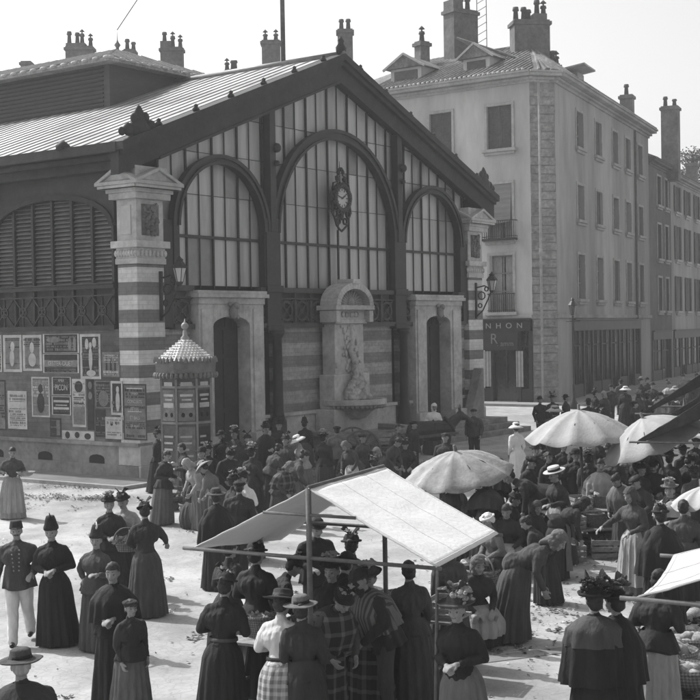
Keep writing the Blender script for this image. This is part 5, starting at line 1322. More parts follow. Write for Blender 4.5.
# --- left foreground
p('soldier in a peaked cap, dark buttoned tunic and pale trousers, walking at the left edge', 20, 520, 'm_walk', 4, 'kepi', 'dark', 'charcoal', 'white', 1.02, [('buttons', 1), ('moustache', HAIR_D)], G1)
p('woman all in black with a tall black toque, walking beside the soldier', 55, 514, 'f_clasp', 0, 'toque', 'black', 'black', 'black', 1.03, [], G1, fl='black')
p('woman in a dark grey dress and small hat with a white feather', 93, 523, 'f_hip', -20, 'toque', 'dark', 'charcoal', 'charcoal', .98, [], G1, fl='white')
p('bare headed old woman wrapped in a black shawl with clasped hands, left foreground', 113, 562, 'f_clasp', -4, 'none', 'black', 'black', 'black', 1.0, [('shawl', 'black')], G1)
p('child in a dark jacket and grey skirt beside the old woman in the shawl', 131, 599, 'f_stand', 40, 'cap', 'dark', 'dark', 'grey', .80, [], G1)
p('woman in a dark bodice and flowered hat, left of the pale grey bodice', 111, 489, 'f_clasp', 15, 'flower', 'black', 'dark', 'dark', 1.0, [], G1)
p('woman in a pale grey bodice and bow trimmed hat, behind the small basket', 127, 488, 'f_carry', -10, 'bonnet', 'black', 'pale', 'charcoal', 1.0, [], G1)
p('woman in a long dark dress seen from behind, one arm stretched out', 144, 499, 'f_reach', 195, 'bonnet', 'black', 'dark', 'charcoal', 1.02, [], G1)
p('woman with a dark bodice and long pale apron carrying a bowl at the left edge', 11, 447, 'f_carry', 20, 'none', 'black', 'charcoal', 'pale', 1.02, [('apron', 'pale')], G1)
p('person in a wide dark hat and dark coat, cut by the bottom left corner', 24, 648, 'm_stand', 200, 'wide', 'charcoal', 'dark', 'dark', 1.0, [('collar_cape', 'dark')], G1, hair=HAIR_G)
# --- around the kiosk
p('slim woman in black walking between the poster wall and the kiosk', 158, 427, 'f_stand', 80, 'bonnet', 'black', 'black', 'dark', 1.0, [], G2)
p('woman with a dark bodice and grey skirt holding a tray, in front of the kiosk', 163, 451, 'f_carry', 60, 'none', 'black', 'dark', 'grey', 1.0, [], G2)
p('man in a dark suit facing the tray, directly before the kiosk', 186, 443, 'm_carry', -80, 'none', 'black', 'dark', 'dark', 1.0, [], G2)
p('man in black behind the tray group, close to the kiosk base', 203, 446, 'm_stand', -30, 'bowler', 'black', 'black', 'dark', 1.0, [], G2)
p('stooping woman with a pale kerchief and rolled sleeves right of the kiosk', 199, 458, 'f_stoop', -60, 'kerchief', 'pale', 'pale', 'grey', 1.0, [], G2)
p('woman in a pale straw hat bending beside the kerchiefed woman', 216, 463, 'f_stoop', -110, 'sunhat', 'pale', 'grey', 'charcoal', 1.0, [], G2)
p('woman seen from behind in a broad black coat above the left corner of the awning', 217, 487, 'f_stand', 200, 'wide', 'charcoal', 'black', 'dark', 1.0, [('cape', 'black')], G2)
p('man in a heavy dark coat seen from behind, right of the broad black coat', 236, 481, 'm_stand', 175, 'cap', 'black', 'dark', 'dark', 1.02, [], G2)
p('woman in a white blouse and flowered hat just above the awning slope', 245, 465, 'f_carry', -40, 'flower', 'dark', 'white', 'grey', 1.0, [], G2)
p('tall cloaked woman standing in the light of the left portal', 234, 424, 'f_clasp', -30, 'flower', 'black', 'dark', 'dark', 1.04, [('cape', 'charcoal')], G2)
p('bearded man in a dark coat at the left portal, left of the cloaked woman', 222, 430, 'm_stand', 30, 'bowler', 'black', 'dark', 'dark', 1.0, [('beard', HAIR_D)], G2)
p('woman in dark clothes in the left portal, right of the cloaked woman', 248, 431, 'f_stand', 20, 'bonnet', 'black', 'dark', 'dark', 1.0, [], G2)
p('leftmost of three dark women before the left iron column', 265, 420, 'f_clasp', 30, 'flower', 'black', 'dark', 'dark', 1.05, [('cape', 'black')], G2, fl='black')
p('middle woman of three before the left iron column', 277, 416, 'f_stand', 10, 'bigflower', 'black', 'black', 'dark', 1.05, [], G2, fl='dark')
p('rightmost of three dark women before the left iron column', 284, 432, 'f_stand', -20, 'bonnet', 'black', 'charcoal', 'charcoal', 1.0, [], G2)
p('dark shopper behind the ridge of the big awning, left of the woman in white', 270, 446, 'f_stoop', 140, 'none', 'black', 'charcoal', 'dark', 1.0, [], G2)
p('kneeling seller in a checked shawl at the back edge of the awning', 281, 462, 'f_stoop', 60, 'kerchief', 'grey', 'charcoal', 'charcoal', .95, [('shawl', 'plaid')], G2)
p('woman in a white hat and pale jacket leaning forward over a long grey skirt', 301, 435, 'f_reach', -75, 'sunhat', 'white', 'pale', 'grey', 1.0, [], G2)
p('slender woman in black with a plumed hat, right of the woman in the white hat', 306, 416, 'f_stand', 160, 'toque', 'black', 'black', 'charcoal', 1.0, [], G2, fl='black')
p('man in a grey jacket and dark cap seen from behind near the fountain', 336, 426, 'm_stand', 190, 'cap', 'black', 'grey', 'charcoal', 1.0, [], G2)
p('woman in a dark jacket just left of the man in the grey jacket', 326, 428, 'f_stand', 150, 'flower', 'black', 'dark', 'charcoal', 1.0, [], G2)
p('seller crouched among the greens before the fountain', 346, 446, 'f_sit', 20, 'kerchief', 'charcoal', 'charcoal', 'charcoal', 1.0, [], G2)
p('seller with a pale kerchief seated beside the crates right of the fountain', 380, 447, 'f_sit', -40, 'kerchief', 'pale', 'grey', 'charcoal', 1.0, [], G2)
p('stallholder in dark clothes behind the peak of the awning', 375, 455, 'f_sit', 200, 'bonnet', 'black', 'dark', 'dark', 1.0, [], G2)
p('woman in a white kerchief and pale blouse in the far portal', 432, 403, 'f_carry', 10, 'kerchief', 'white', 'white', 'charcoal', 1.05, [], G2)
p('man leaning by the far striped pier in dark clothes', 474, 409, 'm_stand', -20, 'cap', 'black', 'charcoal', 'dark', 1.0, [], G2)
p('carter in a dark cap standing behind the mule', 414, 421, 'm_stand', 60, 'cap', 'black', 'dark', 'dark', 1.0, [('moustache', HAIR_D)], G2)
p('woman in dark clothes by the lower basin of the fountain', 396, 424, 'f_stand', 20, 'none', 'black', 'charcoal', 'dark', 1.0, [], G2)
# --- beneath and around the big awning
p('woman seen from behind in a long black belted dress, left of the big awning', 221, 566, 'f_carry', 165, 'bonnet', 'dark', 'black', 'black', 1.03, [('belt', 'charcoal')], G1)
p('tall woman in black under the left slope of the awning', 257, 536, 'f_clasp', 150, 'bonnet', 'black', 'black', 'black', 1.06, [], G1)
p('woman in a dark jacket half hidden under the left tip of the awning', 229, 541, 'f_clasp', 140, 'none', 'black', 'dark', 'dark', 1.0, [], G1)
p('shopper in dark clothes beside the front pole of the awning, face turned down', 315, 516, 'm_carry', 20, 'bowler', 'black', 'black', 'dark', 1.0, [], G1)
p('woman in a pale grey blouse, dark belt and checked skirt under the awning', 284, 590, 'f_carry', 150, 'wide', 'dark', 'cream', 'check', 1.0, [('belt', 'black')], G1)
p('girl in a light brimmed hat and plain dark dress seen from behind, bottom centre', 305, 593, 'f_stand', 180, 'wide', 'grey', 'dark', 'dark', .98, [], G1)
p('woman in a striped dress standing deep in the shade of the awning', 352, 528, 'f_stand', 170, 'bonnet', 'black', 'charcoal', 'stripe', 1.04, [], G1)
p('man in a black coat leaning under the awning between the pole and the bearded man', 342, 560, 'm_lean', 150, 'bowler', 'black', 'black', 'black', 1.0, [], G1)
p('seller woman with a pale blouse front under the awning, behind the bearded man', 366, 556, 'f_carry', -20, 'flower', 'charcoal', 'grey', 'plaid', 1.0, [], G1)
p('bearded man in a cap and striped shawl leaning towards the goods, bottom centre right', 380, 569, 'm_lean', -62, 'cap', 'dark', 'dark', 'charcoal', 1.04, [('beard', HAIR_D), ('shawl', 'stripe')], G1)
p('woman in a dark grey dress under the right part of the awning', 412, 560, 'f_stand', 190, 'none', 'black', 'charcoal', 'charcoal', 1.0, [], G1)
p('woman in a checked wrap bent under the awning at the far left of the goods', 325, 585, 'f_stoop', 30, 'bonnet', 'black', 'charcoal', 'plaid', 1.0, [('shawl', 'plaid')], G1)
p('seller woman with a flowered hat, black bodice and grey skirt right of the awning corner', 462, 584, 'f_clasp', -25, 'bigflower', 'charcoal', 'black', 'grey', 1.0, [], G1)
# --- right foreground
p('woman in a flowered hat and black double cape, left of the pair at bottom right', 591, 575, 'f_stand', 190, 'bigflower', 'black', 'black', 'black', 1.03, [('cape', 'black'), ('collar_cape', 'charcoal')], G1, fl='dark')
p('woman in a bow trimmed hat and black cloak, right of the pair at bottom right', 614, 577, 'f_clasp', 215, 'bigflower', 'black', 'black', 'black', 1.0, [('cape', 'black')], G1, fl='charcoal')
p('woman with bare dark hair, dark bodice and long white skirt at bottom right', 654, 571, 'f_carry', 150, 'none', 'black', 'dark', 'pale', 1.02, [], G1)
p('stooping woman in a grey kerchief and long grey dress in the middle of the square', 514, 531, 'f_bend', 70, 'kerchief', 'grey', 'charcoal', 'charcoal', 1.12, [], G1)
p('broad woman in a long black cloak seen from behind, above the right corner awning', 660, 499, 'f_stand', 185, 'bonnet', 'black', 'black', 'black', 1.06, [('cape', 'black')], G3)
p('woman with a long pale apron leaning left beside the black cloak', 634, 486, 'f_reach', -60, 'kerchief', 'charcoal', 'charcoal', 'grey', 1.05, [('apron', 'pale')], G3)
p('man in a straw boater, dark waistcoat and pale apron cloth, side on', 556, 466, 'f_carry', -70, 'boater', 'straw', 'dark', 'charcoal', 1.05, [('apron', 'pale')], G3)
p('woman in a checked blouse and dark skirt behind the market tables', 600, 459, 'f_carry', 10, 'none', 'dark', 'grey', 'dark', 1.04, [('shawl', 'pale')], G3)
p('person all in white with a wide white hat walking beyond the parasols', 517, 422, 'f_stand', 200, 'sunhat', 'white', 'white', 'white', 1.02, [], G3)
p('woman with black hair and grey apron straps bending under the tilted parasol', 457, 480, 'f_stoop', 200, 'none', 'black', 'charcoal', 'grey', 1.0, [], G3)
p('seller in a round white cap at the right corner of the big awning', 496, 512, 'f_sit', -60, 'whitecap', 'white', 'grey', 'dark', 1.0, [], G3)
p('woman in a dark hood, upper one of the two beside the tilted parasol', 492, 461, 'f_stoop', 150, 'kerchief', 'dark', 'dark', 'dark', 1.08, [('shawl', 'dark')], G3)
p('woman in a dark hood, lower one of the two beside the tilted parasol', 486, 478, 'f_stoop', 170, 'kerchief', 'dark', 'charcoal', 'charcoal', 1.08, [('shawl', 'dark')], G3)
p('woman in a fur collar and dark dress, between the hooded pair and the white cap', 510, 488, 'f_sit', 60, 'bonnet', 'black', 'dark', 'dark', 1.0, [], G3)
p('dark suited man under the left tip of the big pale parasol', 533, 443, 'm_stand', 10, 'bowler', 'black', 'dark', 'dark', 1.0, [], G3)
p('man in a dark coat beside the parasol tip, nearer than the dark suited man', 545, 438, 'm_stand', 160, 'bowler', 'black', 'black', 'dark', 1.05, [], G3)
p('woman in dark clothes under the middle of the big pale parasol', 561, 437, 'f_stand', 20, 'bonnet', 'black', 'dark', 'dark', 1.0, [], G3)
p('tall dark figure leaning against the parasol pole', 586, 436, 'm_stand', 90, 'cap', 'black', 'dark', 'charcoal', 1.05, [], G3)
p('woman in a white cap under the right half of the big parasol', 597, 433, 'f_stand', -40, 'whitecap', 'white', 'dark', 'dark', 1.0, [], G3)
p('woman in a pale jacket right of the white cap under the parasol', 611, 428, 'f_stand', 20, 'flower', 'black', 'pale', 'grey', 1.0, [], G3)
p('dark dressed woman before the second pale parasol', 626, 430, 'f_stand', 170, 'bonnet', 'black', 'dark', 'dark', 1.0, [], G3)
p('man in a straw hat below the second parasol', 640, 447, 'm_stand', -30, 'boater', 'straw', 'dark', 'dark', 1.0, [], G3)
p('woman in a flowered black hat against the bright ground at right', 669, 446, 'f_stand', 150, 'bigflower', 'black', 'dark', 'dark', 1.0, [], G3, fl='dark')
p('woman in grey with a pale fichu in the right hand crowd', 672, 476, 'f_clasp', -30, 'flower', 'grey', 'charcoal', 'charcoal', 1.0, [('collar_cape', 'pale')], G3)
p('seller in dark clothes behind the crates below the second parasol', 622, 462, 'f_sit', 0, 'kerchief', 'grey', 'grey', 'dark', 1.15, [], G3)
p('woman in a dark jacket at the right edge beside the small white cloth', 692, 462, 'f_stand', 170, 'bonnet', 'black', 'charcoal', 'dark', 1.0, [], G3)
p('man in a dark cap between the fichu and the straw hat', 655, 460, 'm_carry', -20, 'cap', 'black', 'dark', 'dark', 1.0, [('moustache', HAIR_D)], G3)
p('woman in a charcoal dress in front of the fichu, half hidden by the black cloak', 686, 500, 'f_clasp', 160, 'none', 'black', 'charcoal', 'dark', 1.0, [], G3)
p('woman bending over crates left of the boater', 539, 470, 'f_bend', -80, 'none', 'black', 'dark', 'dark', 1.15, [], G3)
p('seated seller in a dark shawl between the white heap and the boater', 534, 500, 'f_sit', 30, 'kerchief', 'charcoal', 'dark', 'dark', 1.0, [('shawl', 'dark')], G3)
p('dark figure stooping over baskets behind the grey kerchief', 543, 518, 'f_stoop', -110, 'none', 'black', 'dark', 'dark', .85, [], G3)
p('woman in a dark shawl behind the market tables, right end', 624, 474, 'f_stoop', -40, 'none', 'black', 'charcoal', 'charcoal', 1.0, [('shawl', 'grey')], G3)
p('man in black behind the market tables, left end', 577, 448, 'm_stand', 0, 'bowler', 'black', 'dark', 'dark', 1.0, [], G3)
# --- the street
p('man in black near the shop corner, left of the round pale hat', 541, 396, 'm_stand', 20, 'bowler', 'black', 'black', 'dark', 1.0, [], G4)
p('woman with a broad round pale hat by the quoined corner', 552, 405, 'f_stand', 180, 'sunhat', 'pale', 'dark', 'dark', 1.2, [], G4)
p('dark dressed woman with a loaded hat behind the pale round hat', 554, 392, 'f_stand', 0, 'bigflower', 'black', 'dark', 'dark', 1.0, [], G4)
p('man in a dark suit beside the street lamp', 566, 394, 'm_stand', 90, 'bowler', 'black', 'dark', 'dark', 1.0, [], G4)
p('woman in dark dress with a white hat, left of the pair in the street', 625, 386, 'f_stand', 150, 'sunhat', 'white', 'dark', 'dark', 1.05, [], G4)
p('woman in charcoal with a pale trimmed hat, right of the pair in the street', 637, 389, 'f_stand', 170, 'flower', 'grey', 'charcoal', 'dark', 1.05, [], G4)
p('man in a light jacket crossing before the far shops', 660, 392, 'm_stand', -30, 'bowler', 'black', 'pale', 'charcoal', 1.0, [], G4)
p('dark walker at the door of the street shop', 610, 384, 'm_stand', 10, 'bowler', 'black', 'dark', 'dark', 1.0, [], G4)
p('woman in black looking into the street shop window', 595, 388, 'f_stand', 100, 'bonnet', 'black', 'black', 'black', 1.0, [], G4)
p('man in black at the far end of the long shop front', 648, 377, 'm_stand', 40, 'bowler', 'black', 'dark', 'dark', 1.0, [], G4)
p('woman in a dark dress and pale collar farther down the street', 668, 380, 'f_stand', 20, 'bonnet', 'black', 'dark', 'dark', 1.0, [('collar_cape', 'pale')], G4)
p('man in grey farthest down the street beside the louvred house', 683, 374, 'm_stand', -10, 'bowler', 'dark', 'grey', 'dark', 1.0, [], G4)
p('dark figure standing just above the lowest dark awning', 648, 423, 'm_stand', 0, 'bowler', 'black', 'dark', 'dark', 1.0, [], G3)

# --- fill of the right hand market crowd
for (px, py, key, rot, hat, hm, top, low, ex, lab) in [
 (606, 441, 'f_stand', 10, 'bonnet', 'black', 'dark', 'dark', [], 'dark woman just below the rim of the big parasol at its right'),
 (650, 436, 'm_stand', 170, 'bowler', 'black', 'black', 'dark', [], 'man in a black coat behind the second parasol pole'),
 (682, 440, 'f_stand', 200, 'bigflower', 'black', 'black', 'black', [], 'woman with a heavy black hat under the lowest dark awning'),
 (695, 438, 'm_stand', 20, 'cap', 'black', 'dark', 'dark', [], 'man in a dark cap under the lowest dark awning at the edge'),
 (550, 452, 'f_stand', 30, 'none', 'black', 'dark', 'dark', [], 'bare headed dark woman behind the boater hat'),
 (568, 455, 'f_stoop', 150, 'kerchief', 'dark', 'dark', 'dark', [], 'dark hooded woman right of the boater hat'),
 (527, 457, 'm_carry', 60, 'cap', 'black', 'dark', 'dark', [], 'man in a dark cap beneath the left rim of the big parasol'),
 (521, 474, 'f_sit', 40, 'bonnet', 'black', 'black', 'dark', [], 'seated woman in black left of the bending woman'),
 (613, 452, 'm_carry', 150, 'cap', 'black', 'charcoal', 'dark', [], 'man in a charcoal jacket right of the checked blouse'),
 (642, 459, 'f_clasp', 30, 'bonnet', 'black', 'dark', 'dark', [], 'dark woman with a small bonnet left of the man in the dark cap'),
 (680, 458, 'f_stoop', 110, 'flower', 'black', 'dark', 'dark', [], 'woman in a black hat stooping at the far right stalls'),
 (636, 462, 'f_stand', 190, 'none', 'black', 'charcoal', 'dark', [], 'woman with a dark bun seen from behind near the pale apron'),
 (648, 476, 'm_stoop' if False else 'm_lean', -70, 'cap', 'black', 'dark', 'dark', [('moustache', HAIR_D)], 'man leaning left between the pale apron and the fichu'),
 (696, 476, 'f_sit', -30, 'kerchief', 'charcoal', 'charcoal', 'dark', [], 'hooded seller seated at the right edge above the white cloth'),
 (590, 447, 'f_stand', 170, 'flower', 'black', 'charcoal', 'dark', [], 'woman in charcoal beneath the parasol pole'),
 (508, 503, 'f_sit', -20, 'none', 'black', 'dark', 'dark', [], 'dark seller seated behind the white cap'),
 (470, 505, 'f_sit', 200, 'kerchief', 'charcoal', 'dark', 'dark', [], 'dark hooded seller tucked behind the big awning corner'),
 (447, 540, 'f_stand', 200, 'none', 'black', 'charcoal', 'charcoal', [], 'woman in a plain charcoal dress right of the awning post'),
 (474, 553, 'f_sit', 20, 'kerchief', 'grey', 'dark', 'dark', [], 'seller in a grey kerchief sitting behind the seller woman'),
 (558, 500, 'f_bend', 100, 'kerchief', 'dark', 'dark', 'dark', [], 'dark bent figure just right of the stooping grey woman'),
 (355, 441, 'f_stoop', -40, 'kerchief', 'grey', 'charcoal', 'dark', [], 'woman stooping over greens right of the man in grey'),
 (364, 434, 'f_stand', 30, 'cap', 'black', 'charcoal', 'dark', [], 'dark figure at the fountain between the man in grey and the basin'),
 (405, 436, 'f_sit', 0, 'bonnet', 'black', 'dark', 'dark', [], 'dark seller seated below the lower basin'),
 (388, 437, 'f_stoop', 50, 'none', 'black', 'charcoal', 'charcoal', [], 'woman stooping at the rim of the lower basin'),
 (446, 433, 'm_stand', -20, 'cap', 'black', 'dark', 'dark', [], 'man in dark clothes beside the mule neck'),
 (210, 441, 'f_stand', -20, 'bonnet', 'black', 'black', 'dark', [], 'woman in black between the kiosk and the left portal'),
 (227, 448, 'f_stoop', 30, 'bonnet', 'black', 'dark', 'dark', [], 'dark woman stooping below the cloaked woman'),
 (193, 470, 'f_sit', 60, 'none', 'black', 'charcoal', 'charcoal', [], 'seller seated low at the foot of the kiosk'),
 (232, 470, 'f_stand', 120, 'bonnet', 'black', 'dark', 'dark', [], 'dark woman behind the heavy coat above the awning'),
 (254, 441, 'f_stand', 160, 'flower', 'black', 'dark', 'dark', [], 'dark woman between the white blouse and the three women'),
 (292, 452, 'f_stoop', 100, 'none', 'black', 'charcoal', 'grey', [], 'stooping woman left of the white hat'),
 (331, 549, 'f_clasp', -20, 'flower', 'black', 'black', 'dark', [], 'woman in a flowered hat in the shade behind the leaning man'),
 (272, 560, 'f_stoop', 100, 'bonnet', 'black', 'dark', 'dark', [], 'dark woman stooping over the baskets behind the pale blouse')]:
    p(lab, px, py, key, rot, hat, hm, top, low, random.uniform(.96, 1.05), ex, G3 if px > 430 else G2)

for (px, py, key, rot, hat, hm, top, low, lab) in [
 (646, 391, 'f_stand', 170, 'bonnet', 'black', 'dark', 'dark', 'dark woman between the street pair and the man in the light jacket'),
 (652, 382, 'm_walk', -40, 'bowler', 'black', 'dark', 'dark', 'man in a bowler striding out of the street'),
 (676, 386, 'f_clasp', 0, 'sunhat', 'pale', 'charcoal', 'dark', 'woman with a pale hat in the street, above the farthest dark awning'),
 (690, 380, 'm_stand', 150, 'cap', 'black', 'black', 'dark', 'man in black at the right edge of the street'),
 (697, 372, 'f_stand', 20, 'bonnet', 'black', 'dark', 'dark', 'small dark woman farthest off at the right edge of the street'),
 (641, 376, 'f_stand', 60, 'flower', 'black', 'black', 'black', 'woman in black before the second shop window'),
 (620, 379, 'm_stand', 200, 'bowler', 'black', 'charcoal', 'dark', 'man in charcoal close against the street shop front'),
 (604, 391, 'f_carry', -60, 'kerchief', 'pale', 'charcoal', 'dark', 'woman in a pale kerchief beyond the big parasol top'),
 (633, 401, 'm_stand', 100, 'cap', 'black', 'dark', 'dark', 'man in a dark cap just right of the big parasol top'),
 (588, 398, 'm_stand', 170, 'bowler', 'black', 'dark', 'dark', 'man in a dark coat just behind the big parasol top'),
 (616, 420, 'f_stand', -20, 'kerchief', 'white', 'charcoal', 'dark', 'woman in a white kerchief between the two pale parasols'),
 (644, 411, 'f_stand', 10, 'bonnet', 'black', 'dark', 'dark', 'dark woman at the tip of the farthest dark awning')]:
    p(lab, px, py, key, rot, hat, hm, top, low, random.uniform(.96, 1.05), [], G4)
# ============================================================ STALLS AND GOODS
def cloth_sheet(parent, name, P00, P10, P11, P01, m, nu=24, nv=16, sag=.06, wr=.011, seed=1, scallop=0):
    """sheet P00-P10 (ridge) to P01-P11 (eave), hanging slack, real thickness"""
    o = MB(); Vv = [Vector(q) for q in (P00, P10, P11, P01)]; g_ = []
    nrm = (Vv[1] - Vv[0]).cross(Vv[3] - Vv[0]).normalized()
    if nrm.z < 0: nrm = -nrm
    for th in (0, -.012):
        rows = []
        for i in range(nv + 1):
            t = i / nv; row = []
            for j in range(nu + 1):
                s_ = j / nu; q = (Vv[0] * (1 - s_) + Vv[1] * s_) * (1 - t) + (Vv[3] * (1 - s_) + Vv[2] * s_) * t
                q = q - Vector((0, 0, 1)) * sag * (math.sin(math.pi * t) * .7 + math.sin(math.pi * s_) * .5 * (t * .8 + .2))
                q = q + nrm * (noise.noise(Vector((s_ * 4, t * 9, seed))) * wr + noise.noise(Vector((s_ * 11, t * 3, seed + 5))) * wr * .6 + th)
                row.append(o.v(q))
            rows.append(row)
        g_.append(rows)
    for rows in g_:
        for A_2, B_2 in zip(rows, rows[1:]):
            for j in range(nu): o.bm.faces.new([A_2[j], A_2[j + 1], B_2[j + 1], B_2[j]])
    a, b_ = g_
    for i in range(nv):
        for j in (0, nu): o.bm.faces.new([a[i][j], a[i + 1][j], b_[i + 1][j], b_[i][j]])
    for j in range(nu):
        for i in (0, nv): o.bm.faces.new([a[i][j], a[i][j + 1], b_[i][j + 1], b_[i][j]])
    c_ = o.build(name, m, parent, True)
    if name == 'canvas':
        def pt(s_, t):
            q = (Vv[0] * (1 - s_) + Vv[1] * s_) * (1 - t) + (Vv[3] * (1 - s_) + Vv[2] * s_) * t
            q = q - Vector((0, 0, 1)) * sag * (math.sin(math.pi * t) * .7 + math.sin(math.pi * s_) * .5 * (t * .8 + .2))
            return q + nrm * (noise.noise(Vector((s_ * 4, t * 9, seed))) * wr + noise.noise(Vector((s_ * 11, t * 3, seed + 5))) * wr * .6 + .001)
        for s_ in (.02, .34, .67, .98):
            k = MB(); k.tube([pt(s_, .01 + .98 * i / 16) for i in range(17)], .0035, 4); k.build('seam', m, c_)
        for t_ in (.03, .97):
            k = MB(); k.tube([pt(.01 + .98 * i / 24, t_) for i in range(25)], .004, 4); k.build('seam', m, c_)
    return c_
def market_tent(label, E, Dd, dep, zr, ze, m, posts=True, valance=0, zlb=None, apex=.5, group='canvas awnings over the stalls', bars=True, sag=.05):
    """E, Dd: front left and right eave corners on the ground plan, dep: vector to the back, zr ridge, ze eave height"""
    E, Dd, dep = Vector(E), Vector(Dd), Vector(dep); c = (E + Dd) / 2
    t = empty('market_awning', (c.x, c.y, 0)); tag(t, label, 'awning', group)
    L_ = lambda v_, z: Vector((v_.x - c.x, v_.y - c.y, z))
    A1 = E + (Dd - E) * apex; up = L_(A1, zr); ub = L_(A1 + dep, zr)
    cloth_sheet(t, 'canvas', up, ub, L_(E + dep, zlb or ze), L_(E, ze), m, sag=sag, seed=1)
    cloth_sheet(t, 'canvas', up, ub, L_(Dd + dep, ze), L_(Dd, ze), m, sag=sag, seed=2)
    if valance:
        cloth_sheet(t, 'valance', L_(A1, zr - .01), L_(E, ze - .01), L_(E, ze - valance * .15), L_(A1, zr - valance), m, nu=20, nv=6, sag=.0, seed=3)
    o = MB()
    ex = (E - Dd).normalized() * .14
    for off in (Vector((0, 0, 0)), dep):
        o.tube([L_(E + off + ex, ze - .02), L_(Dd + off - ex * .3, ze - .02)], .022, 6)
        o.tube([L_(A1 + off, 0), L_(A1 + off, zr - .01)], .03, 7)
        if bars: o.tube([L_(E + off + (A1 - E) * .62, ze + (zr - ze) * .6), L_(Dd + off + (A1 - Dd) * .62, ze + (zr - ze) * .6)], .018, 6)
    o.tube([up, ub], .022, 6)
    fr_ = o.build('pole_frame', POLE, t, True)
    for off in ([Vector((0, 0, 0)), dep] if posts else []):
        for q in ((Dd,) if posts in ('right', 'front') else (E, Dd)):
            if posts == 'front' and off is dep: continue
            o = MB(); o.tube([L_(q + off - (q - A1) * .04, 0), L_(q + off, ze)], .018, 7); o.build('corner_post', POLE, t, True)
    return t
DEP = (.83, 2.0, 0)
tent = market_tent('white peaked canvas awning on poles in the middle of the square', (-1.73, 14.3, 0), (.82, 12.9, 0), DEP, 2.66, 1.95, CANVAS_W, posts='front', sag=.012, zlb=1.70)
market_tent('white canvas awning reaching in from the bottom right corner', (2.42, 11.3, 0), (5.0, 9.9, 0), (.83, 2.05, 0), 2.75, 1.95, CANVAS, posts=False, sag=.16)
c3 = at(637, 441, 2.15); market_tent('lowest of the three dark awnings at right', (c3.x, c3.y, 0), (c3.x + 2.9, c3.y - 1.1, 0), (.8, 2.2, 0), 3.15, 2.15, CANVAS_D, bars=False, posts='right', valance=.42, sag=.02)
c4 = at(655, 424, 2.2); market_tent('middle dark awning at right', (c4.x, c4.y, 0), (c4.x + 3.2, c4.y - 1.2, 0), (.9, 2.4, 0), 3.35, 2.2, CANVAS_D, bars=False, posts='right', valance=.42, sag=.02)
c5 = at(641, 413, 2.2); market_tent('farthest dark awning at right', (c5.x, c5.y, 0), (c5.x + 4.0, c5.y - 1.2, 0), (.9, 2.6, 0), 3.6, 2.2, CANVAS_D, bars=False, posts='right', valance=.42, sag=.02)
def parasol(label, px, py, zrim, r_, hgt, m, tilt=(0, 0), n=10, seed=1, dark=False):
    P = at(px, py, zrim); t = empty('market_parasol', (P.x, P.y, 0)); tag(t, label, 'parasol', 'big canvas parasols over the stalls')
    Mt = Matrix.Translation((0, 0, zrim)) @ Matrix.Rotation(R_(tilt[0]), 4, 'X') @ Matrix.Rotation(R_(tilt[1]), 4, 'Y')
    o = MB(Mt); seg = n * 6; rings = []
    for th in (0, -.012):
        rows = []
        for i in range(9):
            q = i / 8; row = []
            for j in range(seg):
                a = 2 * math.pi * j / seg; k = abs(math.sin(a * n / 2)); k = 1 - k; rr_ = r_ * q * (1 - .075 * (1 - k) * q); z = hgt * (1 - q ** 1.7) - .075 * (1 - k) * q + th - .02
                z += noise.noise(Vector((math.cos(a) * 2 * q, math.sin(a) * 2 * q, seed))) * .03
                row.append(o.v((rr_ * math.cos(a), rr_ * math.sin(a), z)) if i else None)
            rows.append(row)
        c_ = o.v((0, 0, hgt + th)); 
        for j in range(seg): o.bm.faces.new([c_, rows[1][j], rows[1][(j + 1) % seg]])
        for A_2, B_2 in zip(rows[1:], rows[2:]):
            for j in range(seg): o.bm.faces.new([A_2[j], B_2[j], B_2[(j + 1) % seg], A_2[(j + 1) % seg]])
        rings.append(rows[-1])
    for j in range(seg): o.bm.faces.new([rings[0][j], rings[1][j], rings[1][(j + 1) % seg], rings[0][(j + 1) % seg]])
    o.build('canopy', m, t, True)
    o = MB(Mt); 
    for k in range(n):
        a = 2 * math.pi * k / n; o.tube([(0, 0, hgt - .03), (r_ * .55 * math.cos(a), r_ * .55 * math.sin(a), hgt * (1 - .55 ** 1.9) - .045), (r_ * math.cos(a), r_ * math.sin(a), -.045)], .008, 4)
        o.tube([(0, 0, -.1), (r_ * .5 * math.cos(a), r_ * .5 * math.sin(a), hgt * (1 - .5 ** 1.9) - .05)], .006, 4)
    o.build('ribs', IRON, t)
    top = Mt @ Vector((0, 0, hgt + .1)); ax = (Mt.to_3x3() @ Vector((0, 0, 1)))
    bot = top - ax * (top.z / ax.z)
    o = MB(); o.tube([bot, top], .03, 7); o.lathe([(0, 0), (.28, 0), (.28, .08), (.06, .12), (0, .12)], (bot.x, bot.y, 0), 12); o.build('pole', POLE, t, True)
    return t
parasol('large pale canvas parasol standing highest, between the white figure and the shop building', 580, 434, 2.1, 1.12, .50, CANVAS_P, (4, -3), seed=1)
parasol('patched grey parasol tilted to the left behind the big white awning', 458, 472, 1.7, 1.0, .40, CANVAS_O, (10, -8), seed=2)
parasol('pale parasol half covered by the dark awnings at right', 652, 441, 2.0, 1.05, .5, CANVAS_P, (2, -22), seed=3)
parasol('small white parasol cut by the right edge among the crowd', 703, 500, 1.6, .5, .22, CANVAS, (0, -6), seed=4)

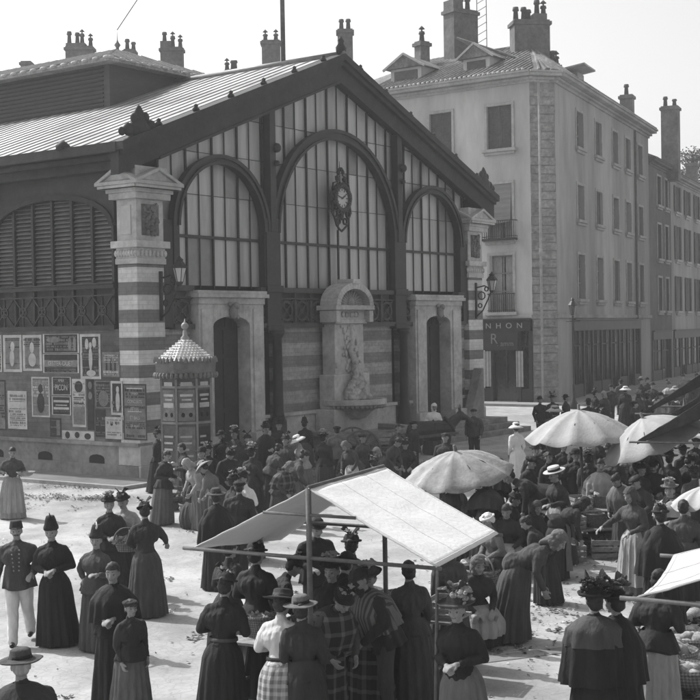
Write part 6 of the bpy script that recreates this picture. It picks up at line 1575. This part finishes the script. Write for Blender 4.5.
# ---- goods: one of each kind is built, then copied
def leafy(seed, n_, r_, h_, s=.07, name='greens', m=LEAF):
    rr = random.Random(seed); o = MB()
    for k in range(n_):
        a = rr.uniform(0, 6.28); q = r_ * rr.random() ** .5; z = h_ * (1 - (q / r_) ** 2) * rr.uniform(.5, 1)
        p = Vector((q * math.cos(a), q * math.sin(a), z))
        for j in range(7):
            d = Vector((rr.uniform(-1, 1), rr.uniform(-1, 1), rr.uniform(-.1, 1))).normalized(); e = d.orthogonal().normalized() * s * rr.uniform(.25, .5); L_ = s * rr.uniform(.8, 1.7)
            o.face([p, p + d * L_ * .5 + e, p + d * L_ + Vector((0, 0, -.02)), p + d * L_ * .5 - e])
    bm = o.bm; me = bpy.data.meshes.new(name); bm.to_mesh(me); bm.free(); me.materials.append(m); return me
def lumps(seed, n_, r_, h_, s, name, m, n=8):
    rr = random.Random(seed); o = MB()
    for k in range(n_):
        a = rr.uniform(0, 6.28); q = r_ * rr.random() ** .5; z = h_ * (1 - (q / r_) ** 2) * rr.uniform(.6, 1)
        o.ball((q * math.cos(a), q * math.sin(a), z), s * rr.uniform(.8, 1.2), s * rr.uniform(.8, 1.2), s * rr.uniform(.7, 1), n)
    return_me = mesh_of(o, name); return_me.materials.append(m); return return_me
def part(name, me, parent, loc=(0, 0, 0)):
    o = bpy.data.objects.new(name, me); COL.objects.link(o); o.parent = parent; o.location = loc; return o
def basket(fill, name='wicker_basket', handle=True, r_=.3, h_=.28):
    t = empty(name, (0, 0, -50))
    wv = lambda f, z: 1 + .02 * math.sin(f * 2 * math.pi * 16)
    o = MB(); o.lathe([(0, .01), (r_ * .72, 0), (r_ * .8, h_ * .3), (r_ * .93, h_ * .7), (r_ * .98, h_), (r_ * 1.04, h_ + .02), (r_ * .98, h_ + .045), (r_ * .92, h_ + .01), (r_ * .86, h_ * .6), (0, h_ * .55)], n=32, sy=.86, wob=wv); o.build('weave', WICKER, t)
    if handle: o = MB(); o.tube([(r_ * 1.0 * math.cos(R_(a)), 0, h_ + r_ * .85 * math.sin(R_(a))) for a in range(0, 181, 15)], .014, 6); o.build('handle', POLE, t, True)
    part('contents', fill, t, (0, 0, h_ * .6)); return t
def crate(fill):
    t = empty('wooden_crate', (0, 0, -50)); o = MB()
    for z in (.02, .12, .22):
        o.box(-.35, .35, -.23, -.215, z, z + .075); o.box(-.35, .35, .215, .23, z, z + .075); o.box(-.35, -.335, -.214, .214, z, z + .075); o.box(.335, .35, -.214, .214, z, z + .075)
    o.box(-.33, .33, -.213, .213, 0, .02)
    for x in (-.325, .305):
        for y in (-.213, .19): o.box(x, x + .022, y, y + .022, .021, .30)
    o.build('slats', CRATE, t); part('contents', fill, t, (0, 0, .12)); return t
def sack():
    t = empty('cloth_bundle', (0, 0, -50)); me = remesh('bundle', [('ell', (0, 0, .16), (.3, .24, .17), I3), ('cap', (0, 0, .2), (.05, .02, .4), .12, .05), ('ell', (.16, -.1, .12), (.16, .14, .12), I3)], .022, 1, .06, (6, 6, 6), CL['pale']); part('bundle', me, t); return t
basket_kinds = [basket(leafy(1, 60, .26, .16, .09)), basket(lumps(2, 34, .23, .12, .05, 'contents', mat('potatoes', .14, .8, .3, 8, .2))), basket(leafy(3, 50, .24, .14, .08, m=LEAF_L), handle=False), basket(lumps(4, 14, .2, .12, .09, 'contents', LEAF_L), handle=False, r_=.34, h_=.2)]
crate_kinds = [crate(leafy(5, 70, .3, .14, .08)), crate(lumps(6, 22, .26, .1, .065, 'contents', LEAF_L)), crate(lumps(7, 30, .28, .1, .05, 'contents', mat('dark_fruit', .05, .5, .3, 8, .1)))]
sack0 = sack()
cab_me = mesh_of(MB().ball((0, 0, .09), .1, .1, .09, 10), 'head'); cab_me.materials.append(LEAF_L)
def cabbage():
    t = empty('cabbage', (0, 0, -50)); part('head', cab_me, t); part('leaves', leafy(9, 14, .1, .06, .09, 'leaves', LEAF), t); return t
cab0 = cabbage()
protos = basket_kinds + crate_kinds + [sack0, cab0]
def drop(src, x, y, z, rz, label, cat, group, sc=1, name=None):
    c = copy_tree(src); c.location = (x, y, z); c.rotation_euler = (0, 0, rz); c.scale = (sc, sc, sc * random.uniform(.9, 1.1)); tag(c, label, cat, group); return c
def dropp(src, px, py, label, cat, group, sc=1, z=0):
    q = at(px, py, z); return drop(src, q.x, q.y, z, random.uniform(0, 6.28), label, cat, group, sc)
def table(px, py, L_, W_, rz, h_, label, posts=True):
    q = at(px, py, h_); t = empty('market_table', (q.x, q.y, 0), R_(rz)); tag(t, label, 'table', 'trestle tables of the market')
    o = MB()
    for k in range(4): o.box(-L_ / 2, L_ / 2, -W_ / 2 + W_ * k / 4 + .004, -W_ / 2 + W_ * (k + 1) / 4 - .004, h_ - .03, h_)
    o.build('table_top', CRATE, t)
    for sx in (-1, 1):
        o = MB(); x = sx * L_ * .4
        for sy in (-1, 1): o.beam((x, sy * W_ * .45, 0), (x, sy * W_ * .12, h_ - .03), .045, .045)
        o.beam((x, -W_ * .33, h_ * .35), (x, W_ * .33, h_ * .35), .04, .03); o.build('trestle', POLE, t)
    return t
random.seed(21)
GB = 'baskets and crates of produce on the ground'
tb = [table(405, 612, 1.5, .7, -28, .78, 'narrow plank table at the right pole of the big awning'),
      table(590, 508, 2.0, .8, 8, .8, 'plank table of greens in front of the checked blouse'),
      table(584, 527, 2.1, .7, 8, .5, 'low plank table below the greens table'),
      table(640, 505, 1.6, .7, -10, .8, 'plank table between the pale apron and the black cloak'),
      table(300, 640, 1.6, .8, -28, .72, 'plank table under the left half of the big awning, among the skirts'),
      table(560, 486, 1.5, .7, 5, .75, 'small table behind the boater hat')]
for ti, (t, n_) in enumerate(zip(tb, (3, 4, 4, 3, 3, 3))):
    for k in range(n_):
        pos_ = (('left', 'middle', 'right') if n_ == 3 else ('leftmost', 'second', 'third', 'rightmost'))[k if math.cos(t.rotation_euler.z) > 0 else n_ - 1 - k]
        L_ = 1.9 if n_ == 4 else 1.4; x = -L_ * .38 + L_ * .76 * k / (n_ - 1); hh = (.78, .8, .5, .8, .72, .75)[ti]
        P = Matrix.Translation(t.location) @ t.rotation_euler.to_matrix().to_4x4() @ Vector((x, random.uniform(-.08, .08), hh))
        src = random.choice(crate_kinds + [basket_kinds[2], basket_kinds[3]])
        isc = src in crate_kinds
        drop(src, P.x, P.y, hh + .001, t.rotation_euler.z + random.uniform(-.2, .2) + (math.pi / 2 if isc else 0), pos_ + (' wooden crate on the ' if isc else ' round basket on the ') + ('table at the awning pole', 'greens table', 'low plank table', 'table left of the black cloak', 'table under the big awning', 'small table behind the boater')[ti], 'crate' if isc else 'basket', 'produce on market table %s' % ('by the awning pole', 'of greens', 'low and long', 'beside the black cloak', 'under the awning', 'behind the boater')[ti] + (' in crates' if isc else ' in baskets'), .8)
ORD = ['first', 'second', 'third', 'fourth', 'fifth', 'sixth', 'seventh', 'eighth', 'ninth', 'tenth', 'eleventh', 'twelfth']
def scatter(pts, kinds, label, cat, group, jit=4, sc=(.85, 1.15)):
    rows = {}
    for (px, py) in pts: rows.setdefault(py if len(pts) > 8 else 0, []).append((px + random.uniform(-jit, jit), py + random.uniform(-jit * .4, jit * .4)))
    ks = sorted(rows)
    for ri, k in enumerate(ks):
        rn = '' if len(ks) == 1 else (' in the ' + ('back' if ri == 0 else 'front' if ri == len(ks) - 1 else ORD[ri]) + ' row')
        for i, (px, py) in enumerate(sorted(rows[k])):
            dropp(random.choice(kinds), px, py, label + ', ' + ORD[i] + ' from the left' + rn, cat, group, random.uniform(*sc))
ptsF = [(x, y) for y, x0, x1, st_ in ((449, 326, 408, 9), (456, 322, 404, 10), (464, 318, 392, 11), (473, 314, 372, 12)) for x in range(x0, x1, st_)]
scatter(ptsF, basket_kinds[:3], 'basket before the fountain', 'basket', 'baskets before the fountain', 3)
scatter([(x, 468) for x in range(330, 392, 13)] + [(x, 478) for x in range(318, 360, 14)], crate_kinds[:2], 'crate before the fountain', 'crate', 'crates before the fountain', 3)
scatter([(196, 497), (207, 503), (171, 510), (181, 506), (190, 512)], basket_kinds, 'basket at the kiosk foot', 'basket', 'baskets by the kiosk', 2)
scatter([(248, 650), (256, 668), (262, 640), (252, 690), (266, 678)], basket_kinds, 'basket under the left edge of the big awning', 'basket', 'baskets under the awning', 3)
scatter([(330, 700), (362, 705)], basket_kinds, 'basket at the bottom centre', 'basket', 'baskets at bottom centre', 1)
dropp(sack0, 346, 700, 'lumpy pale cloth bundle on the ground at bottom centre', 'bundle', None, 1.0); dropp(sack0, 256, 662, 'pale cloth bundle among the baskets under the awning', 'bundle', None, .8)
scatter([(404, 672), (416, 664), (425, 676), (412, 684)], basket_kinds, 'basket right of the bearded man', 'basket', 'baskets right of the bearded man', 2)
scatter([(468, 575), (476, 568), (486, 578), (482, 590), (470, 592), (493, 566)], basket_kinds, 'basket left of the stooping woman', 'basket', 'baskets left of the stooping woman', 3)
scatter([(540, 545), (530, 538), (548, 556), (526, 526), (541, 529)], basket_kinds[2:], 'basket right of the stooping woman', 'basket', 'baskets right of the stooping woman', 3)
scatter([(560, 560), (588, 552), (604, 556), (612, 546), (575, 548)], crate_kinds, 'crate below the low table', 'crate', 'crates below the low table', 3)
scatter([(x, y) for y in (516, 528) for x in (505, 515, 523)] , [cab0], 'cabbage left of the boater', 'cabbage', 'cabbages left of the boater', 3, (1, 1.3))
scatter([(650 + 11 * (k % 5), 612 + 13 * (k // 5)) for k in range(30)], [cab0], 'cabbage under the corner awning', 'cabbage', 'cabbages under the right corner awning', 5, (.9, 1.3))
scatter([(652, 690), (668, 672), (684, 688), (690, 655)], [basket_kinds[3], basket_kinds[0]], 'basket in the bottom right pile', 'basket', 'baskets in the corner pile', 3)
dropp(sack0, 668, 668, 'crumpled pale cloth on the vegetable pile at bottom right', 'bundle', None, 1.0)
scatter([(675, 545), (688, 540), (694, 552), (683, 530)], crate_kinds + basket_kinds, 'goods at the right edge', 'crate', 'goods at the right edge', 3)
scatter([(640, 470), (650, 480), (606, 482), (618, 488), (575, 470), (590, 472), (668, 492), (560, 500)], crate_kinds, 'crate in the right crowd', 'crate', 'crates in the right hand crowd', 3)
for q in protos:
    for c in list(q.children): bpy.data.objects.remove(c)
    bpy.data.objects.remove(q)
# carried things
def held(px, py, z, label, kind='bowl'):
    q = at(px, py, z); t = empty(kind, (q.x, q.y, z)); tag(t, label, kind)
    if kind == 'bowl':
        o = MB(); o.lathe([(0, 0), (.1, .0), (.2, .07), (.22, .1), (.2, .1), (.1, .02), (0, .02)], n=20); o.build('bowl_body', CRATE, t, True)
    elif kind == 'tray':
        o = MB(); o.box(-.34, .34, -.2, .2, 0, .02)
        for (a, b_, c, d) in ((-.34, .34, -.2, -.185), (-.34, .34, .185, .2), (-.34, -.325, -.184, .184), (.325, .34, -.184, .184)): o.box(a, b_, c, d, .021, .07)
        o.build('tray_body', CRATE, t); part('goods', lumps(12, 20, .22, .05, .05, 'goods', CL['white']), t, (0, 0, .02))
    elif kind == 'shopping_basket':
        o = MB(); o.lathe([(0, 0), (.14, 0), (.2, .16), (.21, .18), (.18, .16), (0, .12)], n=24, sy=.7); o.build('weave', WICKER, t); o = MB(); o.tube([(.2 * math.cos(R_(a)), 0, .16 + .2 * math.sin(R_(a))) for a in range(0, 181, 15)], .012, 6); o.build('handle', POLE, t, True)
        part('contents', leafy(31, 24, .16, .08, .07, 'contents', LEAF_L), t, (0, 0, .12))
    return t
held(26, 476, 1.02, 'shallow bowl held by the woman with the pale apron at the left edge', 'bowl')
held(174, 465, .95, 'wooden tray of white goods held out in front of the kiosk', 'tray')
held(127, 551, .92, 'small basket carried between the pale bodice and the dark dress', 'shopping_basket')
# ---- mule and cart by the fountain
def mule():
    q = at(434, 464); t_me = None
    B = [('cap', (-.45, 0, 1.02), (.42, 0, 1.05), .27, .25), ('ell', (-.05, 0, .93), (.55, .26, .26), I3), ('ell', (-.52, 0, 1.03), (.27, .25, .27), I3), ('cap', (.45, 0, 1.1), (.82, 0, 1.42), .19, .115), ('cap', (.82, 0, 1.46), (1.16, 0, 1.26), .105, .065), ('cap', (1.12, 0, 1.27), (1.2, 0, 1.22), .07, .06), ('ell', (.86, 0, 1.42), (.12, .09, .13), I3)]
    for s in (-1, 1):
        B += [('cap', (.42, s * .13, .95), (.42, s * .13, .52), .105, .055), ('cap', (.42, s * .13, .52), (.41, s * .13, .14), .05, .036), ('cap', (.42, s * .13, .12), (.45, s * .13, .03), .045, .06)]
        B += [('cap', (-.55, s * .14, .98), (-.42, s * .14, .66), .15, .075), ('cap', (-.42, s * .14, .66), (-.62, s * .14, .44), .065, .045), ('cap', (-.62, s * .14, .44), (-.58, s * .14, .12), .042, .034), ('cap', (-.58, s * .14, .12), (-.54, s * .14, .03), .042, .058)]
        B += [('cap', (.82, s * .055, 1.52), (.80, s * .09, 1.76), .03, .012)]
    B += [('cap', (-.76, 0, 1.15), (-.84, 0, .9), .035, .03), ('cap', (-.84, 0, .9), (-.82, 0, .5), .035, .06)]
    me = remesh('mule', B, .022, 2, .015, (6, 6, 6), HORSE); o = bpy.data.objects.new('mule', me); COL.objects.link(o); o.location = (q.x, q.y, 0); o.rotation_euler = (0, 0, R_(12)); o.scale = (1.05,) * 3
    tag(o, 'dark harnessed mule facing right between the far portal and the tilted parasol', 'mule')
    c = MB(); c.lathe([(.26, -.05), (.32, -.03), (.32, .03), (.26, .05), (.22, 0), (.26, -.05)], n=16); cm = mesh_of(c, 'horse_collar')
    k = bpy.data.objects.new('horse_collar', cm); cm.materials.append(LEATHER); COL.objects.link(k); k.parent = o; k.location = (.5, 0, 1.12); k.rotation_euler = (0, R_(62), 0); k.scale = (1.05, .82, 1)
    c = MB(); c.tube([(.0, .28, 1.0), (0, .2, 1.24), (0, 0, 1.31), (0, -.2, 1.24), (0, -.28, 1.0)], .02, 6); c.tube([(1.04, .075, 1.33), (1.03, 0, 1.4), (1.04, -.075, 1.33), (1.05, -.05, 1.22), (1.05, .05, 1.22), (1.04, .075, 1.33)], .012, 5); c.tube([(1.04, -.08, 1.3), (.8, -.16, 1.3), (.4, -.25, 1.2), (-.6, -.2, 1.28)], .012, 5); c.build('harness', LEATHER, o)
    # cart behind
    q2 = Matrix.Translation((q.x, q.y, 0)) @ Matrix.Rotation(R_(12), 4, 'Z')
    t = empty('market_cart', q2 @ Vector((-2.3, 0, 0)), R_(12)); tag(t, 'two wheeled wooden cart with long shafts standing behind the mule', 'cart')
    c = MB(); c.box(-1.0, .9, -.55, .55, .72, .78)
    for s in (-1, 1):
        for z in (.8, .95): c.box(-1.0, .9, s * .55 - .015, s * .55 + .015, z, z + .11)
        for x in (-.95, -.3, .3, .85): c.box(x, x + .05, s * .575 - .02, s * .575 + .02, .7, 1.08)
    c.build('cart_body', CRATE, t)
    for s in (-1, 1):
        c = MB(); c.beam((-.9, s * .4, .69), (3.0, s * .36, .98), .07, .08); c.build('shaft', POLE, t)
        c = MB(Matrix.Translation((-.15, s * .68, .6)) @ Matrix.Rotation(math.pi / 2, 4, 'X'))
        c.lathe([(.54, -.04), (.6, -.04), (.6, .04), (.54, .04), (.54, -.04)], n=32); c.lathe([(0, -.1), (.1, -.09), (.12, 0), (.1, .09), (0, .1)], n=14)
        for k in range(12): a = 2 * math.pi * k / 12; c.beam((.08 * math.cos(a), .08 * math.sin(a), 0), (.55 * math.cos(a), .55 * math.sin(a), 0), .035, .03)
        c.build('wheel', POLE, t)
mule()
# easel-like notice leaning by the far pier
q = at(487, 420); nb = empty('notice_board', HM @ Vector((19.35, -.17, .6)), HZ); tag(nb, 'small framed notice board fixed low on the far striped pier', 'notice board')
o = MB(); o.box(-.4, .4, .1, .15, .3, 1.6); o.build('board', PALEP, nb)
o = MB()
for k in range(9): o.box(-.32, random.uniform(.0, .32), .085, .1, .4 + k * .13, .46 + k * .13)
o.build('printed_lines', DARKP, nb)
# gutter and kerb strip in the foreground
a, b_, c, d = at(440, 662), at(575, 646), at(575, 652), at(440, 669)
o = MB(); o.prism([(v_.x, v_.y) for v_ in (a, b_, c, d)], 0, .008, 'xy'); struct(o.build('gutter', ROAD))
# ---- carved group of the fountain
fm = remesh('carved_dolphins', [('ell', (-.25, -.72, 2.05), (.34, .24, .3), I3), ('ell', (.3, -.72, 2.0), (.3, .24, .26), I3), ('ell', (0, -.78, 2.35), (.26, .2, .3), I3), ('cap', (-.45, -.75, 2.2), (-.2, -.85, 2.7), .12, .07), ('cap', (-.2, -.85, 2.7), (.08, -.7, 3.1), .08, .05), ('cap', (.5, -.72, 2.1), (.2, -.82, 2.6), .12, .07), ('cap', (.2, -.82, 2.6), (-.05, -.72, 2.95), .07, .05), ('ell', (0, -.7, 2.85), (.13, .12, .16), I3), ('cap', (-.5, -.85, 1.92), (.55, -.85, 1.92), .1, .1)], .03, 1, .07, (6, 6, 6), mat('fountain_figure_stone', .34, .85, .3, 6, .5))
part('carved_dolphins', fm, ft)
# ---- litter
rr = random.Random(77)
def litter(name, label, spots, m, s0, s1):
    o = MB()
    for (px, py, sx, sy, n_) in spots:
        cl_ = [(px + rr.gauss(0, sx), py + rr.gauss(0, sy)) for _ in range(max(3, n_ // 14))]
        for k in range(int(n_ * 1.7)):
            if rr.random() < .65: cx_, cy_ = rr.choice(cl_); gx, gy = cx_ + rr.gauss(0, 3.2), cy_ + rr.gauss(0, 1.2)
            else: gx, gy = px + rr.gauss(0, sx), py + rr.gauss(0, sy)
            q = at(gx, min(698, max(432, gy)), 0); a = rr.uniform(0, 6.28); L_ = rr.uniform(s0, s1); w2 = L_ * rr.uniform(.25, .6)
            d = Vector((math.cos(a), math.sin(a), rr.uniform(-.05, .35))) * L_; e = Vector((-math.sin(a), math.cos(a), rr.uniform(-.2, .2))) * w2; q = q + Vector((0, 0, .012))
            o.face([q, q + d * .5 + e, q + d + Vector((0, 0, .01)), q + d * .5 - e])
    x = o.build(name, m); tag(x, label, 'litter', kind='stuff'); return x
litter('leaf_litter', 'dark scraps of leaves and straw strewn over the square', [(75, 487, 16, 1, 160), (40, 497, 30, 1.6, 330), (90, 499, 20, 1.2, 200), (110, 486, 30, 2, 60), (20, 504, 30, 3, 60), (350, 600, 330, 60, 700), (500, 625, 35, 8, 160), (500, 610, 30, 12, 130), (560, 600, 40, 20, 200), (600, 640, 50, 25, 250), (480, 650, 40, 4, 120), (380, 470, 40, 10, 500), (600, 520, 60, 20, 800), (500, 545, 40, 20, 300)], LEAF, .02, .085)
litter('straw_litter', 'pale straw and paper scraps strewn over the square', [(70, 493, 45, 4, 90), (350, 560, 340, 70, 500), (370, 465, 40, 12, 350), (600, 520, 60, 20, 500), (665, 650, 30, 30, 300), (520, 600, 60, 30, 120)], CL['cream'], .015, .055)
litter('vegetable_waste', 'heap of trampled leaves under the bottom right awning', [(672, 650, 20, 28, 1600), (650, 690, 12, 6, 300)], LEAF, .06, .2)
# ============================================================ HAZE
o = MB(); o.box(-260, 260, -12, 260, -1.2, 34)
hz = bpy.data.materials.new('haze_air'); hz.use_nodes = True; n = hz.node_tree.nodes; n.clear()
pv = n.new('ShaderNodeVolumePrincipled'); pv.inputs['Color'].default_value = (.9, .9, .9, 1); pv.inputs['Density'].default_value = .0008; pv.inputs['Anisotropy'].default_value = .2
mo = n.new('ShaderNodeOutputMaterial'); hz.node_tree.links.new(pv.outputs[0], mo.inputs['Volume'])
hb = o.build('haze', hz); tag(hb, 'thin pale haze over the square and the far houses', 'haze', kind='stuff')
S.cycles.volume_bounces = 1
